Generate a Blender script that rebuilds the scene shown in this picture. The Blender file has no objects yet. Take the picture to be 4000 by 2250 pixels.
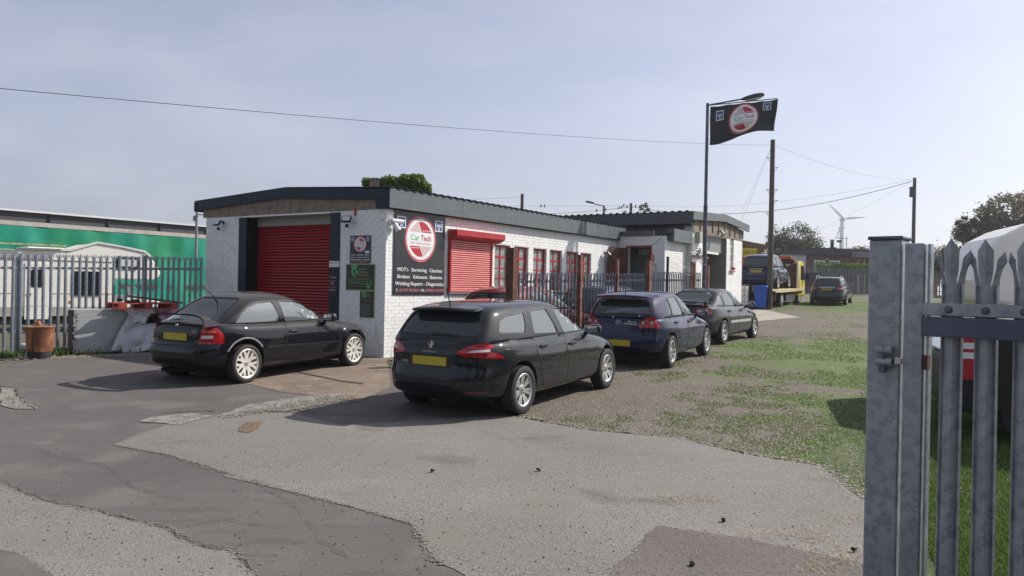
import bpy, bmesh, math, random
import numpy as np
from mathutils import Vector, Matrix
from mathutils.bvhtree import BVHTree
R = math.radians
rnd = random.Random(7)
scn = bpy.context.scene
col = scn.collection
# ------------------------------------------------------------------ camera, sky, sun, exposure
EYE = 1.7
FPX = 3030.0
ROLL = 0.02
cam_d = bpy.data.cameras.new('camera')
cam = bpy.data.objects.new('camera', cam_d)
col.objects.link(cam)
scn.camera = cam
cam_d.sensor_width = 36
cam_d.lens = 36 * FPX / 4000
cam_d.clip_start = 0.05
cam_d.clip_end = 6000
cam.matrix_world = Matrix.Translation((0, 0, EYE)) @ Matrix.Rotation(R(90) - 7 / FPX, 4, 'X') @ Matrix.Rotation(ROLL, 4, 'Z')
SUN_AZ = R(66)          # clockwise from +Y (the view direction)
SUN_EL = R(40)
world = bpy.data.worlds.new('World')
scn.world = world
world.use_nodes = True
wn = world.node_tree
wn.nodes.clear()
sky = wn.nodes.new('ShaderNodeTexSky')
sky.sky_type = 'NISHITA'
sky.sun_disc = False
sky.sun_elevation = SUN_EL
sky.sun_rotation = SUN_AZ
sky.altitude = 0
sky.air_density = 1.0
sky.dust_density = 1.6
sky.ozone_density = 1.0
SKY_SAT = 0.60
hs = wn.nodes.new('ShaderNodeHueSaturation')
hs.inputs['Saturation'].default_value = SKY_SAT
# thin high cloud streaks
tc = wn.nodes.new('ShaderNodeTexCoord')
mp = wn.nodes.new('ShaderNodeMapping')
mp.inputs['Rotation'].default_value = (0, R(24), R(38))
mp.inputs['Scale'].default_value = (1.2, 7.0, 7.0)
nz = wn.nodes.new('ShaderNodeTexNoise')
nz.inputs['Scale'].default_value = 1.6
nz.inputs['Detail'].default_value = 5
cr = wn.nodes.new('ShaderNodeValToRGB')
cr.color_ramp.elements[0].position = 0.42
cr.color_ramp.elements[0].color = (0, 0, 0, 1)
cr.color_ramp.elements[1].position = 0.8
cr.color_ramp.elements[1].color = (0.22, 0.22, 0.22, 1)
mx = wn.nodes.new('ShaderNodeMix')
mx.data_type = 'RGBA'
mx.inputs[7].default_value = (9.0, 9.2, 9.6, 1)
bg = wn.nodes.new('ShaderNodeBackground')
bg.inputs['Strength'].default_value = 0.095
wo = wn.nodes.new('ShaderNodeOutputWorld')
L = wn.links.new
L(sky.outputs[0], hs.inputs['Color'])
L(tc.outputs['Generated'], mp.inputs[0]); L(mp.outputs[0], nz.inputs['Vector']); L(nz.outputs['Fac'], cr.inputs[0])
tint = wn.nodes.new('ShaderNodeMix'); tint.data_type = 'RGBA'; tint.blend_type = 'MULTIPLY'; tint.inputs[0].default_value = 1
tint.inputs[7].default_value = (.975, .99, 1.12, 1)
veil = wn.nodes.new('ShaderNodeMix'); veil.data_type = 'RGBA'; veil.inputs[0].default_value = .22; veil.inputs[7].default_value = (5.6, 5.9, 7.2, 1)
L(hs.outputs[0], tint.inputs[6]); L(tint.outputs[2], veil.inputs[6])
L(cr.outputs[0], mx.inputs[0]); L(veil.outputs[2], mx.inputs[6]); L(mx.outputs[2], bg.inputs[0])
L(bg.outputs[0], wo.inputs[0])
sd = bpy.data.lights.new('sun', 'SUN')
sd.energy = 5.0
sd.angle = R(0.55)
sd.color = (1.0, 0.95, 0.87)
sun = bpy.data.objects.new('sun', sd)
col.objects.link(sun)
SUNV = Vector((math.sin(SUN_AZ) * math.cos(SUN_EL), math.cos(SUN_AZ) * math.cos(SUN_EL), math.sin(SUN_EL)))
sun.rotation_euler = SUNV.to_track_quat('Z', 'Y').to_euler()
scn.view_settings.view_transform = 'Standard'
scn.view_settings.look = 'None'
scn.view_settings.exposure = 0.28
scn.view_settings.gamma = 1
scn.view_settings.use_curve_mapping = False
scn.render.engine = 'CYCLES'
scn.cycles.max_bounces = 8
scn.cycles.transparent_max_bounces = 12

# ------------------------------------------------------------------ ground height (the yard rises gently away from the gate)
GY = [(0, 0), (9.5, 0), (16, .18), (20, .29), (25, .40), (30, .58), (36, .84), (42, 1.1), (56, 1.6), (75, 1.66), (3000, 1.66)]
def gz(y):
    for (a, b), (c, d) in zip(GY, GY[1:]):
        if y <= c:
            return b + (d - b) * max(0, (y - a)) / (c - a)
    return GY[-1][1]
def ray(px, py):
    dx = px - 2000; dy = py - 1125
    return (dx + ROLL * dy) / FPX, -(dy - ROLL * dx + 7) / FPX
def gp(px, py):                       # survey: ground point seen at a pixel of the 4000 px photograph
    a, b = ray(px, py)
    lo, hi = 1.0, 120.0
    for _ in range(50):
        m = (lo + hi) / 2
        if EYE + b * m > gz(m): lo = m
        else: hi = m
    return Vector((a * lo, lo, gz(lo)))
def at(px, py, Y):                    # survey: point at distance Y along the view axis
    a, b = ray(px, py)
    return Vector((a * Y, Y, EYE + b * Y))

# ------------------------------------------------------------------ materials
MATS = {}
def mat(name, base=(.5, .5, .5), rough=.6, metal=0.0, coat=0.0, spec=.5, noise=None, bump=None, trans=0.0, ior=1.45, emit=None, coord='Object', coatr=.03, alpha=None):
    """noise: list of (scale, colour, lo, hi[, detail]) layers mixed over base; bump: (scale, strength, distance)"""
    m = bpy.data.materials.new(name)
    m.use_nodes = True
    nt = m.node_tree
    b = nt.nodes['Principled BSDF']
    b.inputs['Base Color'].default_value = (*base, 1)
    b.inputs['Roughness'].default_value = rough
    b.inputs['Metallic'].default_value = metal
    b.inputs['Coat Weight'].default_value = coat
    b.inputs['Coat Roughness'].default_value = coatr
    b.inputs['Specular IOR Level'].default_value = spec
    b.inputs['Transmission Weight'].default_value = trans
    b.inputs['IOR'].default_value = ior
    if alpha is not None:
        b.inputs['Alpha'].default_value = alpha
    if emit:
        b.inputs['Emission Color'].default_value = (*emit[0], 1); b.inputs['Emission Strength'].default_value = emit[1]
    if noise or bump:
        t = nt.nodes.new('ShaderNodeTexCoord') if coord != 'World' else nt.nodes.new('ShaderNodeNewGeometry')
        tv = t.outputs['Position'] if coord == 'World' else t.outputs['Object']
    prev = None
    for ly in (noise or []):
        sc, c, lo, hi = ly[:4]
        n = nt.nodes.new('ShaderNodeTexNoise')
        n.inputs['Detail'].default_value = ly[4] if len(ly) > 4 else 4
        if isinstance(sc, tuple):
            mpn = nt.nodes.new('ShaderNodeMapping'); mpn.inputs['Scale'].default_value = sc
            nt.links.new(tv, mpn.inputs[0]); nt.links.new(mpn.outputs[0], n.inputs['Vector']); n.inputs['Scale'].default_value = 1
        else:
            nt.links.new(tv, n.inputs['Vector']); n.inputs['Scale'].default_value = sc
        r = nt.nodes.new('ShaderNodeMapRange')
        r.inputs['From Min'].default_value = lo; r.inputs['From Max'].default_value = hi
        nt.links.new(n.outputs['Fac'], r.inputs['Value'])
        x = nt.nodes.new('ShaderNodeMix'); x.data_type = 'RGBA'
        nt.links.new(r.outputs[0], x.inputs[0])
        if prev is None: x.inputs[6].default_value = (*base, 1)
        else: nt.links.new(prev, x.inputs[6])
        x.inputs[7].default_value = (*c, 1)
        prev = x.outputs[2]
    if prev is not None: nt.links.new(prev, b.inputs['Base Color'])
    if bump:
        n = nt.nodes.new('ShaderNodeTexNoise'); n.inputs['Scale'].default_value = bump[0]; n.inputs['Detail'].default_value = 5
        nt.links.new(tv, n.inputs['Vector'])
        bp = nt.nodes.new('ShaderNodeBump'); bp.inputs['Strength'].default_value = bump[1]; bp.inputs['Distance'].default_value = bump[2]
        nt.links.new(n.outputs['Fac'], bp.inputs['Height']); nt.links.new(bp.outputs[0], b.inputs['Normal'])
    MATS[name] = m
    return m
M = MATS
mat('white_brick', (.83, .83, .815), .75, noise=[(9, (.68, .68, .67), .45, .75), (1.1, (.70, .69, .66), .5, .75), ((2, 2, 30), (.58, .57, .54), .60, .78), ((7, 7, 1.1), (.62, .59, .53), .60, .72)], bump=(60, .3, .004))
mat('mortar', (.77, .77, .76), .85, noise=[(14, (.62, .62, .61), .45, .7)], bump=(80, .3, .004))
mat('white_render', (.70, .70, .69), .8, noise=[(3, (.58, .58, .57), .5, .8), (25, (.62, .62, .6), .5, .8)], bump=(30, .2, .004))
mat('fascia_blue', (.014, .022, .038), .5, spec=.3, noise=[(2, (.022, .03, .045), .4, .7)])
mat('fascia_grey', (.105, .125, .135), .45, noise=[((1.2, 1.2, 12), (.135, .155, .16), .45, .75), (3, (.085, .10, .11), .5, .8)])
mat('fascia_dark', (.10, .098, .115), .55, noise=[(2, (.08, .078, .09), .4, .7)])
mat('roof_black', (.02, .022, .03), .5)
mat('block', (.26, .205, .155), .9, noise=[(6, (.17, .135, .105), .45, .65), (40, (.25, .21, .17), .5, .8)], bump=(50, .4, .006))
mat('joint_dark', (.035, .03, .027), .9)
mat('red_slat', (.36, .012, .016), .4, noise=[(3, (.30, .012, .015), .4, .7)])
mat('red_slat_faded', (.78, .25, .235), .42, noise=[(3, (.72, .20, .185), .4, .7), ((40, 3, 3), (.55, .14, .12), .6, .75)])
mat('red_paint', (.42, .015, .02), .45, noise=[(8, (.3, .015, .015), .5, .7)])
mat('beige_panel', (.36, .36, .32), .6)
mat('black', (.012, .012, .014), .5)
mat('black_matt', (.02, .02, .02), .9)
mat('interior', (.06, .06, .06), .9)
mat('galv', (.36, .39, .43), .42, metal=.75, noise=[(22, (.27, .30, .34), .42, .58), (5, (.44, .47, .50), .5, .7)], bump=(40, .12, .002))
mat('galv_big', (.43, .45, .475), .47, metal=.55, noise=[(16, (.27, .295, .335), .44, .58, 3), (55, (.42, .44, .47), .52, .64, 2), (2.5, (.31, .33, .36), .4, .7), ((3, 3, .6), (.40, .40, .40), .56, .7)], bump=(50, .1, .002))
mat('galv_dark', (.13, .15, .20), .4, metal=.6, noise=[(4, (.09, .105, .15), .4, .7)])
mat('pale_navy', (.075, .088, .13), .36, metal=.35, noise=[(3, (.11, .125, .17), .45, .7)])
mat('block_light', (.23, .185, .15), .9, noise=[(6, (.17, .135, .11), .45, .65)], bump=(50, .4, .006))
mat('bright_metal', (.7, .7, .7), .25, metal=1)
mat('rust_brown', (.075, .028, .02), .75, noise=[(3, (.13, .05, .03), .45, .65), (18, (.2, .075, .035), .55, .7)], bump=(30, .3, .004))
mat('rust_post', (.19, .085, .055), .8, noise=[(5, (.10, .035, .022), .45, .6), (20, (.32, .19, .13), .52, .7)], bump=(30, .3, .004))
mat('pane', (.20, .23, .22), .12, noise=[(5, (.32, .35, .34), .45, .6), (30, (.08, .09, .09), .55, .7)])
mat('glass_dark', (.01, .012, .014), .03, spec=.6)
mat('wood_pole', (.12, .095, .08), .9, noise=[((20, 20, 1.5), (.075, .06, .05), .4, .6)], bump=(30, .3, .01))
mat('galv_post', (.22, .235, .27), .5, metal=.3, noise=[(8, (.16, .17, .2), .45, .6)])
mat('lamp_post', (.085, .09, .11), .5, metal=.2, noise=[(8, (.14, .15, .17), .5, .65)])
mat('plastic_white', (.75, .75, .72), .4)
mat('lamp_grey', (.30, .31, .31), .5)
mat('lamp_lens', (.62, .63, .6), .2)
mat('green_tarp', (.004, .235, .155), .5, noise=[(.3, (.006, .22, .10), .5, .65)], bump=(2.2, .3, .08))
mat('van_white', (.84, .82, .75), .35, noise=[(1.2, (.80, .77, .70), .4, .7)])
mat('van_trim', (.42, .40, .36), .6, noise=[(3, (.33, .31, .28), .4, .7)])
mat('dark_grey', (.05, .05, .055), .6)
mat('mid_grey', (.22, .22, .22), .6)
mat('log_bark', (.30, .13, .05), .75, noise=[((6, 6, 1), (.16, .06, .03), .45, .6), (3, (.5, .24, .09), .5, .7)], bump=(25, .5, .01))
mat('char', (.03, .028, .026), .9, noise=[(20, (.07, .065, .06), .5, .7)])
mat('pallet_red', (.38, .06, .04), .7, noise=[(8, (.25, .05, .035), .45, .65)])
mat('wood_old', (.16, .12, .085), .85, noise=[((3, 3, 30), (.10, .08, .06), .4, .6)])
mat('painted_block', (.42, .44, .43), .8, noise=[((1.5, 1.5, 20), (.36, .38, .37), .4, .7), (30, (.33, .34, .33), .6, .75)])
mat('old_brick', (.10, .085, .075), .9, noise=[(12, (.2, .09, .07), .5, .65)])
mat('sheet_clear', (.52, .53, .55), .28, noise=[(3, (.42, .43, .46), .4, .65)], bump=(9, .8, .05), trans=.0)
mat('sheet_pink', (.42, .16, .24), .35, noise=[(4, (.5, .3, .36), .45, .65)], bump=(9, .6, .04))
mat('bin_blue', (.012, .09, .42), .4)
mat('bin_green', (.012, .035, .025), .5)
mat('yellow', (.62, .50, .03), .4, noise=[(6, (.5, .42, .05), .45, .65)])
mat('cream_bed', (.55, .47, .25), .6, noise=[(9, (.3, .22, .12), .5, .62)])
mat('orange', (.7, .16, .03), .4)
mat('far_brick', (.20, .115, .09), .9, noise=[(2, (.16, .095, .075), .4, .6)])
mat('far_brick_orange', (.40, .18, .10), .9, noise=[(3, (.32, .14, .08), .4, .6)])
mat('far_fascia', (.075, .08, .09), .6)
mat('far_fascia_light', (.22, .23, .24), .6)
mat('turbine', (.60, .62, .64), .5)
mat('tree_bark', (.07, .055, .045), .9, bump=(20, .5, .02))
mat('tyre', (.018, .018, .019), .75, noise=[(30, (.035, .033, .032), .45, .7)])
mat('rubber', (.012, .012, .013), .6)
mat('rim_silver', (.62, .62, .61), .32, metal=.75)
mat('rim_cream', (.66, .64, .58), .4, metal=.2)
mat('rim_dark', (.03, .03, .03), .5)
mat('disc', (.05, .047, .045), .5, metal=.4)
mat('lamp_red', (.42, .006, .012), .12, coat=.8, noise=[((1, 1, 60), (.28, .004, .01), .45, .6)])
mat('lamp_red_dark', (.16, .004, .012), .12, coat=.8)
mat('lamp_white', (.62, .62, .64), .12, coat=.8)
mat('lamp_orange', (.55, .13, .02), .15, coat=.8)
mat('plate_yellow', (.50, .38, .03), .45)
mat('chrome', (.75, .76, .78), .12, metal=1)
mat('seat', (.03, .032, .038), .8)
mat('seat_light', (.14, .14, .14), .8)
mat('sign_black', (.026, .026, .031), .30)
mat('sign_red', (.45, .02, .03), .4)
mat('sign_pink', (.62, .20, .22), .4)
mat('sign_white', (.78, .78, .80), .4)
mat('sign_blue', (.012, .05, .22), .4)
mat('sign_green', (.12, .45, .10), .4)
mat('sign_bluegreen', (.10, .38, .14), .4)
mat('sign_gold', (.40, .38, .12), .4)
mat('sign_darkgreen', (.012, .025, .018), .35)
mat('flag_cloth', (.035, .034, .042), .85)
mat('barb', (.32, .32, .34), .5, metal=.5)
mat('wire', (.02, .02, .022), .6)
mat('wire_thin', (.16, .16, .17), .6)

def glass_mat(name, tint, gloss, film=.1):
    m = bpy.data.materials.new(name); m.use_nodes = True
    nt = m.node_tree; nt.nodes.clear()
    o = nt.nodes.new('ShaderNodeOutputMaterial')
    tr = nt.nodes.new('ShaderNodeBsdfTransparent'); tr.inputs[0].default_value = (*tint, 1)
    gl = nt.nodes.new('ShaderNodeBsdfGlossy'); gl.inputs['Roughness'].default_value = .015
    fr = nt.nodes.new('ShaderNodeFresnel'); fr.inputs[0].default_value = gloss
    mxs = nt.nodes.new('ShaderNodeMixShader')
    nt.links.new(fr.outputs[0], mxs.inputs[0]); nt.links.new(tr.outputs[0], mxs.inputs[1]); nt.links.new(gl.outputs[0], mxs.inputs[2])
    df = nt.nodes.new('ShaderNodeBsdfDiffuse'); df.inputs[0].default_value = (.50, .58, .57, 1)   # pale diffuse layer painted in for sky reflected by the panes
    m2 = nt.nodes.new('ShaderNodeMixShader'); m2.inputs[0].default_value = film
    nt.links.new(mxs.outputs[0], m2.inputs[1]); nt.links.new(df.outputs[0], m2.inputs[2])
    nt.links.new(m2.outputs[0], o.inputs[0])
    MATS[name] = m
glass_mat('car_glass', (.74, .82, .81), 2.5, .20)
glass_mat('car_glass_dark', (.66, .72, .74), 1.8, .035)

def paint(name, c, metal=.25, rough=.32, dust=.12, dustc=(.22, .19, .15), edge=None):
    """car paint: clear-coated, with a thin uneven film of road dust that lies thicker on upward faces"""
    m = mat(name, c, .5, metal=0.0, spec=.08, coat=1.0, coatr=.012); m.node_tree.nodes['Principled BSDF'].inputs['Coat IOR'].default_value = 1.44
    nt = m.node_tree; b = nt.nodes['Principled BSDF']
    g = nt.nodes.new('ShaderNodeNewGeometry'); s = nt.nodes.new('ShaderNodeSeparateXYZ')
    t = nt.nodes.new('ShaderNodeTexCoord')
    nt.links.new(g.outputs['Normal'], s.inputs[0])
    up = nt.nodes.new('ShaderNodeMapRange'); up.inputs['From Min'].default_value = .6; up.inputs['From Max'].default_value = 1.0
    up.inputs['To Min'].default_value = .0; up.inputs['To Max'].default_value = 1.0
    nt.links.new(s.outputs[2], up.inputs[0])
    n = nt.nodes.new('ShaderNodeTexNoise'); n.inputs['Scale'].default_value = 3.0; n.inputs['Detail'].default_value = 6
    nt.links.new(t.outputs['Object'], n.inputs['Vector'])
    r = nt.nodes.new('ShaderNodeMapRange'); r.inputs['From Min'].default_value = .3; r.inputs['From Max'].default_value = .75
    r.inputs['To Min'].default_value = dust * .4; r.inputs['To Max'].default_value = dust
    nt.links.new(n.outputs['Fac'], r.inputs[0])
    mu = nt.nodes.new('ShaderNodeMath'); mu.operation = 'MULTIPLY'
    nt.links.new(up.outputs[0], mu.inputs[0]); nt.links.new(r.outputs[0], mu.inputs[1])
    x = nt.nodes.new('ShaderNodeMix'); x.data_type = 'RGBA'; x.inputs[6].default_value = (*c, 1); x.inputs[7].default_value = (*dustc, 1)
    nt.links.new(mu.outputs[0], x.inputs[0]); nt.links.new(x.outputs[2], b.inputs['Base Color'])
    cw = nt.nodes.new('ShaderNodeMapRange'); cw.inputs['To Min'].default_value = 1.0; cw.inputs['To Max'].default_value = .1
    nt.links.new(mu.outputs[0], cw.inputs[0]); nt.links.new(cw.outputs[0], b.inputs['Coat Weight'])
    n2 = nt.nodes.new('ShaderNodeTexNoise'); n2.inputs['Scale'].default_value = 2.2
    nt.links.new(t.outputs['Object'], n2.inputs['Vector'])
    bp = nt.nodes.new('ShaderNodeBump'); bp.inputs['Strength'].default_value = .03; bp.inputs['Distance'].default_value = .012
    nt.links.new(n2.outputs['Fac'], bp.inputs['Height']); nt.links.new(bp.outputs[0], b.inputs['Coat Normal'])
    return m
paint('paint_black', (.004, .004, .008), dust=.50, dustc=(.20, .17, .13))
paint('paint_black2', (.007, .009, .012), dust=.08, dustc=(.2, .19, .18))
paint('paint_blue', (.003, .005, .040), metal=.3, dust=.05, dustc=(.15, .15, .2))
paint('paint_grey', (.018, .021, .025), metal=.3, dust=.06)
paint('paint_navy', (.010, .016, .05), metal=.3, dust=.1)
paint('paint_slate', (.035, .042, .055), metal=.3, dust=.2)
paint('paint_red', (.13, .008, .012), metal=.1, dust=.1)
paint('paint_white', (.70, .71, .72), metal=0, dust=.1)
paint('paint_silver', (.42, .44, .46), metal=.5, dust=.1)

# ------------------------------------------------------------------ mesh helpers
class MB:
    def __init__(s): s.v = []; s.f = []; s.m = []
    def add(s, vs, fs, mi=0, T=None):
        o = len(s.v)
        s.v += [tuple(T @ Vector(p)) if T is not None else tuple(p) for p in vs]
        s.f += [tuple(o + i for i in f) for f in fs]; s.m += [mi] * len(fs)
        return s
    def box(s, x0, x1, y0, y1, z0, z1, mi=0, T=None):
        vs = [(x, y, z) for z in (z0, z1) for y in (y0, y1) for x in (x0, x1)]
        return s.add(vs, [(0, 2, 3, 1), (4, 5, 7, 6), (0, 1, 5, 4), (2, 6, 7, 3), (0, 4, 6, 2), (1, 3, 7, 5)], mi, T)
    def cbox(s, c, d, mi=0, T=None):
        return s.box(c[0] - d[0] / 2, c[0] + d[0] / 2, c[1] - d[1] / 2, c[1] + d[1] / 2, c[2] - d[2] / 2, c[2] + d[2] / 2, mi, T)
    def prism(s, poly, t0, t1, axis=1, mi=0, T=None):
        """2D polygon extruded along an axis: axis 1: (x,z)->y ; axis 0: (y,z)->x ; axis 2: (x,y)->z"""
        n = len(poly)
        def P(p, t): return (p[0], t, p[1]) if axis == 1 else ((t, p[0], p[1]) if axis == 0 else (p[0], p[1], t))
        vs = [P(p, t0) for p in poly] + [P(p, t1) for p in poly]
        fs = [tuple(range(n)), tuple(range(2 * n - 1, n - 1, -1))] + [(i, n + i, n + (i + 1) % n, (i + 1) % n) for i in range(n)]
        return s.add(vs, fs, mi, T)
    def tube(s, p0, p1, r0, r1=None, n=8, mi=0, caps=True, T=None):
        r1 = r0 if r1 is None else r1
        p0 = Vector(p0); p1 = Vector(p1); d = (p1 - p0)
        if d.length < 1e-6: return s
        q = d.to_track_quat('Z', 'Y')
        vs = []
        for p, r in ((p0, r0), (p1, r1)):
            for i in range(n):
                a = 2 * math.pi * i / n
                vs.append(tuple(p + q @ Vector((r * math.cos(a), r * math.sin(a), 0))))
        fs = [(i, (i + 1) % n, n + (i + 1) % n, n + i) for i in range(n)]
        if caps: fs += [tuple(range(n - 1, -1, -1)), tuple(range(n, 2 * n))]
        return s.add(vs, fs, mi, T)
    def path(s, pts, r, n=6, mi=0):
        for a, b in zip(pts, pts[1:]): s.tube(a, b, r, r, n, mi, caps=True)
        return s
    def lathe(s, prof, n=24, mi=0, T=None, closed=False):
        """profile of (radius, z) turned about z"""
        vs = []
        for r, z in prof:
            for i in range(n):
                a = 2 * math.pi * i / n
                vs.append((r * math.cos(a), r * math.sin(a), z))
        fs = []
        k = len(prof)
        for j in range(k - 1 + (1 if closed else 0)):
            j2 = (j + 1) % k
            for i in range(n):
                fs.append((j * n + i, j * n + (i + 1) % n, j2 * n + (i + 1) % n, j2 * n + i))
        if not closed:
            if prof[0][0] > 1e-5: fs.append(tuple(range(n - 1, -1, -1)))
            if prof[-1][0] > 1e-5: fs.append(tuple((k - 1) * n + i for i in range(n)))
        return s.add(vs, fs, mi, T)
    def build(s, name, mats, parent=None, smooth=False, bevel=0, loc=None):
        me = bpy.data.meshes.new(name)
        me.from_pydata(s.v, [], s.f)
        mats = mats if isinstance(mats, (list, tuple)) else [mats]
        for x in mats: me.materials.append(M[x] if isinstance(x, str) else x)
        if len(mats) > 1: me.polygons.foreach_set('material_index', s.m)
        fix_normals(me)
        o = link(name, me, parent)
        if smooth: shade(o, smooth)
        if bevel:
            b = o.modifiers.new('bevel', 'BEVEL'); b.width = bevel; b.segments = 2; b.limit_method = 'ANGLE'; b.angle_limit = R(40)
        if loc is not None: o.location = loc
        return o
def fix_normals(me):
    bm = bmesh.new(); bm.from_mesh(me)
    bmesh.ops.recalc_face_normals(bm, faces=bm.faces)
    bm.to_mesh(me); bm.free()
def shade(o, angle=40):
    me = o.data
    me.polygons.foreach_set('use_smooth', [True] * len(me.polygons))
    a = R(angle if angle is not True else 40)
    bm = bmesh.new(); bm.from_mesh(me)
    for e in bm.edges:
        e.smooth = not (len(e.link_faces) == 2 and e.calc_face_angle(0) > a)
    bm.to_mesh(me); bm.free()
def link(name, me, parent=None):
    o = bpy.data.objects.new(name, me); col.objects.link(o)
    if parent is not None: o.parent = parent
    return o
def thing(name, label, cat, loc=(0, 0, 0), rz=0, group=None):
    o = bpy.data.objects.new(name, None); col.objects.link(o)
    o.location = loc; o.rotation_euler = (0, 0, rz); o.empty_display_size = .2
    o['label'] = label; o['category'] = cat
    if group: o['group'] = group
    return o
def tag(o, label=None, cat=None, group=None, kind=None):
    if label: o['label'] = label
    if cat: o['category'] = cat
    if group: o['group'] = group
    if kind: o['kind'] = kind
    return o
def inst(o, parent, loc=(0, 0, 0), rot=(0, 0, 0), scale=None):       # shares mesh data
    c = bpy.data.objects.new(o.name.split('.')[0], o.data if hasattr(o, 'data') else o); col.objects.link(c)
    for md in o.modifiers:
        if md.type == 'BEVEL':
            n = c.modifiers.new('bevel', 'BEVEL'); n.width = md.width; n.segments = md.segments; n.limit_method = 'ANGLE'; n.angle_limit = md.angle_limit
    c.parent = parent; c.location = loc; c.rotation_euler = rot
    if scale: c.scale = scale
    return c
def copy_tree(o, parent=None):
    c = o.copy(); col.objects.link(c); c.parent = parent
    for ch in list(o.children): copy_tree(ch, c)
    return c
def text_mesh(body, size=1.0, spacing=1.0):
    """2D triangulated outline of a line of text: (verts, faces, width)"""
    cu = bpy.data.curves.new('t', 'FONT'); cu.body = body; cu.size = size; cu.resolution_u = 3; cu.space_character = spacing
    ob = bpy.data.objects.new('t', cu); col.objects.link(ob)
    dg = bpy.context.evaluated_depsgraph_get(); dg.update()
    me = bpy.data.meshes.new_from_object(ob.evaluated_get(dg))
    vs = [(v.co.x, v.co.y) for v in me.vertices]; fs = [tuple(p.vertices) for p in me.polygons]
    bpy.data.objects.remove(ob); bpy.data.curves.remove(cu); bpy.data.meshes.remove(me)
    if not vs: return [], [], 0
    x0 = min(v[0] for v in vs); x1 = max(v[0] for v in vs)
    return [(x - x0, y) for x, y in vs], fs, x1 - x0
def text_fit(body, x0, x1, y0, h, bold=0):
    """text scaled to span x0..x1 with baseline y0 and cap height h"""
    vs, fs, w = text_mesh(body, 1.0)
    if not vs: return [], []
    s = (x1 - x0) / w
    out = [(x0 + x * s, y0 + y * h / .69) for x, y in vs]
    return out, fs
# ------------------------------------------------------------------ ground sheets
def ground_mat(name, base, layers, bump, rough=.9):
    return mat(name, base, rough, noise=layers, bump=bump, coord='World')
ground_mat('tarmac', (.112, .099, .092), [(.35, (.088, .078, .073), .4, .62), (1.4, (.138, .122, .11), .5, .68), ((1.5, 6, 1), (.085, .076, .07), .56, .7), (45, (.085, .08, .078), .5, .7), (130, (.19, .175, .165), .62, .75)], (160, .5, .006))
ground_mat('old_asphalt', (.205, .191, .172), [(.35, (.155, .144, .130), .40, .62), (38, (.24, .224, .203), .5, .66), (75, (.075, .069, .062), .54, .68, 2), (1.3, (.175, .16, .142), .5, .68), (.9, (.115, .103, .09), .6, .72)], (90, .8, .010))
ground_mat('mud_tarmac', (.115, .10, .09), [(1.2, (.14, .12, .105), .4, .7), (28, (.075, .066, .06), .52, .68), (90, (.19, .17, .15), .6, .72)], (60, .8, .012))
ground_mat('concrete_tan', (.185, .14, .105), [(1.1, (.14, .108, .082), .4, .62), (5, (.25, .20, .155), .5, .72), (30, (.17, .13, .1), .55, .7)], (40, .5, .006))
ground_mat('rough_patch', (.22, .205, .185), [(6, (.15, .138, .122), .45, .6), (40, (.32, .30, .27), .5, .7), (22, (.08, .075, .07), .58, .68)], (30, 1.0, .02))
ground_mat('leaf_mould', (.13, .092, .06), [(12, (.19, .13, .085), .45, .6), (40, (.08, .055, .035), .5, .65)], (30, 1.0, .02))
ground_mat('streak', (.150, .130, .108), [(8, (.19, .172, .15), .42, .6)], (60, .8, .01))
ground_mat('oil', (.060, .054, .050), [(9, (.085, .076, .07), .45, .6)], (100, .4, .005))
ground_mat('pale_concrete', (.34, .30, .25), [(1.3, (.27, .24, .2), .4, .7)], (30, .3, .005))
ground_mat('soil', (.075, .062, .045), [(3, (.12, .10, .075), .45, .6), (14, (.16, .15, .13), .55, .7)], (20, 1.0, .03))
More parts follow.
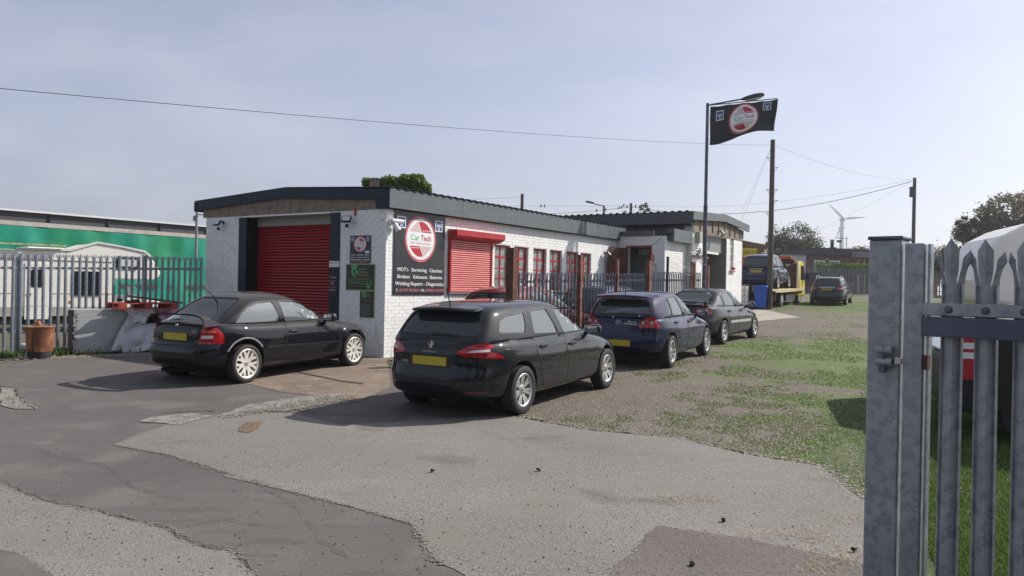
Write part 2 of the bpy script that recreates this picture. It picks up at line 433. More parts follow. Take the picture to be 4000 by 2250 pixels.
# how readily grass grows at each distance into the yard (0..1)
GRASS_Y = [(0, .5), (9, .40), (13, .42), (17, .55), (20, .62), (23, .24), (34, .20), (38, .52), (42, .50), (48, .30)]
def yard_mat():
    m = ground_mat('gravel', (.125, .105, .078), [(.8, (.10, .082, .06), .4, .65), (26, (.19, .165, .13), .48, .62), (60, (.075, .066, .058), .53, .66)], (34, 1.0, .03))
    nt = m.node_tree; b = nt.nodes['Principled BSDF']
    src = b.inputs['Base Color'].links[0].from_socket
    g = nt.nodes.new('ShaderNodeNewGeometry')
    n = nt.nodes.new('ShaderNodeTexNoise'); n.inputs['Scale'].default_value = .9; n.inputs['Detail'].default_value = 9; n.inputs['Roughness'].default_value = .68
    nt.links.new(g.outputs['Position'], n.inputs['Vector'])
    s = nt.nodes.new('ShaderNodeSeparateXYZ'); nt.links.new(g.outputs['Position'], s.inputs[0])
    # grass grows denser to the right of the wheel tracks
    dv = nt.nodes.new('ShaderNodeMath'); dv.operation = 'DIVIDE'; dv.inputs[1].default_value = 50; nt.links.new(s.outputs[1], dv.inputs[0])
    cy = nt.nodes.new('ShaderNodeValToRGB'); els = cy.color_ramp.elements
    for i_, (yy, vv) in enumerate(GRASS_Y):
        e_ = els[i_] if i_ < 2 else els.new(yy / 50)
        e_.position = yy / 50
        e_.color = (vv, vv, vv, 1)
    nt.links.new(dv.outputs[0], cy.inputs[0])
    mr = nt.nodes.new('ShaderNodeMath'); mr.operation = 'MULTIPLY_ADD'; mr.inputs[1].default_value = .5; mr.inputs[2].default_value = -.25
    nt.links.new(cy.outputs[0], mr.inputs[0])
    xy = nt.nodes.new('ShaderNodeMath'); xy.operation = 'DIVIDE'; nt.links.new(s.outputs[0], xy.inputs[0]); nt.links.new(s.outputs[1], xy.inputs[1])
    xr = nt.nodes.new('ShaderNodeMapRange'); xr.inputs['From Min'].default_value = .24; xr.inputs['From Max'].default_value = .42; xr.inputs['To Min'].default_value = -.03; xr.inputs['To Max'].default_value = .15
    nt.links.new(xy.outputs[0], xr.inputs[0])
    m0 = mr; mr = nt.nodes.new('ShaderNodeMath'); mr.operation = 'ADD'; nt.links.new(m0.outputs[0], mr.inputs[0]); nt.links.new(xr.outputs[0], mr.inputs[1])
    ad = nt.nodes.new('ShaderNodeMath'); ad.operation = 'ADD'; nt.links.new(mr.outputs[0], ad.inputs[0]); nt.links.new(n.outputs['Fac'], ad.inputs[1])
    r = nt.nodes.new('ShaderNodeMapRange'); r.inputs['From Min'].default_value = .52; r.inputs['From Max'].default_value = .60
    r.inputs['To Max'].default_value = .95
    nt.links.new(ad.outputs[0], r.inputs[0])
    n3 = nt.nodes.new('ShaderNodeTexNoise'); n3.inputs['Scale'].default_value = 30; nt.links.new(g.outputs['Position'], n3.inputs['Vector'])
    gc = nt.nodes.new('ShaderNodeMix'); gc.data_type = 'RGBA'; gc.inputs[6].default_value = (.045, .085, .012, 1); gc.inputs[7].default_value = (.12, .165, .032, 1)
    nt.links.new(n3.outputs['Fac'], gc.inputs[0])
    x = nt.nodes.new('ShaderNodeMix'); x.data_type = 'RGBA'
    nt.links.new(r.outputs[0], x.inputs[0]); nt.links.new(src, x.inputs[6]); nt.links.new(gc.outputs[2], x.inputs[7])
    nt.links.new(x.outputs[2], b.inputs['Base Color'])
yard_mat()
ground_mat('field', (.075, .10, .035), [(.3, (.11, .12, .05), .4, .65), (6, (.05, .075, .02), .45, .65)], (12, .8, .04))

def rough_edge(pts, amp, step=.18, seed=1):
    r = random.Random(seed); out = []
    n = len(pts)
    for i in range(n):
        a = Vector(pts[i]); b = Vector(pts[(i + 1) % n]); d = (b - a); k = max(1, int(d.length / step))
        nrm = Vector((-d.y, d.x)).normalized() if d.length > 0 else Vector((0, 0))
        w = 0
        for j in range(k):
            p = a + d * j / k
            w = w * .72 + r.uniform(-amp, amp) * .75
            out.append(p + nrm * (w if j else 0))
    return out
def sheet(name, pts, z, material, amp=.03, seed=1, step=.18, kind='structure'):
    """a flat-laid sheet over the rising yard: cut at every bend of the ground height"""
    poly = rough_edge([Vector((p[0], p[1])) for p in pts], amp, step, seed) if amp else [Vector((p[0], p[1])) for p in pts]
    bm = bmesh.new()
    vs = [bm.verts.new((p.x, p.y, 0)) for p in poly]
    es = [bm.edges.new((vs[i], vs[(i + 1) % len(vs)])) for i in range(len(vs))]
    bmesh.ops.triangle_fill(bm, use_beauty=True, edges=es)
    for y, _ in GY[1:-1]:
        bmesh.ops.bisect_plane(bm, geom=bm.verts[:] + bm.edges[:] + bm.faces[:], plane_co=(0, y, 0), plane_no=(0, 1, 0))
    for v in bm.verts: v.co.z = gz(v.co.y) + z
    for f in bm.faces:
        if f.normal.z < 0: f.normal_flip()
    me = bpy.data.meshes.new(name); bm.to_mesh(me); bm.free()
    me.materials.append(M[material])
    o = link(name, me); o['kind'] = kind
    return o
def px(*pts): return [gp(x, y) for x, y in pts]
D = 4000 / 2576
def dp(*pts): return [gp(x * D, y * D) for x, y in pts]
sheet('ground', [(-900, -40), (900, -40), (900, 2400), (-900, 2400), (-900, 13.4), (-70, 13.4), (-70, 52), (-1.2, 52), (-1.2, 30), (-7.8, 19.4), (-11.6, 13.6), (-70, 13.39), (-900, 13.39)], -.03, 'field', 0)
MBY = [(-72, 13), (-10, 13), (-7, 19.4), (0, 30), (0, 53), (-72, 53)]
def low_yard():                       # the neighbouring yard beyond the left fence lies lower and level
    me = bpy.data.meshes.new('lower_yard'); me.from_pydata([(x, y, -.12) for x, y in MBY], [], [tuple(range(6))]); me.materials.append(M['soil']); o = bpy.data.objects.new('lower_yard', me); col.objects.link(o); o['kind'] = 'structure'
low_yard()
sheet('tarmac_forecourt', [(-14, -6), (7, -6), (6.5, 4)] + [(p.x, p.y) for p in dp((2240, 1449), (2290, 1300), (2240, 1240), (2180, 1262), (2060, 1172), (1870, 1142), (1700, 1102), (1480, 1082), (1290, 1046), (1240, 1000), (1150, 960), (900, 905), (560, 895), (300, 893), (110, 900), (0, 925))] + [(-14.5, 11.5)], 0, 'tarmac', .03, 3)
ground_mat('verge_soil', (.05, .075, .018), [(3, (.09, .12, .03), .4, .65), (30, (.03, .045, .012), .5, .7)], (30, 1.0, .03))
sheet('grass_verge', [(2.15, 3.2), (2.05, 4.6), (3.3, 8.2), (5.2, 12.0), (13, 14), (14, 2)], -.003, 'verge_soil', .10, 41)
sheet('gravel_yard', [(7.5, 1.5), (30, 1.5), (44, 30), (44, 66), (2, 66), (-4, 30)] + [(-4.5, 15), (-3.5, 12.5)] + [(p.x, p.y) for p in dp((985, 905), (985, 960), (1050, 1010), (1290, 1042), (1480, 1078), (1700, 1098), (1870, 1138), (2060, 1168), (2180, 1258), (2240, 1235), (2300, 1300), (2245, 1449))], -.006, 'gravel', .05, 4, .10)
sheet('left_verge', [(-60, 9), (-14, 9.5)] + [(p.x, p.y) for p in dp((0, 926), (110, 905), (300, 897), (420, 892))] + [(-4.5, 16.5), (-7.7, 19.3), (-11.7, 13.5), (-60, 13.3)], -.012, 'soil', .05, 5)
sheet('old_asphalt', dp((285, 1120), (330, 1100), (430, 1066), (520, 1050), (600, 1036), (740, 1040), (860, 1070), (1000, 1062), (1180, 1050), (1290, 1048), (1480, 1083), (1700, 1103), (1870, 1143), (2060, 1173), (2176, 1262), (2230, 1240), (2230, 1449), (2176, 1425), (1890, 1362), (1700, 1335), (1662, 1327), (1630, 1345), (1600, 1395), (1530, 1449), (1500, 1480), (1190, 1480), (1170, 1449), (1120, 1425), (1080, 1400), (1060, 1350), (1035, 1318), (940, 1292), (760, 1245), (560, 1198), (575, 1192), (420, 1145)), .004, 'old_asphalt', .011, 6, .05)
sheet('old_asphalt', [(-9, -3), (-9, 4.5)] + [(p.x, p.y) for p in dp((-260, 1150), (0, 1216), (120, 1262), (240, 1286), (420, 1330), (490, 1372), (530, 1385), (592, 1388), (600, 1410), (640, 1449), (680, 1500))] + [(-.3, -3)], .004, 'old_asphalt', .011, 7, .05)
sheet('tarmac_patch', [(-5, 1.2)] + [(p.x, p.y) for p in dp((-40, 1378), (40, 1392), (95, 1420), (130, 1449), (150, 1480))] + [(-2.2, 1.2)], .008, 'tarmac', .015, 8, .05)
sheet('muddy_patch', [(p.x, p.y) for p in dp((2230, 1500), (2230, 1437), (2176, 1423), (1890, 1360), (1700, 1333), (1662, 1325), (1630, 1343), (1600, 1393), (1530, 1449), (1490, 1480), (1480, 1600))] + [(2.6, 1.5)], .0085, 'mud_tarmac', .018, 9, .05)
sheet('concrete_apron', dp((640, 905), (970, 880), (975, 905), (985, 975), (900, 1010), (700, 985), (600, 960), (520, 930)), .004, 'concrete_tan', .02, 10)
sheet('expansion_joint', [gp(1160, 1452), gp(1330, 1487), gp(1420, 1498), gp(1420, 1503), gp(1330, 1492), gp(1160, 1456)], .0085, 'joint_dark', .006, 11)
sheet('broken_tarmac', dp((350, 1062), (380, 1050), (480, 1040), (540, 1048), (500, 1058), (450, 1070)), .009, 'rough_patch', .03, 12, .08)
sheet('broken_tarmac', dp((0, 975), (40, 980), (48, 1000), (60, 1015), (90, 1030), (40, 1030), (0, 1020)), .009, 'rough_patch', .03, 13, .08)
sheet('broken_tarmac', dp((540, 1052), (620, 1020), (740, 1000), (860, 990), (840, 1012), (720, 1036), (620, 1036)), .0065, 'rough_patch', .05, 14, .08)
sheet('leaf_litter', dp((600, 1078), (618, 1064), (660, 1062), (650, 1078), (625, 1090), (602, 1088)), .0095, 'leaf_mould', .02, 15, .06)
sheet('concrete_slab', px((2950, 1208), (3010, 1215), (3110, 1236), (3125, 1240), (3050, 1246), (2990, 1252), (2930, 1258), (2900, 1230)), .004, 'pale_concrete', .03, 17)
# cracks between tarmac layers
def crack(pts, w, seed):
    r = random.Random(seed); mb = MB(); P = []
    for a, b in zip(pts, pts[1:]):
        k = max(2, int((b - a).length / .07))
        for j in range(k): P.append(a.lerp(b, j / k) + Vector((r.uniform(-.02, .02), r.uniform(-.02, .02), 0)))
    vs = []; fs = []
    for i, p in enumerate(P):
        ww = w * r.uniform(.2, 1.3)
        z = gz(p.y) + .0125
        vs += [(p.x, p.y - ww, z), (p.x, p.y + ww, z)]
        if i: fs.append((2 * i - 2, 2 * i, 2 * i + 1, 2 * i - 1))
    mb.add(vs, fs); o = mb.build('crack', 'joint_dark'); o['kind'] = 'structure'
crack(dp((0, 972), (38, 978), (46, 998), (62, 1014), (92, 1032)), .018, 1)
crack(dp((350, 1058), (410, 1040), (480, 1036), (560, 1034)), .012, 2)
crack(dp((300, 1118), (370, 1090), (430, 1062), (520, 1044), (600, 1030)), .010, 3)
crack(dp((740, 1030), (800, 1042), (900, 1046), (1000, 1044), (1080, 1038)), .012, 4)
crack(dp((0, 1216), (120, 1262), (240, 1286), (420, 1330), (490, 1372), (592, 1388), (640, 1449)), .006, 5)

for k, pts in enumerate(([(60, 1110), (140, 1150), (260, 1170), (330, 1225), (470, 1262)], [(640, 1210), (760, 1290), (800, 1360), (900, 1420)], [(1200, 1080), (1330, 1130), (1390, 1210), (1540, 1260), (1600, 1330)], [(150, 930), (260, 950), (330, 990), (480, 1005)], [(420, 1340), (560, 1310), (700, 1330), (860, 1300)])):
    crack(dp(*pts), .0035, 20 + k)
# ------------------------------------------------------------------ the garage: local x runs along the long wall, local y goes left along the front
BC = Vector((-2.608, 15.916, 0)); BA = math.atan2(.83585, .54896)
BM = Matrix.Translation(BC) @ Matrix.Rotation(BA, 4, 'Z')
def bw(s, y, z=0): return BM @ Vector((s, y, z))
def wall_boxes(mb, axis, pos, th, a0, a1, z0, z1, ops, mi=0):
    """wall slab with rectangular openings. axis 0: plane x=pos, running along y; axis 1: plane y=pos, running along x. th = signed thickness inwards"""
    zs = sorted({z0, z1} | {min(max(v, z0), z1) for o in ops for v in o[2:4]})
    for za, zb in zip(zs, zs[1:]):
        zm = (za + zb) / 2
        cuts = sorted([(o[0], o[1]) for o in ops if o[2] < zm < o[3]])
        x = a0
        for c0, c1 in cuts + [(a1, a1)]:
            if c0 > x + 1e-4:
                p0, p1 = sorted((pos, pos + th))
                if axis == 0: mb.box(p0, p1, x, c0, za, zb, mi)
                else: mb.box(x, c0, p0, p1, za, zb, mi)
            x = max(x, c1)
    return mb
BL, BH, BJ = .215, .066, .010
full_brick = None
def lay_bricks(parent, fr, axis, pos, out, a0, a1, z0, z1, ops, material, keep, topf=None, seed=1):
    """running-bond bricks proud of a wall. The `keep` nearest ones are objects of their own, the rest one mesh. fr: local->world matrix"""
    r = random.Random(seed); cells = []
    row = 0; z = z0
    while z + BH <= z1 + 1e-3:
        x = a0 - (BL + BJ) * (.5 if row % 2 else 0)
        while x < a1:
            b0, b1 = max(x, a0), min(x + BL, a1)
            segs = [(b0, b1)] if b1 > b0 + .02 else []
            zm = z + BH / 2
            for o in ops:
                if o[2] - .02 < zm < o[3] + .02:
                    ns = []
                    for s0, s1 in segs:
                        if s1 <= o[0] or s0 >= o[1]: ns.append((s0, s1)); continue
                        if s0 < o[0] - .02: ns.append((s0, o[0]))
                        if s1 > o[1] + .02: ns.append((o[1], s1))
                    segs = ns
            for s0, s1 in segs:
                if topf and zm > topf((s0 + s1) / 2): continue
                cells.append((s0, s1, z))
            x += BL + BJ
        z += BH + BJ; row += 1
    def wpos(c):
        m = (c[0] + c[1]) / 2
        return fr @ (Vector((pos, m, c[2])) if axis == 0 else Vector((m, pos, c[2])))
    cells.sort(key=lambda c: (wpos(c) - Vector((0, 0, EYE))).length + (40 if c[2] < 1.0 else 0))
    cache = {}
    mb = MB()
    for i, (s0, s1, z) in enumerate(cells):
        d = .004 + r.uniform(0, .0035)
        if i < keep:
            key = round(s1 - s0, 3)
            if key not in cache:
                q = MB(); h = key / 2; 
                if axis == 0: q.box(-.5, .5, -h, h, 0, BH)
                else: q.box(-h, h, -.5, .5, 0, BH)
                q.v = [(v[0] * .02, v[1], v[2]) if axis == 0 else (v[0], v[1] * .02, v[2]) for v in q.v]
                ob = q.build('brick', material, parent); cache[key] = ob
                o = ob
            else: o = inst(cache[key], parent)
            m = (s0 + s1) / 2; c = pos + out * (d - .01)
            o.location = (c, m, z) if axis == 0 else (m, c, z)
        else:
            p0, p1 = sorted((pos - out * .01, pos + out * d))
            if axis == 0: mb.box(p0, p1, s0, s1, z, z + BH)
            else: mb.box(s0, s1, p0, p1, z, z + BH)
    if mb.v:
        o = mb.build('brickwork', material, parent); o['kind'] = 'stuff'
G = thing('garage', 'long low white painted brick garage with navy fascia, red roller door and red framed windows', 'garage', BC, BA)
ZB = -.05
WINS = [(3.94, 4.63), (4.81, 5.50), (5.75, 6.44), (6.60, 7.30), (7.55, 8.27), (8.40, 9.08)]
side_ops = [(2.06, 3.71, 1.54, 2.72)] + [(a, b, 1.60, 2.73) for a, b in WINS]
DOOR_L, DOOR_R = 4.47, 1.60
front_ops = [(DOOR_R, DOOR_L, ZB, 3.20)]
mb = MB()
wall_boxes(mb, 1, 0, .22, 0, 12.2, ZB, 3.24, side_ops)
wall_boxes(mb, 0, 0, .22, .22, 5.96, ZB, 3.24, front_ops)
wall_boxes(mb, 1, 5.96, -.22, .22, 12.2, ZB, 3.24, [])
wall_boxes(mb, 0, 12.2, -.22, .22, 5.74, ZB, 3.24, [])
wall = mb.build('wall', 'mortar', G)
lay_bricks(wall, BM, 1, 0, -1, 0, 12.2, .17, 3.235, side_ops, 'white_brick', 190, seed=2)
lay_bricks(wall, BM, 0, 0, -1, .0, 5.96, .17, 3.235, front_ops, 'white_brick', 110, seed=3)
# floor and dark inside
mb = MB().box(.22, 12, .22, 5.74, 0, .16)
mb.build('floor', 'interior', G)
# concrete ring beam under the gable fascia, its joints cut as gaps
def gable_top(y): return 3.64 + .175 * (1 - abs(y - 3.15) / 3.25)
joints = [0.02, .23, .88, 1.73, 2.56, 3.34, 4.20, 5.06, 5.64, 6.08]
beam = MB().box(.05, .2, 0.02, 6.08, 3.242, 3.36).build('beam_backing', 'joint_dark', G)
for a, b in zip(joints, joints[1:]):
    q = MB(); q.prism([(a + .006, 3.245), (b - .006, 3.245), (b - .006, gable_top(b) - .20), (a + .006, gable_top(a) - .20)], -.012 - rnd.uniform(0, .006), .05, 0)
    q.build('concrete_block', 'block', beam)
# gable fascia (front)
for i, (a, b) in enumerate([(-.13, 1.3), (1.3, 3.15), (3.15, 4.9), (4.9, 6.36)]):
    q = MB().prism([(a, gable_top(a) - .225), (b, gable_top(b) - .225), (b, gable_top(b)), (a, gable_top(a))], -.075, -.02, 0)
    q.build('fascia_panel', 'fascia_blue', G)
MB().box(-.078, -.02, -.13, .23, 3.25, gable_top(0) - .226).build('fascia_end_cap', 'fascia_blue', G)
MB().box(-.075, .3, 6.25, 6.36, 3.40, 3.62).build('fascia_end_cap', 'fascia_blue', G)
# side fascia panels
xs = [-.07, 2.41, 4.62, 6.82, 8.83, 11.2]
for a, b in zip(xs, xs[1:]):
    f = MB().box(a + .004, b - .004, -.15, -.13, 3.257, 3.655).build('fascia_panel', 'fascia_grey', G)
    for z in (3.29, 3.45, 3.61):
        for x in ((b - .03, ) if a < 0 else (b - .03, a + .03)[:1]):
            MB().tube((x, -.15, z), (x, -.157, z), .011, .008, 6).build('screw', 'bright_metal', f)
MB().box(11.2, 11.22, -.15, .0, 3.257, 3.655).build('fascia_end', 'fascia_grey', G)
MB().box(-.06, 11.2, -.13, .0, 3.245, 3.262).build('soffit', 'joint_dark', G)
# corrugated roof, sheet by sheet
def roof_sheet(x0, x1, y0, z0, y1, z1, pitch=.25, h=.035, top=.08):
    prof = []; x = x0
    while x < x1 - 1e-4:
        for dx, dz in ((0, 0), (pitch - top - .06, 0), (pitch - top - .03, h), (pitch - .03, h)):
            prof.append((min(x + dx, x1), dz))
        x += pitch
    prof.append((x1, 0))
    vs = [(a, y0, z0 + dz) for a, dz in prof] + [(a, y1, z1 + dz) for a, dz in prof] + [(a, y0, z0 + dz - .006) for a, dz in prof]
    n = len(prof)
    fs = [(i, i + 1, n + i + 1, n + i) for i in range(n - 1)] + [(i, i + 1, 2 * n + i + 1, 2 * n + i) for i in range(n - 1)]
    return vs, fs
roof = MB().prism([(-.12, 3.60), (3.15, 3.79), (6.33, 3.60), (6.33, 3.57), (3.15, 3.76), (-.12, 3.57)], -.02, 12.3, 0).build('roof', 'roof_black', G)
for k in range(12):
    for (ya, za, yb, zb) in ((-.175, 3.662, 3.15, 3.825), (6.37, 3.662, 3.15, 3.825)):
        vs, fs = roof_sheet(-.08 + k * 1.0, .92 + k * 1.0, ya, za, yb, zb)
        MB().add(vs, fs).build('roof_sheet', 'roof_black', roof)
# red roller door, recessed
DX = .32
T = Matrix.Identity(4)
door = MB().box(DX + .06, DX + .08, DOOR_R, 4.40, .15, 3.02).build('roller_door', 'joint_dark', G)
z = .17; sl = None
while z < 3.0:
    if sl is None:
        prof = [(DX + .05, 0), (DX + .012, .008), (DX, .032), (DX + .012, .058), (DX + .05, .066)]
        q = MB().prism(prof, DOOR_R, 4.40, 1)
        q.v = [(v[0], v[1], v[2]) for v in q.v]
        sl = q.build('slat', 'red_slat', door); sl.location = (0, 0, z)
    else: inst(sl, door, (0, 0, z))
    z += .069
MB().box(DX - .02, DX + .06, DOOR_R, 4.40, 3.0, 3.26).build('door_header', 'beige_panel', G)
MB().box(.222, DX + .3, 4.40, 4.47, .15, 3.24).build('door_jamb', 'black', G)
MB().box(-.012, .0, 4.41, 4.69, .0, 3.20).build('door_trim', 'fascia_blue', G)
MB().box(-.012, .32, 1.30, 1.60, .0, 3.21).build('door_trim', 'fascia_blue', G)
MB().box(-.02, .0, 1.62, 4.45, 3.2, 3.236).build('door_lintel_strip', 'plastic_white', G)
MB().box(.0, .222, 4.452, 4.468, .15, 3.24).build('door_reveal', 'black', G)
# black service list on the trim: short printed lines
def plate_text(parent, lines, plane='front', d=.003):
    """lines: (text, a0, a1, z0, h, material); the text runs to the right as seen from outside"""
    for t, a0, a1, z0, h, mm in lines:
        vs, fs = text_fit(t, 0, abs(a1 - a0), 0, h)
        if not fs: continue
        if plane == 'front': P = [(-d, a0 - x, z0 + y) for x, y in vs]
        else: P = [(a0 + x, -d, z0 + y) for x, y in vs]
        MB().add(P, fs).build('lettering', mm, parent)
# small black board with service list on trim
b = MB().box(-.024, -.014, 1.31, 1.595, 1.25, 2.02).build('service_board', 'fascia_blue')
b.matrix_world = BM; tag(b, 'narrow dark service board with short printed lines on the door frame', 'sign')
plate_text(b, [('Tyres', 1.58, 1.39, 1.80, .035, 'sign_white'), ('Exhausts', 1.58, 1.40, 1.73, .03, 'sign_pink'), ('MOT', 1.55, 1.44, 1.66, .04, 'sign_white'), ('Clutches', 1.59, 1.385, 1.59, .035, 'sign_pink'), ('Servicing', 1.58, 1.41, 1.53, .028, 'sign_white')], d=.0255)
b = MB().box(-.028, -.014, 1.305, 1.605, 2.035, 2.165).build('parts_sign', 'sign_white')
b.matrix_world = BM; tag(b, 'small white sign with red lettering on the dark door frame', 'sign')
plate_text(b, [('MINTEX', 1.60, 1.31, 2.095, .05, 'sign_red'), ('brake pads and discs', 1.57, 1.34, 2.06, .014, 'mid_grey')], d=.0295)
# red bracket stubs on the gable beam
for y in (.86,):
    q = MB().box(-.04, -.012, y - .016, y + .016, 3.12, 3.27).build('bracket', 'red_paint', G)

# window roller shutter on the long wall
sh = thing('window_shutter', 'closed red roller shutter with a box housing over a window of the long wall', 'shutter', (0, 0, 0))
sh.matrix_world = BM
back = MB().box(2.08, 3.70, -.045, -.03, 1.56, 2.74).build('curtain', 'joint_dark', sh)
q = MB().prism([(-.03, 0), (-.062, .006), (-.066, .02), (-.062, .037), (-.03, .045)], 2.10, 3.69, 0)
s0 = None; z = 1.60
while z < 2.72:
    if s0 is None: s0 = q.build('slat', 'red_slat_faded', back); s0.location = (0, 0, z)
    else: inst(s0, back, (0, 0, z))
    z += .0495
MB().box(2.06, 2.10, -.085, .0, 1.54, 2.74).build('guide_rail', 'red_paint', sh)
MB().box(3.69, 3.73, -.085, .0, 1.54, 2.74).build('guide_rail', 'red_paint', sh)
MB().box(2.10, 3.69, -.075, -.035, 1.555, 1.598).build('bottom_bar', 'red_slat_faded', sh)
MB().prism([(0, 2.74), (-.10, 2.74), (-.27, 2.83), (-.27, 2.96), (0, 2.97)], 2.05, 4.0, 0).build('shutter_box', 'red_paint', sh)
MB().box(2.05, 3.74, -.07, .0, 1.505, 1.535).build('sill', 'mid_grey', sh)
MB().box(3.02, 3.06, -.095, -.07, 1.52, 1.575).build('lock', 'red_paint', sh)

# red framed windows, 2 x 4 panes, set back in their openings
def make_window(parent):
    w = .69; h = 1.13
    f = MB()
    for a in (0, w - .05): f.box(a, a + .05, .06, .11, 0, h)
    for z in (0, h - .05): f.box(.05, w - .05, .06, .11, z, z + .05)
    fr = f.build('window_frame', 'red_paint', parent)
    f = MB().box(w / 2 - .016, w / 2 + .016, .066, .104, .05, h - .05)
    f.build('glazing_bar', 'red_paint', fr)
    zz = [.05, .30, .555, .835, h - .05]
    for z in zz[1:4]:
        t = .024 if abs(z - .835) < .01 else .014
        for (a, b) in ((.05, w / 2 - .016), (w / 2 + .016, w - .05)):
            MB().box(a, b, .068, .102, z - t, z + t).build('glazing_bar', 'red_paint', fr)
    for i in range(4):
        for a, b in ((.05, w / 2 - .016), (w / 2 + .016, w - .05)):
            MB().box(a, b, .082, .088, zz[i] + .005, zz[i + 1] - .005).build('pane', 'pane', fr)
    return fr
w0 = make_window(G); w0.location = (WINS[0][0], .0, 1.60)
for a, b in WINS[1:]:
    w = copy_tree(w0, G); w.location = (a, 0, 1.60)
for a, b in WINS:
    MB().box(a - .05, b + .05, -.045, .06, 1.555, 1.60).build('sill', 'white_render', G)
MB().box(.25, 11.9, .5, .52, .2, 3.2).build('inner_partition', 'interior', G)
# scraps of broken white edging under the windows
q = MB()
for k in range(40):
    x = 3.95 + k * .13; q.cbox((x, -.02, 1.53 + rnd.uniform(-.012, .012)), (.06, .03, .03))
q.build('sill_edging', 'mid_grey', G)

# low front-right annexe with the door wall, set forward of the long wall
mb = MB()
D0, D1, DZ = .395, 1.19, 3.02      # door opening in o
SW = 10.82; O1 = 1.645; S1 = 12.684; O2 = 1.849
wall_boxes(mb, 0, SW, .2, -O1, 0, ZB, 3.36, [(-D1, -D0, ZB, DZ)])
wall_boxes(mb, 1, -O1, .2, SW + .2, S1, ZB, 3.25, [])
wall_boxes(mb, 0, S1, .2, -O2, -O1, ZB, 3.9, [])
AX = thing('annexe', 'low white annexe with an open red framed doorway between the garage and the taller workshop', 'annexe')
AX.matrix_world = BM
aw = mb.build('wall', 'white_render', AX)
lay_bricks(aw, BM, 1, -O1, -1, SW + .02, S1, .35, 3.24, [], 'white_brick', 40, seed=5)
# stepped crack above the door
q = MB()
for (o, z) in ((1.22, 3.05), (1.27, 3.10), (1.33, 3.13), (1.39, 3.18), (1.44, 3.23), (1.50, 3.28)):
    q.box(SW - .004, SW + .01, -o - .05, -o, z, z + .012); q.box(SW - .004, SW + .01, -o - .052, -o - .04, z, z + .055)
q.build('crack', 'joint_dark', aw)
dfm = MB()
dfm.box(SW - .03, SW + .05, -D1 - .035, -D1, .3, DZ + .045); dfm.box(SW - .03, SW + .05, -D0, -D0 + .035, .3, DZ + .045)
dfm.box(SW - .035, SW + .055, -D1, -D0, DZ, DZ + .045)
dfm.build('door_frame', 'red_paint', AX)
q = MB().box(-.83, 0, -.045, 0, .35, 2.98); q.box(-.78, -.05, -.052, -.045, 1.6, 2.9); q.box(-.78, -.05, -.052, -.045, .45, 1.5)
dl = q.build('door', 'rust_brown', AX); dl.location = (SW - .03, -.37, 0); dl.rotation_euler = (0, 0, R(-14))
MB().box(SW + .9, SW + .95, -O1 + .2, -.1, .3, 3.1).build('inner_wall', 'mid_grey', AX)
q = MB()
for k in range(6): q.box(SW + .6, SW + .62, -.55 - k * .06, -.53 - k * .06, 2.8, 2.98)
q.build('louvre', 'plastic_white', AX)
MB().box(SW + .2, S1 + .4, -O1 - .12, 0, 3.37, 3.46).build('roof', 'roof_black', AX)
MB().box(SW - .06, SW, -O1 + .35, 0.0, 3.37, 3.52).build('flashing', 'fascia_dark', AX)
f = MB().box(11.07, 13.07, -O1 - .2, -O1 - .18, 3.21, 3.60).build('fascia_panel', 'fascia_grey', AX)
MB().box(11.05, 11.07, -O1 - .2, -O1, 3.21, 3.60).build('fascia_end', 'fascia_dark', AX)
MB().box(SW - .03, SW, -1.30, -1.21, 2.56, 2.77).build('alarm_box', 'red_paint', AX)
q = MB(); P = [(SW - .03, -1.24, 2.28), (SW - .03, -1.24, 2.46), (SW - .03, -1.26, 2.48), (SW - .03, -1.36, 2.48), (SW - .03, -1.38, 2.46), (SW - .03, -1.38, 2.28)]
q.path(P, .008).build('cable_loop', 'wire', AX)
# drainpipe + red pipe with bell
rp = thing('red_pipe', 'thin red pipe with a round red bell standing by the annexe doorway', 'pipe'); rp.matrix_world = BM
MB().tube((10.35, -.06, .35), (10.35, -.06, 3.02), .028).build('pipe', 'red_paint', rp)
q = MB(); q.lathe([(.0, -.05), (.09, -.045), (.12, 0), (.11, .03), (.0, .06)], 16, 0, Matrix.Translation((10.12, -.09, 2.17)) @ Matrix.Rotation(R(90), 4, 'X'))
q.build('bell', 'red_paint', rp, smooth=50)

# taller workshop behind: gable towards the yard
WS = thing('workshop', 'taller white brick workshop with grey gable fascia and a half open shutter doorway', 'workshop')
WS.matrix_world = BM
gd = (13.93, 16.22, .3, 3.60); gw = (16.62, 17.04, 2.44, 3.62)
SE = 18.10
mb = MB()
wall_boxes(mb, 1, -O2, .25, S1, SE, ZB, 3.86, [gd, gw])
wall_boxes(mb, 0, S1, .2, -O2 + .25, 5.0, 3.3, 3.86, [])
wall_boxes(mb, 0, SE, -.25, -O2 + .25, 5.0, ZB, 3.86, [])
ww = mb.build('wall', 'mortar', WS)
def wtop(s): return 4.26 + .175 * (1 - abs(s - 15.65) / 2.95)
lay_bricks(ww, BM, 1, -O2, -1, S1, SE, .35, 3.60, [(gd[0], gd[1], gd[2], gd[3]), (gw[0] - .02, gw[1] + .02, gw[2], gw[3])], 'white_brick', 150, seed=6)
MB().box(S1 - .004, S1, -O2, -O1 - .02, .3, 3.86).build('wall_end', 'white_render', WS)
bm_ = MB().box(S1 + .02, SE, -O2 + .0, -O2 + .1, 3.61, 4.0).build('beam_backing', 'joint_dark', WS)
k = S1 + .03
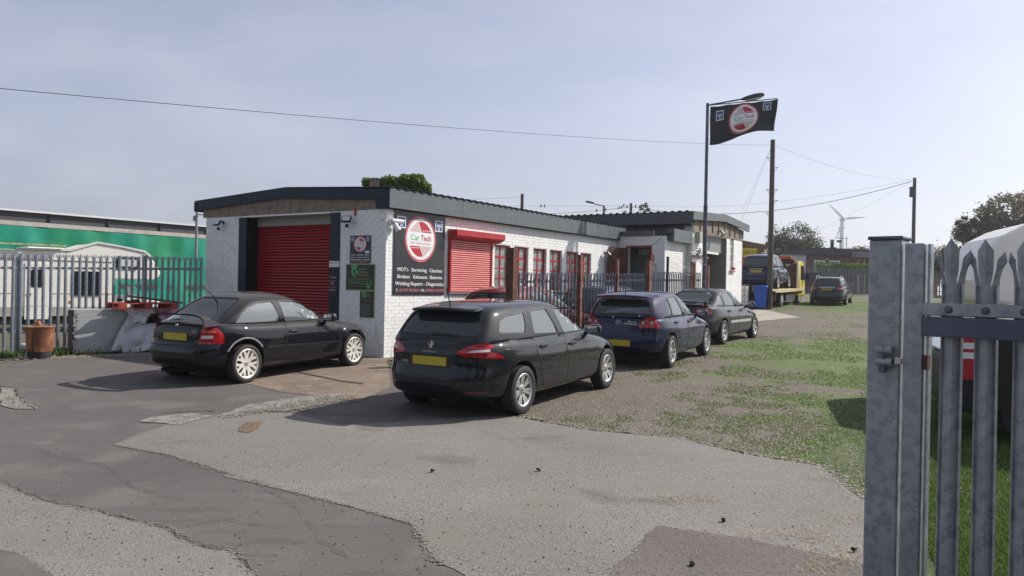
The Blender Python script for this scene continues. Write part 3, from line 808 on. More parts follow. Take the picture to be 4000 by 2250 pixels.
while k < SE - .1:
    e = min(k + .62, SE - .02)
    MB().prism([(k, 3.62), (e + .006, 3.62), (e + .006, wtop(e) - .25), (k, wtop(k) - .25)], -O2 - .012, -O2 - .001, 1).build('concrete_block', 'block_light', bm_)
    MB().box(e - .015, e + .02, -O2 - .045, -O2 - .013, 3.70, wtop(e) - .27).build('rafter_end', 'block_light', bm_)
    k = e + .01
for a, b in [(12.38, 13.9), (13.9, 15.65), (15.65, 17.1), (17.1, 18.55)]:
    MB().prism([(a, wtop(a) - .26), (b, wtop(b) - .26), (b, wtop(b)), (a, wtop(a))], -O2 - .14, -O2 - .08, 1).build('fascia_panel', 'fascia_grey', WS)
# eaves fascia towards the camera side
for k in range(5):
    MB().box(12.38, 12.41, -O2 - .08 + k * 1.9, -O2 + 1.80 + k * 1.9, 3.86, 4.245).build('fascia_panel', 'fascia_dark', WS)
MB().box(12.42, S1, -O2 - .05, 6.5, 3.82, 3.86).build('soffit', 'joint_dark', WS)
MB().box(S1 - .04, S1, -1.55, 4.5, 3.3, 3.82).build('upper_wall', 'fascia_dark', WS)
rf = MB().prism([(12.42, 4.20), (15.65, 4.39), (18.5, 4.20), (18.5, 4.16), (15.65, 4.35), (12.42, 4.16)], -O2 - .05, 7.5, 1).build('roof', 'roof_black', WS)
for k in range(9):
    for (xa, za, xb, zb) in ((12.34, 4.255, 15.65, 4.435), (18.6, 4.255, 15.65, 4.435)):
        vs, fs = roof_sheet(0, 1.0, 0, za, 1, zb)
        vs = [(xa + (xb - xa) * v[1], -O2 - .1 + k * 1.0 + v[0], v[2]) for v in vs]
        MB().add(vs, fs).build('roof_sheet', 'roof_black', rf)
# shutter door half raised
sd_ = MB().box(gd[0], gd[1], -O2 + .16, -O2 + .18, 3.05, 3.6).build('roller_door', 'mid_grey', WS)
z = 3.06; s0 = None
while z < 3.58:
    q = MB().box(gd[0] + .02, gd[1] - .02, -O2 + .145, -O2 + .16, .005, .06)
    if s0 is None: s0 = q.build('slat', 'lamp_grey', sd_); s0.location = (0, 0, z)
    else: inst(s0, sd_, (0, 0, z))
    z += .07
MB().box(gd[0], gd[1] - .5, -O2 + .12, -O2 + .2, 2.98, 3.05).build('door_bottom_rail', 'plastic_white', WS)
MB().box(gd[1] - .02, gd[1] - .0, -O2 + .001, -O2 + 1.0, .3, 3.6).build('door_reveal', 'mid_grey', WS)
MB().box(S1 + .3, SE - .3, 2.5, 2.6, .3, 3.6).build('back_wall', 'interior', WS)
MB().box(S1 + .3, SE - .3, -O2 + .3, 2.5, .30, .34).build('floor', 'interior', WS)
z = .4; q = MB()
for k in range(12): MB().box(gd[0] + .02, gd[0] + .1, -O2 + .03, -O2 + .22, .5 + k * .21, .69 + k * .21).build('quoin_block', 'white_render', WS)
f = MB()
for a in (gw[0], gw[1] - .035): f.box(a, a + .035, -O2 + .03, -O2 + .08, gw[2], gw[3])
f.box(gw[0] + .19, gw[0] + .215, -O2 + .035, -O2 + .075, gw[2], gw[3])
for z in (gw[2], 2.75, 3.05, 3.34, gw[3] - .03): f.box(gw[0] + .035, gw[1] - .035, -O2 + .036, -O2 + .074, z, z + .025)
wf = f.build('window_frame', 'plastic_white', WS)
MB().box(gw[0] + .03, gw[1] - .03, -O2 + .05, -O2 + .055, gw[2], gw[3]).build('pane', 'pane', wf)
MB().box(gw[0] - .05, gw[1] + .06, -O2 - .08, -O2 + .0, gw[2] - .045, gw[2]).build('window_sill', 'mid_grey', WS)
# pale square box on the gable wall
b = MB().box(12.93, 13.35, -O2 - .16, -O2 - .01, 3.28, 3.62).build('meter_box', 'beige_panel', bevel=.01); b.matrix_world = BM
tag(b, 'pale green-grey square box fixed high on the workshop gable by the lamp post', 'box')
# a chair-like stand and a red cloth scrap in the doorway
b = MB().path([(14.4, -1.2, .35), (14.5, -1.2, 1.7), (14.3, -1.2, 1.85)], .02).path([(14.7, -1.2, .35), (14.5, -1.2, 1.6)], .02).cbox((14.5, -1.2, .8), (.5, .3, .5))
o = b.build('tool_stand', 'lamp_grey'); o.matrix_world = BM; tag(o, 'grey metal tool stand in the dark workshop doorway', 'tool stand')
q = MB(); r_ = random.Random(4)
for k in range(14): q.cbox((16.8 + r_.uniform(-.12, .16), -O2 - .06 + r_.uniform(-.03, .03), 2.49 + r_.uniform(-.03, .07)), (.06, .05, .05), T=None)
o = q.build('red_cloth', 'sign_red'); o.matrix_world = BM; tag(o, 'crumpled red cloth on the sill of the narrow workshop window', 'cloth')

# ------------------------------------------------------------------ floodlights, camera cluster
def floodlight(s, y, z, facing, label):
    t = thing('floodlight', label, 'floodlight', group='small floodlights on the white walls'); t.matrix_world = BM @ Matrix.Translation((s, y, z)) @ Matrix.Rotation(facing, 4, 'Z')
    # faces -x of its own frame
    q = MB().box(-.015, .0, -.03, .03, -.04, .04); q.path([(-.0, 0, 0), (-.12, 0, .02), (-.16, 0, -.02)], .012); q.build('bracket', 'black', t)
    Tm = Matrix.Translation((-.18, 0, -.02)) @ Matrix.Rotation(R(35), 4, 'Y')
    MB().box(-.02, .025, -.10, .10, -.075, .075, T=Tm).build('housing', 'black', t, bevel=.006)
    MB().box(-.026, -.021, -.08, .08, -.055, .055, T=Tm).build('lens', 'lamp_lens', t)
    MB().tube((-.15, 0, -.12), (-.15, 0, -.19), .03, .035, 10).build('sensor', 'black', t)
floodlight(0, 5.28, 3.10, 0, 'black floodlight left of the big red roller door under the beam')
floodlight(0, 1.05, 3.06, R(25), 'black floodlight right of the big red roller door with pale lens')
floodlight(9.95, 0, 2.80, R(90), 'black floodlight on the long wall between last window and annexe')
floodlight(15.2, -O2, 3.78, R(90), 'black floodlight above the workshop doorway')
t = thing('security_camera', 'cluster of white security camera heads on the corner of the garage', 'camera'); t.matrix_world = BM
MB().box(-.055, -.006, .02, .13, 3.02, 3.12).build('junction_box', 'plastic_white', t, bevel=.006)
MB().tube((.10, -.005, 2.98), (.10, -.09, 2.98), .075, .06, 16).build('base', 'plastic_white', t)
MB().tube((.06, -.10, 3.0), (.34, -.16, 2.99), .042, .045, 14).build('head', 'plastic_white', t)
MB().tube((.13, -.10, 2.95), (.20, -.17, 2.80), .05, .055, 14).build('head', 'plastic_white', t)
MB().tube((.201, -.171, 2.798), (.206, -.176, 2.79), .04, .04, 14).build('lens', 'black', t)
MB().path([(-.03, .03, 3.02), (0, -.02, 2.9), (.04, -.03, 2.82), (.09, -.03, 2.80), (.10, -.04, 2.92)], .008).build('cable', 'plastic_white', t)

# ------------------------------------------------------------------ printed marks shared by the boards and the flag
def P2(vs, fs, m): return (vs, fs, m)
def disc2(cx, cy, rx, ry, n=48, a0=0, a1=360, inner=0):
    vs = []; fs = []
    for i in range(n + 1):
        a = R(a0 + (a1 - a0) * i / n)
        vs += [(cx + rx * math.cos(a), cy + ry * math.sin(a)), (cx + rx * inner * math.cos(a), cy + ry * inner * math.sin(a))]
        if i: k = 2 * i; fs.append((k - 2, k, k + 1, k - 1))
    return vs, fs
def poly2(pts): return list(pts), [tuple(range(len(pts)))]
def triangles_badge(x0, y0, x1, y1):
    out = [(*poly2([(x0, y0), (x1, y0), (x1, y1), (x0, y1)]), 'sign_white', 1)]
    w = x1 - x0; h = y1 - y0; b = .09
    out.append((*poly2([(x0 + b * w, y0 + b * h), (x1 - b * w, y0 + b * h), (x1 - b * w, y1 - b * h), (x0 + b * w, y1 - b * h)]), 'sign_blue', 2))
    def tri(cx, cy, s, m, l): out.append((*poly2([(x0 + (cx - s) * w, y0 + (cy - s * .75) * h), (x0 + (cx + s) * w, y0 + (cy - s * .75) * h), (x0 + cx * w, y0 + (cy + s * 1.15) * h)]), m, l))
    for cx, cy in ((.35, .56), (.65, .56), (.5, .28)):
        tri(cx, cy, .165, 'sign_white', 3); tri(cx, cy - .012, .07, 'sign_blue', 4)
    return out
def roundel(cx, cy, rx, ry, detail=True):
    o = []
    o.append((*disc2(cx, cy, rx, ry), 'sign_red', 1))
    o.append((*disc2(cx, cy, rx * .985, ry * .985, inner=.955), 'sign_pink', 2))
    o.append((*disc2(cx, cy, rx * .90, ry * .90), 'sign_white', 3))
    def C(x, y): return (cx + x * rx, cy + y * ry)
    def band(sgn):
        # red segment with stars, striped quarter beside it; sgn=+1 top, -1 bottom (turned 180)
        pts = [(.70, .30), (.08, .30), (-.16, .74), (.05, .77), (.25, .73), (.42, .64), (.56, .51), (.64, .40)]
        o.append((*poly2([C(sgn * a, sgn * b) for a, b in pts]), 'sign_red', 4))
        for k in range(8):
            xb = -.70 + k * .098; top = .30 + .055 * (k + 1)
            xt = xb - .55 * (top - .30)
            o.append((*poly2([C(sgn * xb, sgn * .30), C(sgn * (xb + .036), sgn * .30), C(sgn * (xt + .036), sgn * top), C(sgn * xt, sgn * top)]), 'sign_red', 4))
        for k in range(4):
            sx = .17 + k * .125; sy = .38
            vs = []
            for i in range(10):
                r_ = .052 if i % 2 == 0 else .022
                a = R(90 + i * 36); vs.append((sgn * sx + r_ * math.cos(a), sgn * sy + r_ * math.sin(a)))
            o.append((*poly2([C(a, b) for a, b in vs]), 'sign_white', 5))
    band(1); band(-1)
    for t, a, b, y, h, m in (('Car', -.64, -.10, -.06, .25, 'sign_green'), ('Tech', .0, .64, -.06, .25, 'sign_red'), ('MOT & Service Centre', -.62, .63, -.22, .09, 'sign_red')):
        vs, fs = text_fit(t, a, b, y, h)
        o.append(([C(x, yy) for x, yy in vs], fs, m, 5))
        if h > .2:   # bolder strokes
            o.append(([C(x + .018, yy) for x, yy in vs], fs, m, 6))
    return o
def lay_marks(marks, fn, parent, eps=.0006):
    """fn maps (u, v, lift) to 3D; marks of one colour become one printed part"""
    by = {}
    for vs, fs, m, lv in marks:
        mb = by.setdefault(m, MB()); mb.add([fn(u, v, eps * lv) for u, v in vs], fs)
    for m, mb in by.items():
        me_o = mb.build('printing', m, parent)
def big_board_marks(W, H):
    o = roundel(.5 * W, .685 * H, .305 * W, .283 * H)
    o += triangles_badge(.05 * W, .80 * H, .21 * W, .94 * H); o += triangles_badge(.79 * W, .80 * H, .94 * W, .94 * H)
    def ln(t, a, b, y, h, m='sign_white', bold=True):
        vs, fs = text_fit(t, a * W, b * W, y * H, h * H)
        o.append((vs, fs, m, 1))
        if bold: o.append(([(x + .0045, y_) for x, y_ in vs], fs, m, 2))
    ln("MOT's", .07, .27, .285, .043); ln('-', .285, .305, .285, .043, 'sign_red'); ln('Servicing', .33, .63, .285, .043); ln('-', .65, .67, .285, .043, 'sign_red'); ln('Clutches', .69, .95, .285, .043)
    ln('Brakes', .07, .30, .20, .043); ln('-', .33, .35, .20, .043, 'sign_red'); ln('Exhausts', .37, .645, .20, .043); ln('-', .66, .68, .20, .043, 'sign_red'); ln('Batteries', .70, .95, .20, .043)
    ln('Welding Repairs - Diagnostics', .03, .985, .115, .045)
    ln('T.', .045, .085, .038, .035); ln('01777 819411', .11, .49, .038, .035, 'sign_pink'); ln('M.', .53, .60, .038, .035); ln('07540 151275', .62, .985, .038, .035, 'sign_pink')
    return o
bd = MB().box(.225, 1.915, -.028, -.012, 1.472, 3.228).build('garage_board', 'sign_black')
bd.matrix_world = BM; tag(bd, 'large black board with red and white roundel and service lines on the corner wall', 'sign')
lay_marks(big_board_marks(1.69, 1.756), lambda u, v, l: (.225 + u, -.028 - l, 1.472 + v), bd)
bd = MB().box(-.026, -.012, .40, .99, 2.115, 2.70).build('garage_board', 'sign_black')
bd.matrix_world = BM; tag(bd, 'small black roundel board on the shaded front wall', 'sign')
mk = big_board_marks(.59, .585)
mk += [(*poly2([(.44, .215), (.56, .215), (.56, .28), (.44, .28)]), 'sign_white', 2), (*poly2([(.44, .262), (.56, .262), (.56, .28), (.44, .28)]), 'sign_blue', 3)]
lay_marks(mk, lambda u, v, l: (-.026 - l, .99 - u, 2.115 + v), bd, .0004)
def oak_marks(cx, cy, s):
    o = [(*disc2(cx, cy, .5 * s, .62 * s, 20), 'sign_bluegreen', 1), (*disc2(cx + .16 * s, cy - .02 * s, .36 * s, .5 * s, 20), 'sign_darkgreen', 2), (*disc2(cx + .2 * s, cy - .12 * s, .2 * s, .26 * s, 12), 'sign_bluegreen', 3), (*disc2(cx - .12 * s, cy + .36 * s, .4 * s, .25 * s, 14), 'sign_bluegreen', 3)]
    return o
def framed(name, y0, y1, z0, z1, label):
    b = MB().box(-.022, -.010, y0, y1, z0, z1).build(name, 'sign_gold'); b.matrix_world = BM; tag(b, label, 'sign')
    MB().box(-.025, -.0225, y0 + .012, y1 - .012, z0 + .012, z1 - .012).build('face', 'sign_darkgreen', b)
    return b
def tx(o, t, a, b, y, h, m):
    vs, fs = text_fit(t, a, b, y, h); o.append((vs, fs, m, 3))
b = framed('member_board', .27, 1.095, 1.555, 2.10, 'wide black member board with gold edge, green lettering and a tick')
mk = oak_marks(.27, .40, .22)
for i, t in enumerate(('Green', 'Garage', 'Network')): tx(mk, t, .37, (.56, .60, .66)[i], .42 - i * .065, .05, 'sign_gold')
for q in (poly2([(.08, .13), (.72, .13), (.72, .235), (.08, .235)]),): mk.append((*q, 'sign_gold', 1)); mk.append((*poly2([(.088, .138), (.712, .138), (.712, .227), (.088, .227)]), 'sign_darkgreen', 2))
tx(mk, 'Registered Member', .12, .68, .16, .045, 'sign_bluegreen'); tx(mk, 'Helping to care for your environment', .09, .68, .07, .02, 'sign_gold')
mk.append((*poly2([(.60, .12), (.64, .12), (.665, .085), (.78, .22), (.675, .03), (.64, .03)]), 'sign_bluegreen', 4))
lay_marks(mk, lambda u, v, l: (-.0255 - l, 1.095 - u, 1.555 + v), b, .0004)
b = framed('charter_board', .27, .68, .985, 1.545, 'tall narrow dark charter board with small print below the member board')
mk = oak_marks(.13, .48, .13)
for i, t in enumerate(('Green', 'Garage', 'Network')): tx(mk, t, .19, (.29, .31, .34)[i], .50 - i * .035, .026, 'sign_gold')
tx(mk, 'Our commitment to the', .04, .37, .355, .02, 'sign_gold'); tx(mk, 'environment', .09, .33, .325, .018, 'sign_gold')
r_ = random.Random(3)
for k in range(13):
    mk.append((*poly2([(.03, .28 - k * .02), (.03 + r_.uniform(.2, .35), .28 - k * .02), (.03 + .3, .287 - k * .02), (.03, .287 - k * .02)]), 'mid_grey', 1))
lay_marks(mk, lambda u, v, l: (-.0255 - l, .68 - u, .985 + v), b, .0004)
# ------------------------------------------------------------------ cars: x forward from the rear axle, y left, z up
def curve(pts):
    xs = [p[0] for p in pts]; ys = [p[1] for p in pts]; n = len(xs)
    h = [xs[i + 1] - xs[i] for i in range(n - 1)]; dl = [(ys[i + 1] - ys[i]) / h[i] for i in range(n - 1)]
    m = [0.0] * n
    m[0] = dl[0]; m[-1] = dl[-1]
    for i in range(1, n - 1):
        if dl[i - 1] * dl[i] > 0:
            w1 = 2 * h[i] + h[i - 1]; w2 = h[i] + 2 * h[i - 1]
            m[i] = (w1 + w2) / (w1 / dl[i - 1] + w2 / dl[i])
    def f(x):
        if x <= xs[0]: return ys[0]
        if x >= xs[-1]: return ys[-1]
        i = 0
        while x > xs[i + 1]: i += 1
        t = (x - xs[i]) / h[i]
        return ((1 + 2 * t) * (1 - t) ** 2 * ys[i] + t * (1 - t) ** 2 * h[i] * m[i] + t * t * (3 - 2 * t) * ys[i + 1] + t * t * (t - 1) * h[i] * m[i + 1])
    return f
def cube_grid(nx, ny, nz):
    """surface grid of a cube, points crowded towards the edges"""
    def sp(n): 
        return [(.45 * (2 * i / n - 1) + .55 * math.sin(math.pi / 2 * (2 * i / n - 1))) for i in range(n + 1)]
    X, Y, Z = sp(nx), sp(ny), sp(nz); idx = {}; vs = []; fs = []
    def v(i, j, k):
        if (i, j, k) not in idx: idx[(i, j, k)] = len(vs); vs.append((X[i], Y[j], Z[k]))
        return idx[(i, j, k)]
    for i in range(nx):
        for j in range(ny):
            for k, fl in ((0, 1), (nz, 0)):
                q = [v(i, j, k), v(i + 1, j, k), v(i + 1, j + 1, k), v(i, j + 1, k)]
                fs.append(tuple(q[::-1]) if fl else tuple(q))
    for i in range(nx):
        for k in range(nz):
            for j, fl in ((0, 0), (ny, 1)):
                q = [v(i, j, k), v(i + 1, j, k), v(i + 1, j, k + 1), v(i, j, k + 1)]
                fs.append(tuple(q[::-1]) if fl else tuple(q))
    for j in range(ny):
        for k in range(nz):
            for i, fl in ((0, 1), (nx, 0)):
                q = [v(i, j, k), v(i, j + 1, k), v(i, j + 1, k + 1), v(i, j, k + 1)]
                fs.append(tuple(q[::-1]) if fl else tuple(q))
    return vs, fs
def rounded(a, b, c, n, m):
    r = max(abs(a), abs(b))
    if r > 1e-6:
        k = r / ((abs(a) ** n + abs(b) ** n) ** (1 / n)); a *= k; b *= k
    k = 1 / ((r ** m + abs(c) ** m) ** (1 / m))
    return a * k, b * k, c * k
def lower_mesh(S):
    vs, fs = cube_grid(44, 16, 16); out = []
    zt = curve(S['top']); zb = curve(S['bot']); xr = curve(S['rear']); xf = curve(S['front']); wp = curve(S['wprof']); wx = curve(S['wplan'])
    for a, b, c in vs:
        a, b, c = rounded(a, b, c, 5.5, 9)
        zc = (c + 1) / 2
        x0 = xr(.6) + (xf(.6) - xr(.6)) * (a + 1) / 2
        for _ in range(2):
            z = zb(x0) + zc * (zt(x0) - zb(x0))
            x = xr(z) + (xf(z) - xr(z)) * (a + 1) / 2
            x0 = x
        y = b * S['W'] * wp(zc) * wx(x)
        z += S.get('crown', .035) * (1 - b * b) * max(0, zc) ** 6
        out.append((x, y, z))
    return out, fs
def green_mesh(S, inset=0.0):
    vs, fs = cube_grid(30, 16, 14); out = []
    zt = curve(S['roof']); gr = curve(S['gr']); gf = curve(S['gf'])
    z0 = S['gz'] - (.1 if inset else 0)
    xm = (gr(.5) + gf(.5)) / 2; hl = (gf(.5) - gr(.5)) / 2
    for a, b, c in vs:
        a, b, c = rounded(a, b, c, S.get('gn', 7), S.get('gm', 6))
        zc = (c + 1) / 2
        x = gr(zc) + inset + (gf(zc) - gr(zc) - 2 * inset) * (a + 1) / 2
        top = zt(x) - inset
        z = z0 + zc * (top - z0)
        w = S['gw0'] + (S['gw1'] - S['gw0']) * zc ** 1.25 - inset
        w *= 1 - .07 * abs((x - xm) / hl) ** 2.5
        y = b * w
        z += .03 * (1 - b * b) * zc ** 6
        out.append((x, y, z))
    return out, fs
def me_from(vs, fs, name='m'):
    me = bpy.data.meshes.new(name); me.from_pydata(vs, [], fs); fix_normals(me); return me
def cut(me, cutters):
    """subtract closed meshes from a mesh (exact boolean)"""
    ob = bpy.data.objects.new('b', me); col.objects.link(ob); cs = []
    for c in cutters:
        co = bpy.data.objects.new('c', c); col.objects.link(co); cs.append(co)
        md = ob.modifiers.new('x', 'BOOLEAN'); md.operation = 'DIFFERENCE'; md.solver = 'EXACT'; md.object = co
    dg = bpy.context.evaluated_depsgraph_get(); dg.update()
    r = bpy.data.meshes.new_from_object(ob.evaluated_get(dg))
    for o in cs + [ob]: bpy.data.objects.remove(o)
    return r
def prism_me(poly, t0, t1, axis):
    q = MB().prism(poly, t0, t1, axis); return me_from(q.v, q.f)
def roundpoly(pts, rad, n=4):
    """polygon with rounded corners"""
    out = []; k = len(pts)
    for i in range(k):
        p0 = Vector(pts[i - 1]); p = Vector(pts[i]); p1 = Vector(pts[(i + 1) % k])
        d0 = (p0 - p); d1 = (p1 - p); r = min(rad, d0.length * .45, d1.length * .45)
        a = p + d0.normalized() * r; b = p + d1.normalized() * r
        for j in range(n + 1):
            t = j / n; out.append(tuple((1 - t) ** 2 * a + 2 * t * (1 - t) * p + t * t * b))
    return out
def grown(poly, d):
    c = Vector((sum(p[0] for p in poly) / len(poly), sum(p[1] for p in poly) / len(poly)))
    k = len(poly); out = []
    area = sum(poly[i][0] * poly[(i + 1) % k][1] - poly[(i + 1) % k][0] * poly[i][1] for i in range(k))
    s = 1 if area > 0 else -1
    for i in range(k):
        p0 = Vector(poly[i - 1]); p = Vector(poly[i]); p1 = Vector(poly[(i + 1) % k])
        n0 = Vector(((p - p0).y, -(p - p0).x)); n1 = Vector(((p1 - p).y, -(p1 - p).x))
        n = (n0.normalized() if n0.length > 1e-9 else n0) + (n1.normalized() if n1.length > 1e-9 else n1)
        if n.length > 1e-6: n = n.normalized()
        out.append(tuple(p + n * d * s))
    return out
class Body:
    """surface pieces are laid on the body by casting rays at it"""
    def __init__(s, meshes):
        vs = []; fs = []
        for me in meshes:
            o = len(vs); vs += [v.co.copy() for v in me.vertices]; fs += [tuple(i + o for i in p.vertices) for p in me.polygons]
        s.t = BVHTree.FromPolygons(vs, fs)
    def _hit(s, o, d):
        h = s.t.ray_cast(o, d, 6)
        return h[0], h[1]
    def patch(s, poly, mode, off=.003, th=.006, step=.07, sgn=-1, ctr=None):
        """mode 'side': poly (x,z), sgn -1 right / +1 left; 'rear'/'front': poly (y,z); 'cyl': poly (degrees, z) round ctr (x,y); 'top': (x,y)"""
        if mode == 'cyl': stepx = 4.0
        elif mode == 'rearc': stepx = step
        else: stepx = step
        bm = bmesh.new()
        vs = [bm.verts.new((p[0], p[1], 0)) for p in poly]
        try: bm.faces.new(vs)
        except ValueError: bm.free(); return [], []
        xs = [p[0] for p in poly]; zs = [p[1] for p in poly]
        for ax, lo, hi, st in ((0, min(xs), max(xs), stepx), (1, min(zs), max(zs), step)):
            v = lo + st
            while v < hi - 1e-4:
                co = [0, 0, 0]; co[ax] = v; no = [0, 0, 0]; no[ax] = 1
                bmesh.ops.bisect_plane(bm, geom=bm.verts[:] + bm.edges[:] + bm.faces[:], plane_co=co, plane_no=no); v += st
        bmesh.ops.triangulate(bm, faces=[f for f in bm.faces if len(f.verts) > 4])
        bm.verts.index_update()
        P = []; ok = []
        for v in bm.verts:
            a, z = v.co.x, v.co.y
            if mode == 'side': o = Vector((a, sgn * 2.5, z)); d = Vector((0, -sgn, 0))
            elif mode == 'rear': o = Vector((-4, a, z)); d = Vector((1, 0, 0))
            elif mode == 'front': o = Vector((6, a, z)); d = Vector((-1, 0, 0))
            elif mode == 'top': o = Vector((a, z, 4)); d = Vector((0, 0, -1))
            else:
                dd = Vector((math.cos(R(a)), math.sin(R(a)), 0)); o = Vector((ctr[0], ctr[1], z)) + dd * 3; d = -dd
            h, n = s._hit(o, d)
            ok.append(h is not None); P.append((h, -d) if h is not None else (None, -d))
        co = [None if h is None else h for h, n in P]
        fs = [tuple(v.index for v in f.verts) for f in bm.faces if all(ok[v.index] for v in f.verts)]
        bm.free()
        used = sorted({i for f in fs for i in f}); mp = {k: i for i, k in enumerate(used)}
        top = [co[i] + P[i][1] * off for i in used]; bot = [co[i] + P[i][1] * (off - th) for i in used]
        fs = [tuple(mp[i] for i in f) for f in fs]
        n = len(top); from collections import Counter
        ec = Counter()
        for f in fs:
            for i in range(len(f)): ec[tuple(sorted((f[i], f[(i + 1) % len(f)])))] += 1
        F = fs + [tuple(n + i for i in f[::-1]) for f in fs] + [(a, b, n + b, n + a) for (a, b), c in ec.items() if c == 1]
        return [tuple(v) for v in top + bot], F
    def line(s, pts, w, mode='side', off=.0015, sgn=-1, ctr=None, step=.05):
        """thin dark strip along a polyline"""
        mb = MB()
        P = []
        for a, b in zip(pts, pts[1:]):
            a = Vector(a); b = Vector(b); k = max(1, int((b - a).length / (step if mode != 'cyl' else 3)))
            for j in range(k): P.append(a.lerp(b, j / k))
        P.append(Vector(pts[-1]))
        H = []
        for p in P:
            if mode == 'side': o = Vector((p.x, sgn * 2.5, p.y)); d = Vector((0, -sgn, 0))
            elif mode == 'rear': o = Vector((-4, p.x, p.y)); d = Vector((1, 0, 0))
            elif mode == 'front': o = Vector((6, p.x, p.y)); d = Vector((-1, 0, 0))
            elif mode == 'top': o = Vector((p.x, p.y, 4)); d = Vector((0, 0, -1))
            else:
                dd = Vector((math.cos(R(p.x)), math.sin(R(p.x)), 0)); o = Vector((ctr[0], ctr[1], p.y)) + dd * 3; d = -dd
            h, n = s._hit(o, d)
            H.append((h, n if (h is not None and n.dot(d) < 0) else (-n if h is not None else None)))
        for (h0, n0), (h1, n1) in zip(H, H[1:]):
            if h0 is None or h1 is None or (h1 - h0).length > .25: continue
            t = (h1 - h0).normalized(); sd_ = n0.cross(t).normalized() * w / 2
            q = [h0 + n0 * off + sd_, h1 + n1 * off + sd_, h1 + n1 * off - sd_, h0 + n0 * off - sd_]
            mb.add(q, [(0, 1, 2, 3)])
        return mb
def put(vf, name, m, parent, smooth=35):
    vs, fs = vf
    if not fs: return None
    return MB().add(vs, fs).build(name, m, parent, smooth=smooth)

def make_wheel(parent, r, w, rr, style, rim_m, x, y, side, z=None):
    """tyre, rim and disc; side -1 right, +1 left; axis along y"""
    T = Matrix.Rotation(R(90) * (1 if side < 0 else -1), 4, 'X')       # local +z faces outwards
    wh = bpy.data.objects.new('wheel', None); col.objects.link(wh); wh.parent = parent
    wh.location = (x, y, z if z is not None else r); wh.empty_display_size = .1
    h = w / 2
    prof = [(rr + .004, -h * .9), (rr + .02, -h), (r - .03, -h), (r - .008, -h * .86), (r, -h * .6), (r, h * .6), (r - .008, h * .86), (r - .03, h), (rr + .03, h * 1.02), (rr + .004, h * .93)]
    MB().lathe(prof, 40, 0, T, closed=True).build('tyre', 'tyre', wh, smooth=30)
    # grooves on the tread
    mb = MB(); n = 44
    for i in range(n):
        a = 2 * math.pi * i / n
        Q = T @ Matrix.Rotation(a, 4, 'Z')
        for sg in (-1, 1):
            mb.cbox((r - .0035, 0, sg * h * .72), (.012, .012, h * .34), 0, Q)
    mb.build('tread', 'black_matt', wh)['kind'] = 'stuff'
    o = h * .86
    rim = MB()
    rim.lathe([(rr + .006, o), (rr - .008, o + .008), (rr - .026, o - .002), (rr - .03, o - .05), (rr - .04, -h * .8), (rr - .03, -h * .8), (rr + .004, o - .03)], 40, 0, T, closed=True)
    ns, kind = style
    for k in range(ns):
        Q = T @ Matrix.Rotation(2 * math.pi * k / ns + R(90), 4, 'Z')
        def spoke(r0, r1, w0, w1, a0, a1, z0, z1, t=.03):
            vs = []
            for (rad, ww, aa, zz) in ((r0, w0, a0, z0), (r1, w1, a1, z1)):
                c = Vector((rad * math.cos(aa), rad * math.sin(aa), 0)); tt = Vector((-math.sin(aa), math.cos(aa), 0)) * ww / 2
                for s_ in (-1, 1):
                    for dz in (0, -t): p = c + tt * s_ * (1 if dz == 0 else .8); vs.append((p.x, p.y, zz + dz))
            rim.add(vs, [(0, 1, 3, 2), (4, 6, 7, 5), (0, 4, 5, 1), (2, 3, 7, 6), (0, 2, 6, 4), (1, 5, 7, 3)], 0, Q)
        R0 = .05; R1 = rr - .022
        if kind == 'Y':      # stem that forks into two
            spoke(R0, rr * .60, .062, .078, 0, 0, o - .018, o - .012)
            for s_ in (-1, 1): spoke(rr * .52, R1, .045, .040, s_ * .10, s_ * .25, o - .012, o - .004)
        elif kind == 'twin':
            for s_ in (-1, 1): spoke(R0, R1, .028, .040, s_ * .20, s_ * .145, o - .03, o - .006)
        elif kind == 'thin': spoke(R0, R1, .024, .030, 0, 0, o - .03, o - .006)
        else: spoke(R0, R1, .075, .055, 0, 0, o - .03, o - .006)
    rim.lathe([(0, o - .012), (.034, o - .014), (.062, o - .024), (.066, o - .06), (0, o - .06)], 20, 0, T)
    rim.build('rim', rim_m, wh, smooth=30)
    mb = MB().lathe([(0, o - .055), (rr * .62, o - .06), (rr * .62, o - .075), (0, o - .075)], 24, 0, T); mb.v = [tuple(v) for v in mb.v]; mb.build('brake_disc', 'disc', wh, smooth=30)
    mb = MB().lathe([(0, -h * .5), (rr - .031, -h * .5), (rr - .031, -h * .6), (0, -h * .6)], 24, 0, T); mb.build('wheel_back', 'black_matt', wh)
    bl = MB()
    for k in range(5 if ns != 4 else 4):
        a = 2 * math.pi * k / 5 + .3; bl.tube((.04 * math.cos(a), .04 * math.sin(a), o - .022), (.04 * math.cos(a), .04 * math.sin(a), o - .008), .008, .007, 6, 0, True, T)
    bl.tube((0, 0, o - .014), (0, 0, o - .006), .024, .022, 12, 0, True, T)
    bl.build('wheel_bolts', 'mid_grey', wh)
    return wh

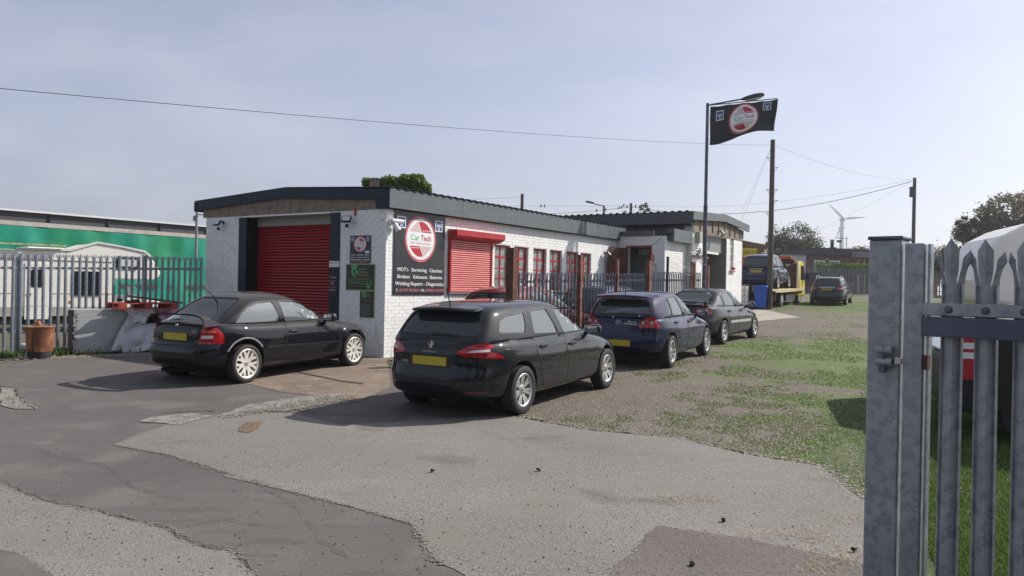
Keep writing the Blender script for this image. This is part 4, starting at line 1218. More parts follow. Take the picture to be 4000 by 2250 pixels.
def make_car(label, S, O, head, z0, slope, cat='car', name='parked_car', group=None, scale=1.0):
    root = thing(name, label, cat, (0, 0, 0), 0, group)
    # heading clockwise from +Y ; x forward
    root.matrix_world = Matrix.Translation((O[0], O[1], z0)) @ Matrix.Rotation(R(90 - head), 4, 'Z') @ Matrix.Rotation(-math.atan(slope), 4, 'Y') @ Matrix.Scale(scale, 4)
    lv, lf = lower_mesh(S); low = me_from(lv, lf); gv, gf = green_mesh(S); gre = me_from(gv, gf)
    B = Body([low, gre])
    r = S['r']; ar = S.get('arch', r + .055); W = S['W']; wb = S['wb']
    cutters = []
    for x in (0, wb):
        for s_ in (-1, 1):
            q = MB().tube((x, s_ * (W - .27), r + .012), (x, s_ * (W + .2), r + .012), ar, ar, 40)
            cutters.append(me_from(q.v, q.f))
            q = MB().box(x - ar, x + ar, min(s_ * (W - .27), s_ * (W + .2)), max(s_ * (W - .27), s_ * (W + .2)), -.2, r)
    P = S['paint']
    low2 = cut(low, cutters)
    low2.materials.clear(); low2.materials.append(M[P]); 
    body = link('body', low2, root)
    # paint cut wells black
    low2.materials.append(M['black_matt'])
    for p in low2.polygons:
        c = p.center
        for x in (0, wb):
            d = math.hypot(c.x - x, c.z - r - .012)
            if d < ar + .004 and abs(c.y) < W - .02 and (d < ar - .01 or abs(p.normal.y) < .3): p.material_index = 1
            if d < ar + .002 and abs(abs(c.y) - (W - .27)) < .01: p.material_index = 1
    shade(body, 32)
    # cabin shell with real openings
    iv, if_ = green_mesh(S, .035)
    side_polys = [(n, roundpoly(p, .035) if not isinstance(p[0][0], tuple) else p) for n, p in S['windows']]
    cs = [me_from(iv, if_)]
    for n, p in side_polys: cs.append(prism_me(p, -1.5, 1.5, 1))
    rg = roundpoly(S['rear_glass'], .05); fg = roundpoly(S['front_glass'], .06)
    xm = wb * .38
    cs.append(prism_me(rg, -3, xm - .35, 0)); cs.append(prism_me(fg, xm + .1, 4, 0))
    shell = cut(gre, cs)
    shell.materials.clear(); shell.materials.append(M[P]); roof = link('cabin', shell, root); shade(roof, 30)
    for p in shell.polygons: pass
    gm = S.get('glass', 'car_glass')
    for s_ in (-1, 1):
        for n, p in side_polys:
            put(B.patch(grown(p, .012), 'side', -.010, .004, .12, s_), 'side_window', gm, root)
            # rubber surround
            ln = B.line(list(grown(p, .006)) + [grown(p, .006)[0]], .022, 'side', .0012, s_); ln.build('window_seal', 'rubber', root)
    put(B.patch(grown(rg, .02), 'rear', -.012, .004, .12), 'rear_window', S.get('rglass', 'car_glass_dark'), root)
    put(B.patch(grown(fg, .02), 'front', -.012, .004, .12), 'windscreen', gm, root)
    g_ = grown(rg, .008); B.line(list(g_) + [g_[0]], .026, 'rear', .0012).build('window_seal', 'rubber', root)
    # dark cabin floor at the waist and seats
    MB().box(.12, wb - .45, -W + .16, W - .16, S['gz'] + .02, S['gz'] + .055).build('cabin_floor', 'black_matt', root)
    se = S.get('seats', [(.55, 3), (1.42, 2)])
    for sx, n in se:
        ys = (-.38, .38) if n == 2 else (-.42, 0, .42)
        for y in ys:
            T = Matrix.Translation((sx, y, S['gz'] - .1)) @ Matrix.Rotation(R(-14), 4, 'Y')
            mb = MB(); mb.box(-.05, .06, -.20 if n == 3 else -.24, .20 if n == 3 else .24, 0, .30, 0, T); mb.box(-.02, .0, -.06, -.05, .28, .36, 0, T); mb.box(-.02, .0, .05, .06, .28, .36, 0, T)
            mb.box(-.045, .045, -.12, .12, .33, .47, 0, T)
            mb.build('seat', S.get('seatm', 'seat'), root, bevel=.03, smooth=50)
    MB().box(wb - .75, wb - .40, -W + .2, W - .2, S['gz'] - .05, S['gz'] + .07).build('dashboard', 'black_matt', root, bevel=.03)
    sw = MB(); sw.lathe([(.17, -.012), (.19, 0), (.17, .012)], 20, 0, Matrix.Translation((wb - .86, -.36, S['gz'] + .05)) @ Matrix.Rotation(R(65), 4, 'Y')); sw.build('steering_wheel', 'black', root)
    # doors: painted skins a hair proud of the body with the shut lines left dark between
    for s_ in (-1, 1):
        for dpoly, hx in S['doors']:
            dp_ = roundpoly(dpoly, .05)
            d = put(B.patch(grown(dp_, -.006), 'side', .0035, .006, .10, s_), 'door', P, root)
            B.line(dp_ + [dp_[0]], .012, 'side', .0012, s_).build('shut_line', 'black_matt', root)
            if d is not None and hx:
                x, z = hx; ym = B._hit(Vector((x, s_ * 2.5, z)), Vector((0, -s_, 0)))[0]
                if ym is not None:
                    y = ym.y
                    q = MB(); q.cbox((x, y + s_ * .018, z), (.20, .018, .030)); q.cbox((x - .085, y + s_ * .006, z), (.02, .03, .026)); q.cbox((x + .085, y + s_ * .006, z), (.02, .03, .026))
                    q.build('handle', S.get('handle', P), d, bevel=.006)
                    put(B.patch(roundpoly([(x - .07, z - .035), (x + .07, z - .035), (x + .07, z + .035), (x - .07, z + .035)], .03), 'side', .0045, .002, .05, s_), 'handle_recess', 'black', d)
        for pl in S.get('mould', []):
            put(B.patch(roundpoly(pl, .01), 'side', .012, .016, .10, s_), 'side_moulding', S.get('mouldm', 'rubber'), root)
        if 'skirt' in S: put(B.patch(S['skirt'], 'side', .014, .02, .10, s_), 'sill_skirt', S.get('skirtm', 'black'), root)
    for pl in S.get('fuel', []):
        pl_ = roundpoly(pl, .05, 6); put(B.patch(grown(pl_, -.004), 'side', .002, .004, .06, -1), 'fuel_flap', P, root); B.line(pl_ + [pl_[0]], .008, 'side', .0012, -1).build('shut_line', 'black_matt', root)
    # lamps wrapped round the rear corners
    for s_ in (-1, 1):
        for nm, mm, pl, off in S['lamps']:
            ctr = (S['lampc'][0], s_ * S['lampc'][1])
            pp = [((180 - (a if s_ > 0 else -a)) , z) for a, z in pl]   # a: degrees from straight back towards the side
            if s_ > 0: pp = [((180 - a), z) for a, z in pl]
            else: pp = [((180 + a), z) for a, z in pl]
            if s_ < 0: pp = pp[::-1]
            put(B.patch(roundpoly(pp, .03, 3) if False else pp, 'cyl', off, .02, .03, s_, ctr), nm, mm, root)
    for nm, mm, pl, off in S.get('rearbits', []):
        put(B.patch(pl, 'rear', off, .012, .06), nm, mm, root)
    for ln in S.get('rearlines', []):
        B.line(ln, .012, 'rear', .0015).build('shut_line', 'black_matt', root)
    for ln in S.get('toplines', []):
        B.line(ln, .010, 'top', .0015).build('shut_line', 'black_matt', root)
    for ln, ww, mm, nm in S.get('sidelines', []):
        for s_ in (-1, 1): B.line(ln, ww, 'side', .002, s_).build(nm, mm, root)
    for nm, mm, pl, off in S.get('frontbits', []):
        put(B.patch(pl, 'front', off, .012, .08), nm, mm, root)
    # plate
    yc, zc = S['plate']
    h = B._hit(Vector((-4, yc, zc)), Vector((1, 0, 0)))[0]
    xr_ = (h.x if h is not None else -.9) + S.get('plateoff', -.014)
    pb = MB().box(xr_ - .004, xr_ + .02, yc - .26, yc + .26, zc - .055, zc + .055).build('number_plate', 'plate_yellow', root)
    if S.get('platetext'):
        vs, fs = text_fit(S['platetext'], -.22, .22, -.03, .07)
        MB().add([(xr_ - .006, yc - u, zc + v) for u, v in vs], fs).build('lettering', 'black', pb)
    # door mirrors
    mx_, mz = S['mirror']
    for s_ in (-1, 1):
        T = Matrix.Translation((mx_, s_ * (W + .055), mz)) 
        q = MB(); vs, fs = cube_grid(8, 8, 8)
        pts = []
        for a, b, c in vs:
            a, b, c = rounded(a, b, c, 3, 3); pts.append((a * .065 + .03 * (1 - b * b) * (a > 0), b * .115, c * .075))
        q.add(pts, fs, 0, T); m_ = q.build('mirror', S.get('mirrorm', P), root, smooth=50)
        MB().box(-.072, -.066, -.085, .085, -.052, .052, 0, T).build('mirror_glass', 'chrome', m_)
        MB().tube((mx_ + .02, s_ * (W - .12), mz - .08), (mx_, s_ * (W + .0), mz - .03), .03, .025, 8).build('mirror_arm', 'rubber', m_)
    # wheels
    tw = S['W'] - .10
    wr = make_wheel(root, r, .20, S['rr'], S['wheel'], S['rimm'], 0, -tw, -1)
    c = copy_tree(wr, root); c.location = (wb, -tw, r); c.rotation_euler = (0, R(23), 0)
    for x in (0, wb):
        c = copy_tree(wr, root); c.location = (x, tw, r); c.rotation_euler = (0, 0, R(180))
    # antenna
    if 'ant' in S:
        ax, ay, ln_, tl = S['ant']
        h = B._hit(Vector((ax, ay, 4)), Vector((0, 0, -1)))[0]
        q = MB().tube((ax, ay, h.z - .005), (ax - .02, ay, h.z + .035), .02, .011, 8); q.tube((ax - .02, ay, h.z + .03), (ax - .02 - ln_ * math.sin(R(tl)), ay, h.z + ln_ * math.cos(R(tl))), .009, .005, 5)
        q.build('aerial', 'rubber', root)
    # underbody
    MB().box(-.35, wb + .35, -W + .30, W - .30, .15, .26).build('underbody', 'black_matt', root)
    if 'exhaust' in S:
        ex, ey, ez = S['exhaust']; MB().tube((ex, ey, ez), (ex + .25, ey, ez), .028, .028, 12).build('exhaust', 'bright_metal', root)
    if 'wiper' in S:
        q = B.line(S['wiper'], .022, 'rear', .012); q.build('wiper', 'rubber', root)
    if 'extra' in S: S['extra'](root, B)
    for me in (low, gre): 
        try: bpy.data.meshes.remove(me)
        except Exception: pass
    return root

WP = [(0, .90), (.12, .965), (.35, .995), (.6, 1.0), (.8, .985), (1.0, .945)]
def mirror_y(pl): return [(-a, b) for a, b in pl][::-1]
# --- dark three-door coupe (big rear wing, pale multi-spoke wheels)
def coupe_extra(root, B):
    # tall boot wing on two end plates
    q = MB(); n = 14
    for i in range(n):
        a0 = -1 + 2 * i / n; a1 = -1 + 2 * (i + 1) / n
        def P(a):
            y = a * .66; z = 1.115 - .10 * abs(a) ** 7; x = -.66 + .05 * a * a
            return x, y, z
        (x0, y0, z0), (x1, y1, z1) = P(a0), P(a1)
        vs = [(x0 - .06, y0, z0), (x0 + .09, y0, z0 - .012), (x0 + .09, y0, z0 - .032), (x0 - .06, y0, z0 - .026), (x1 - .06, y1, z1), (x1 + .09, y1, z1 - .012), (x1 + .09, y1, z1 - .032), (x1 - .06, y1, z1 - .026)]
        q.add(vs, [(0, 1, 5, 4), (1, 2, 6, 5), (2, 3, 7, 6), (3, 0, 4, 7)] + ([(0, 3, 2, 1)] if i == 0 else []) + ([(4, 5, 6, 7)] if i == n - 1 else []))
    for s_ in (-1, 1):
        q.add([(-.68, s_ * .66, 1.03), (-.50, s_ * .66, 1.02), (-.36, s_ * .70, .93), (-.70, s_ * .69, .92), (-.68, s_ * .62, 1.03), (-.50, s_ * .62, 1.02), (-.36, s_ * .66, .93), (-.70, s_ * .65, .92)], [(0, 1, 2, 3), (7, 6, 5, 4), (0, 4, 5, 1), (1, 5, 6, 2), (2, 6, 7, 3), (3, 7, 4, 0)])
    q.build('boot_wing', 'paint_black', root, smooth=40)
    q = MB().box(-.60, -.56, -.05, .12, 1.0, 1.015); q.build('wiper', 'rubber', root)
    # faded lacquer on the rear arch
    pts = [(.39 * math.cos(R(a)), .32 + .40 * math.sin(R(a))) for a in range(35, 150, 6)]
    B.line(pts, .026, 'side', .003, -1).build('worn_arch_edge', 'mid_grey', root)
    put(B.patch([(2.30, .70), (2.36, .70), (2.36, .73), (2.30, .73)], 'side', .004, .006, .03, -1), 'side_repeater', 'lamp_white', root)
    put(B.patch(roundpoly([(-.31, .73), (-.21, .73), (-.21, .85), (-.31, .85)], .05, 5), 'side', .002, .004, .05, -1), 'fuel_flap', 'paint_black', root)
    # badges
    for t, y0, y1, z, h in (('ASTRA', .60, .46, .895, .022), ('COUPE', -.36, -.50, .855, .022), ('SRi', -.38, -.48, .82, .03)):
        vs, fs = text_fit(t, 0, abs(y1 - y0), 0, h); hx = B._hit(Vector((-4, (y0 + y1) / 2, z)), Vector((1, 0, 0)))[0]
        if hx is not None: MB().add([(hx.x - .008, y0 - u, z + v) for u, v in vs], fs).build('badge', 'chrome', root)
    hx = B._hit(Vector((-4, 0, .92)), Vector((1, 0, 0)))[0]
    MB().tube((hx.x - .008, 0, .92), (hx.x + .01, 0, .92), .028, .03, 16).build('badge', 'chrome', root)
ASTRA = dict(W=.855, wb=2.606, r=.308, rr=.235, paint='paint_black', wheel=(7, 'Y'), rimm='rim_cream', arch=.365,
    top=[(-.78, .96), (-.6, .985), (-.35, .975), (0, .955), (1.0, .93), (1.9, .915), (2.2, .88), (2.8, .80), (3.15, .70), (3.3, .60)],
    bot=[(-.75, .26), (-.5, .22), (0, .18), (2.8, .18), (3.2, .23)],
    rear=[(.15, -.68), (.28, -.75), (.48, -.76), (.60, -.745), (.64, -.69), (.8, -.68), (.93, -.66), (1.0, -.60)],
    front=[(.15, 3.20), (.3, 3.34), (.5, 3.35), (.62, 3.30), (.75, 3.14), (.9, 2.7)],
    wprof=WP, wplan=[(-.8, .95), (0, .99), (1.3, 1.0), (2.6, .99), (3.35, .93)], crown=.045,
    gz=.86, gw0=.80, gw1=.585, roof=[(-.5, 1.18), (-.1, 1.34), (.3, 1.385), (.8, 1.395), (1.2, 1.37), (1.6, 1.31), (2.1, 1.2)],
    gr=[(0, -.72), (.25, -.52), (.6, -.16), (.85, .12), (1, .28)], gf=[(0, 2.34), (.3, 2.02), (.7, 1.55), (1, 1.15)], gn=8, gm=5,
    windows=[('rear_quarter', [(-.14, .955), (.03, 1.10), (.17, 1.19), (.40, 1.255), (.72, 1.275), (.78, 1.06), (.80, .935)]),
             ('door', [(.905, .93), (.88, 1.08), (.865, 1.27), (1.22, 1.265), (1.50, 1.175), (1.74, 1.04), (1.86, .925)])],
    rear_glass=[(-.60, .99), (.60, .99), (.52, 1.18), (.44, 1.325), (-.44, 1.325), (-.52, 1.18)],
    front_glass=[(-.62, .96), (.62, .96), (.50, 1.27), (-.50, 1.27)],
    doors=[([(.86, .26), (.855, .60), (.85, .90), (2.12, .875), (2.20, .60), (2.17, .30), (2.10, .25)], (1.02, .765))],
    mould=[[(.42, .52), (.84, .52), (.84, .555), (.42, .545)], [(.87, .515), (2.16, .485), (2.16, .515), (.87, .55)]], mouldm='paint_grey',
    skirt=[(.38, .20), (2.22, .20), (2.22, .25), (.38, .29)], skirtm='paint_black', handle='black',
    lampc=(-.25, .45), lamps=[('tail_light', 'lamp_red', [(8, .655), (66, .655), (67, .78), (54, .88), (30, .945), (16, .94), (11, .80)], .004), ('indicator', 'lamp_orange', [(17, .825), (46, .825), (45, .85), (18, .85)], .006), ('reversing_light', 'lamp_white', [(14, .735), (40, .735), (40, .785), (14, .785)], .0065)],
    plate=(-.02, .755), rearlines=[[(-.62, .62), (-.40, .615), (.40, .615), (.62, .62)], [(-.74, .47), (.74, .47)]], rearbits=[('plate_recess', 'black', [(-.30, .69), (.30, .69), (.30, .82), (-.30, .82)], .001)],
    mirror=(1.86, .955), mirrorm='black', ant=(.12, 0, .36, 48), seats=[(.35, 2), (1.25, 2)], seatm='seat_light', exhaust=(-.68, .35, .2), extra=coupe_extra)
astra = make_car('dark three door car with tall rear wing and pale wheels by the red roller door', ASTRA, (-4.979 + .066, 12.748 - .035), 28.3, .079, .0244)

# --- black estate (nearest)
def estate_extra(root, B):
    # spoiler lip above the rear glass
    vs, fs = cube_grid(6, 16, 4); out = []
    for a, b, c in vs:
        a, b, c = rounded(a, b, c, 6, 4)
        x = -.48 + a * .15; y = b * (.515 - .01 * a); z = 1.385 - .03 * b * b + c * .026 + (a + 1) * .016
        out.append((x, y, z))
    MB().add(out, fs).build('roof_spoiler', 'paint_black2', root, smooth=45)
    MB().box(-.60, -.585, -.12, .12, 1.368, 1.380).build('brake_light', 'lamp_red_dark', root)
    # emblem: a rearing lion drawn as a few bright bars
    hx = B._hit(Vector((-4, 0, .93)), Vector((1, 0, 0)))[0]; X = hx.x - .008
    lion = [[(-.005, .985), (.022, .99), (.03, .975), (.015, .965), (.0, .965)], [(.0, .968), (.018, .962), (.012, .915), (-.012, .915), (-.008, .94)],
            [(.012, .955), (.045, .972), (.048, .962), (.014, .94)], [(.010, .94), (.04, .938), (.04, .928), (.010, .925)], [(-.012, .92), (.01, .92), (.034, .89), (.025, .882), (-.002, .9)],
            [(-.012, .925), (-.004, .915), (-.026, .882), (-.04, .882)], [(-.01, .925), (-.038, .94), (-.035, .962), (-.028, .962), (-.028, .945), (-.006, .935)]]
    q = MB()
    for k, pl in enumerate(lion): q.prism([(-a * 1.15, b) for a, b in pl], X - .004 - k * .0004, X + .004, 0)
    q.build('emblem', 'chrome', root)
    for t, yc, w, z, h in (('PEUGEOT', 0, .21, .842, .022), ('308', .40, .10, .70, .028)):
        hx = B._hit(Vector((-4, yc, z)), Vector((1, 0, 0)))[0]
        vs, fs = text_fit(t, 0, w, 0, h); MB().add([(hx.x - .009, yc + w / 2 - u, z + v) for u, v in vs], fs).build('badge', 'chrome', root)
    B.line([(.75, .66), (.92, .675), (1.0, .69)], .014, 'side', .005, -1).build('scratch', 'black_matt', root)
    B.line([(.75, .65), (.77, .62)], .02, 'side', .005, -1).build('scratch', 'black_matt', root)
EST = dict(W=.902, wb=2.73, r=.322, rr=.222, paint='paint_black2', wheel=(7, 'twin'), rimm='rim_silver', arch=.375,
    top=[(-.97, .97), (-.8, 1.02), (-.4, 1.02), (.3, 1.005), (1.2, .975), (2.1, .965), (2.4, .93), (3.0, .84), (3.35, .74), (3.58, .6)],
    bot=[(-.97, .30), (-.7, .23), (0, .18), (2.8, .18), (3.4, .23)],
    rear=[(.2, -.84), (.33, -.91), (.5, -.92), (.60, -.90), (.66, -.87), (.85, -.86), (1.0, -.81), (1.05, -.76)],
    front=[(.15, 3.42), (.3, 3.56), (.5, 3.585), (.66, 3.52), (.78, 3.3), (.95, 2.8)],
    wprof=WP, wplan=[(-.98, .94), (-.4, .985), (1.3, 1.0), (2.7, .99), (3.6, .91)], crown=.04,
    gz=.90, gw0=.845, gw1=.635, roof=[(-.8, 1.385), (-.3, 1.42), (.2, 1.44), (.8, 1.445), (1.3, 1.425), (1.7, 1.36), (2.2, 1.24)],
    gr=[(0, -.87), (.3, -.74), (.7, -.57), (1, -.42)], gf=[(0, 2.62), (.3, 2.30), (.65, 1.85), (1, 1.40)], gn=10, gm=7.5,
    windows=[('rear_quarter', [(-.40, 1.09), (-.30, 1.235), (-.12, 1.295), (.33, 1.325), (.27, 1.16), (.19, 1.055)]),
             ('rear_door', [(.42, 1.03), (.45, 1.17), (.51, 1.335), (.98, 1.355), (1.06, 1.18), (1.13, 1.0)]),
             ('front_door', [(1.30, .99), (1.25, 1.15), (1.20, 1.352), (1.58, 1.315), (1.93, 1.18), (2.06, 1.07), (2.12, .975)])],
    rear_glass=[(-.62, 1.06), (.62, 1.06), (.60, 1.17), (.52, 1.335), (-.52, 1.335), (-.60, 1.17)],
    front_glass=[(-.66, 1.01), (.66, 1.01), (.52, 1.33), (-.52, 1.33)],
    doors=[([(.34, 1.0), (.36, .78), (.44, .62), (.56, .32), (.64, .27), (1.26, .27), (1.26, .76), (1.12, .98)], (.55, .86)), ([(1.275, .27), (1.275, .76), (1.14, .98), (2.16, .965), (2.36, .72), (2.30, .30), (2.2, .26)], (1.43, .83))],
    fuel=[[(-.27, .83), (-.02, .83), (-.02, .985), (-.27, .985)]],
    lampc=(-.35, .40), lamps=[('tail_light', 'lamp_red', [(0, .865), (8, .90), (18, .94), (30, .968), (50, .978), (60, .94), (60, .915), (53, .905), (53, .865), (66, .84), (82, .79), (82, .778), (40, .795), (26, .805), (10, .81), (2, .835)], .004),
        ('reversing_light', 'lamp_white', [(17, .862), (52, .872), (52, .900), (30, .893), (22, .885)], .007), ('lamp_bar', 'lamp_red_dark', [(10, .838), (60, .845), (60, .852), (12, .848)], .0085)],
    plate=(.0, .735), rearlines=[[(-.73, 1.03), (-.70, .95), (-.66, .58), (-.62, .54), (.62, .54), (.66, .58), (.70, .95), (.73, 1.03)], [(-.74, .54), (-.62, .54)], [(-.85, .40), (.85, .40)]],
    rearbits=[('plate_recess', 'black', [(-.33, .66), (.33, .66), (.33, .82), (-.33, .82)], .001), ('reflector', 'lamp_red_dark', [(-.80, .355), (-.52, .345), (-.52, .37), (-.80, .38)], .006), ('reflector', 'lamp_red_dark', [(.52, .345), (.80, .355), (.80, .38), (.52, .37)], .006)],
    wiper=[(.06, 1.055), (-.05, 1.07), (-.33, 1.05)],
    toplines=[[(-.52, -.56), (-.46, -.3), (-.44, 0), (-.46, .3), (-.52, .56)]],
    mirror=(2.05, 1.0), ant=(-.40, 0, .27, 20), sidelines=[([(.0, .72), (.3, .80), (1.2, .845), (2.3, .80)], .006, 'black_matt', 'crease')],
    extra=estate_extra)
est = make_car('black estate car with slanted red tail lights, nearest to the camera', EST, (-.623 + .043, 10.656 - .025), 30.45, .02, .0239)

# --- dark blue five-door hatchback
def hatch_extra(root, B):
    vs, fs = cube_grid(6, 14, 4); out = []
    for a, b, c in vs:
        a, b, c = rounded(a, b, c, 6, 4); out.append((-.50 + a * .10, b * .58, 1.405 - .03 * b * b + c * .02 + (a + 1) * .016))
    MB().add(out, fs).build('roof_spoiler', 'paint_blue', root, smooth=45)
    MB().box(-.605, -.595, -.42, .42, 1.36, 1.385).build('brake_light', 'lamp_red_dark', root)
    hx = B._hit(Vector((-4, 0, .88)), Vector((1, 0, 0)))[0]; X = hx.x - .006
    q = MB(); vs, fs = disc2(0, .88, .062, .062, 28, 0, 360, .86); q.add([(X, -a, b) for a, b in vs], fs)
    def st(a, b, w=.010):
        a = Vector(a); b = Vector(b); d = (b - a).normalized(); n = Vector((-d.y, d.x)) * w / 2
        q.add([(X - .001, -p.x, .88 + p.y) for p in (a + n, b + n, b - n, a - n)], [(0, 1, 2, 3)])
    st((-.022, .05), (0, .004)); st((0, .004), (.022, .05)); st((-.045, .028), (-.018, -.045)); st((-.018, -.045), (0, -.005)); st((0, -.005), (.018, -.045)); st((.018, -.045), (.045, .028))
    q.build('emblem', 'chrome', root)
    for t, y0, w, z, h in (('Dash', -.20, .15, .905, .022), ('Diesel', -.155, .22, .855, .045)):
        vs, fs = text_fit(t, 0, w, 0, h); MB().add([(X - .002, y0 - u, z + v) for u, v in vs], fs).build('sticker', 'sign_white', root)
    for y, z in ((-.12, .875), (-.22, .93), (.12, 1.0), (-.42, 1.03)):
        vs, fs = disc2(0, 0, .014, .014, 12, 0, 360, .5 if z < 1 else 0); MB().add([(X - .002 + (.02 if z > .95 else 0), y - a, z + b) for a, b in vs], fs).build('sticker', 'sign_white', root)
    for s_ in (-1, 1):
        for a0 in (9, 30):
            c = R(180 + (a0 if s_ < 0 else -a0)); ctr = Vector((-.22, s_ * .42, .905)); dd = Vector((math.cos(c), math.sin(c), 0))
            h = B._hit(ctr + dd * 3, -dd)[0]
            if h is not None:
                Tq = Matrix.Translation(h + dd * .006) @ dd.to_track_quat('Z', 'Y').to_matrix().to_4x4()
                MB().lathe([(.0, .004), (.052, .004), (.058, 0)], 20, 0, Tq).build('lamp_ring', 'lamp_red_dark', root)
                MB().lathe([(.0, .008), (.026, .008), (.03, .0)], 16, 0, Tq).build('lamp_core', 'lamp_white', root)
HAT = dict(W=.88, wb=2.578, r=.315, rr=.215, paint='paint_blue', wheel=(9, 'thin'), rimm='rim_silver', arch=.37,
    top=[(-.72, .98), (-.5, 1.02), (0, 1.0), (1.0, .965), (1.95, .955), (2.3, .90), (2.8, .82), (3.2, .72), (3.42, .6)],
    bot=[(-.74, .32), (-.5, .26), (0, .18), (2.7, .18), (3.3, .23)],
    rear=[(.2, -.66), (.33, -.75), (.5, -.76), (.60, -.745), (.7, -.715), (.85, -.70), (1.0, -.66), (1.05, -.6)],
    front=[(.15, 3.28), (.3, 3.42), (.5, 3.44), (.66, 3.38), (.78, 3.15), (.95, 2.7)],
    wprof=WP, wplan=[(-.78, .94), (-.3, .985), (1.3, 1.0), (2.6, .99), (3.45, .91)], crown=.04,
    gz=.90, gw0=.825, gw1=.60, roof=[(-.6, 1.37), (-.2, 1.42), (.3, 1.455), (.8, 1.46), (1.2, 1.435), (1.6, 1.36), (2.1, 1.24)],
    gr=[(0, -.68), (.3, -.63), (.7, -.52), (1, -.36)], gf=[(0, 2.42), (.3, 2.12), (.65, 1.70), (1, 1.25)], gn=8, gm=6,
    windows=[('quarter', [(.05, 1.04), (.15, 1.25), (.24, 1.355), (.30, 1.365), (.22, 1.025)]),
             ('rear_door', [(.265, 1.02), (.345, 1.365), (.84, 1.375), (.90, 1.2), (.96, .99)]),
             ('front_door', [(1.12, .985), (1.06, 1.2), (1.02, 1.37), (1.28, 1.345), (1.60, 1.24), (1.84, 1.07), (1.90, .97)])],
    rear_glass=[(-.60, 1.06), (.60, 1.06), (.58, 1.16), (.50, 1.335), (-.50, 1.335), (-.58, 1.16)],
    front_glass=[(-.64, .99), (.64, .99), (.50, 1.35), (-.50, 1.35)],
    doors=[([(.10, 1.0), (.20, .84), (.40, .72), (.47, .32), (.53, .26), (1.02, .26), (1.03, .75), (.98, .97)], (.30, .875)), ([(1.035, .26), (1.045, .75), (.995, .97), (1.98, .945), (2.12, .72), (2.08, .30), (2.0, .26)], (1.20, .85))],
    mould=[[(.52, .53), (1.02, .53), (1.02, .565), (.52, .565)], [(1.06, .53), (2.05, .52), (2.05, .555), (1.06, .565)]], mouldm='paint_blue',
    fuel=[[(-.35, .86), (-.19, .86), (-.19, 1.0), (-.35, 1.0)]],
    lampc=(-.22, .42), lamps=[('tail_light', 'lamp_red', [(1, .80), (-2, .86), (2, .935), (14, .98), (32, 1.02), (40, .99), (52, .86), (55, .80)], .004)],
    plate=(.0, .50), plateoff=-.010, rearlines=[[(-.70, 1.03), (-.62, .99), (-.62, .72), (-.50, .62), (.50, .62), (.62, .72), (.62, .99), (.70, 1.03)]],
    rearbits=[('bumper_line', 'black', [(-.84, .485), (-.36, .43), (.36, .43), (.84, .485), (.84, .478), (.36, .42), (-.36, .42), (-.84, .478)], .003), ('plate_recess', 'black', [(-.31, .435), (.31, .435), (.31, .565), (-.31, .565)], .002)],
    wiper=[(.05, 1.055), (-.04, 1.075), (-.34, 1.06)],
    mirror=(1.90, 1.0), ant=(-.30, 0, .22, 22), extra=hatch_extra)
hat = make_car('dark blue hatchback with round lamps in its red tail lights, behind the black estate', HAT, (2.359 + .075, 15.763 - .04), 28.95, .162, .0241)

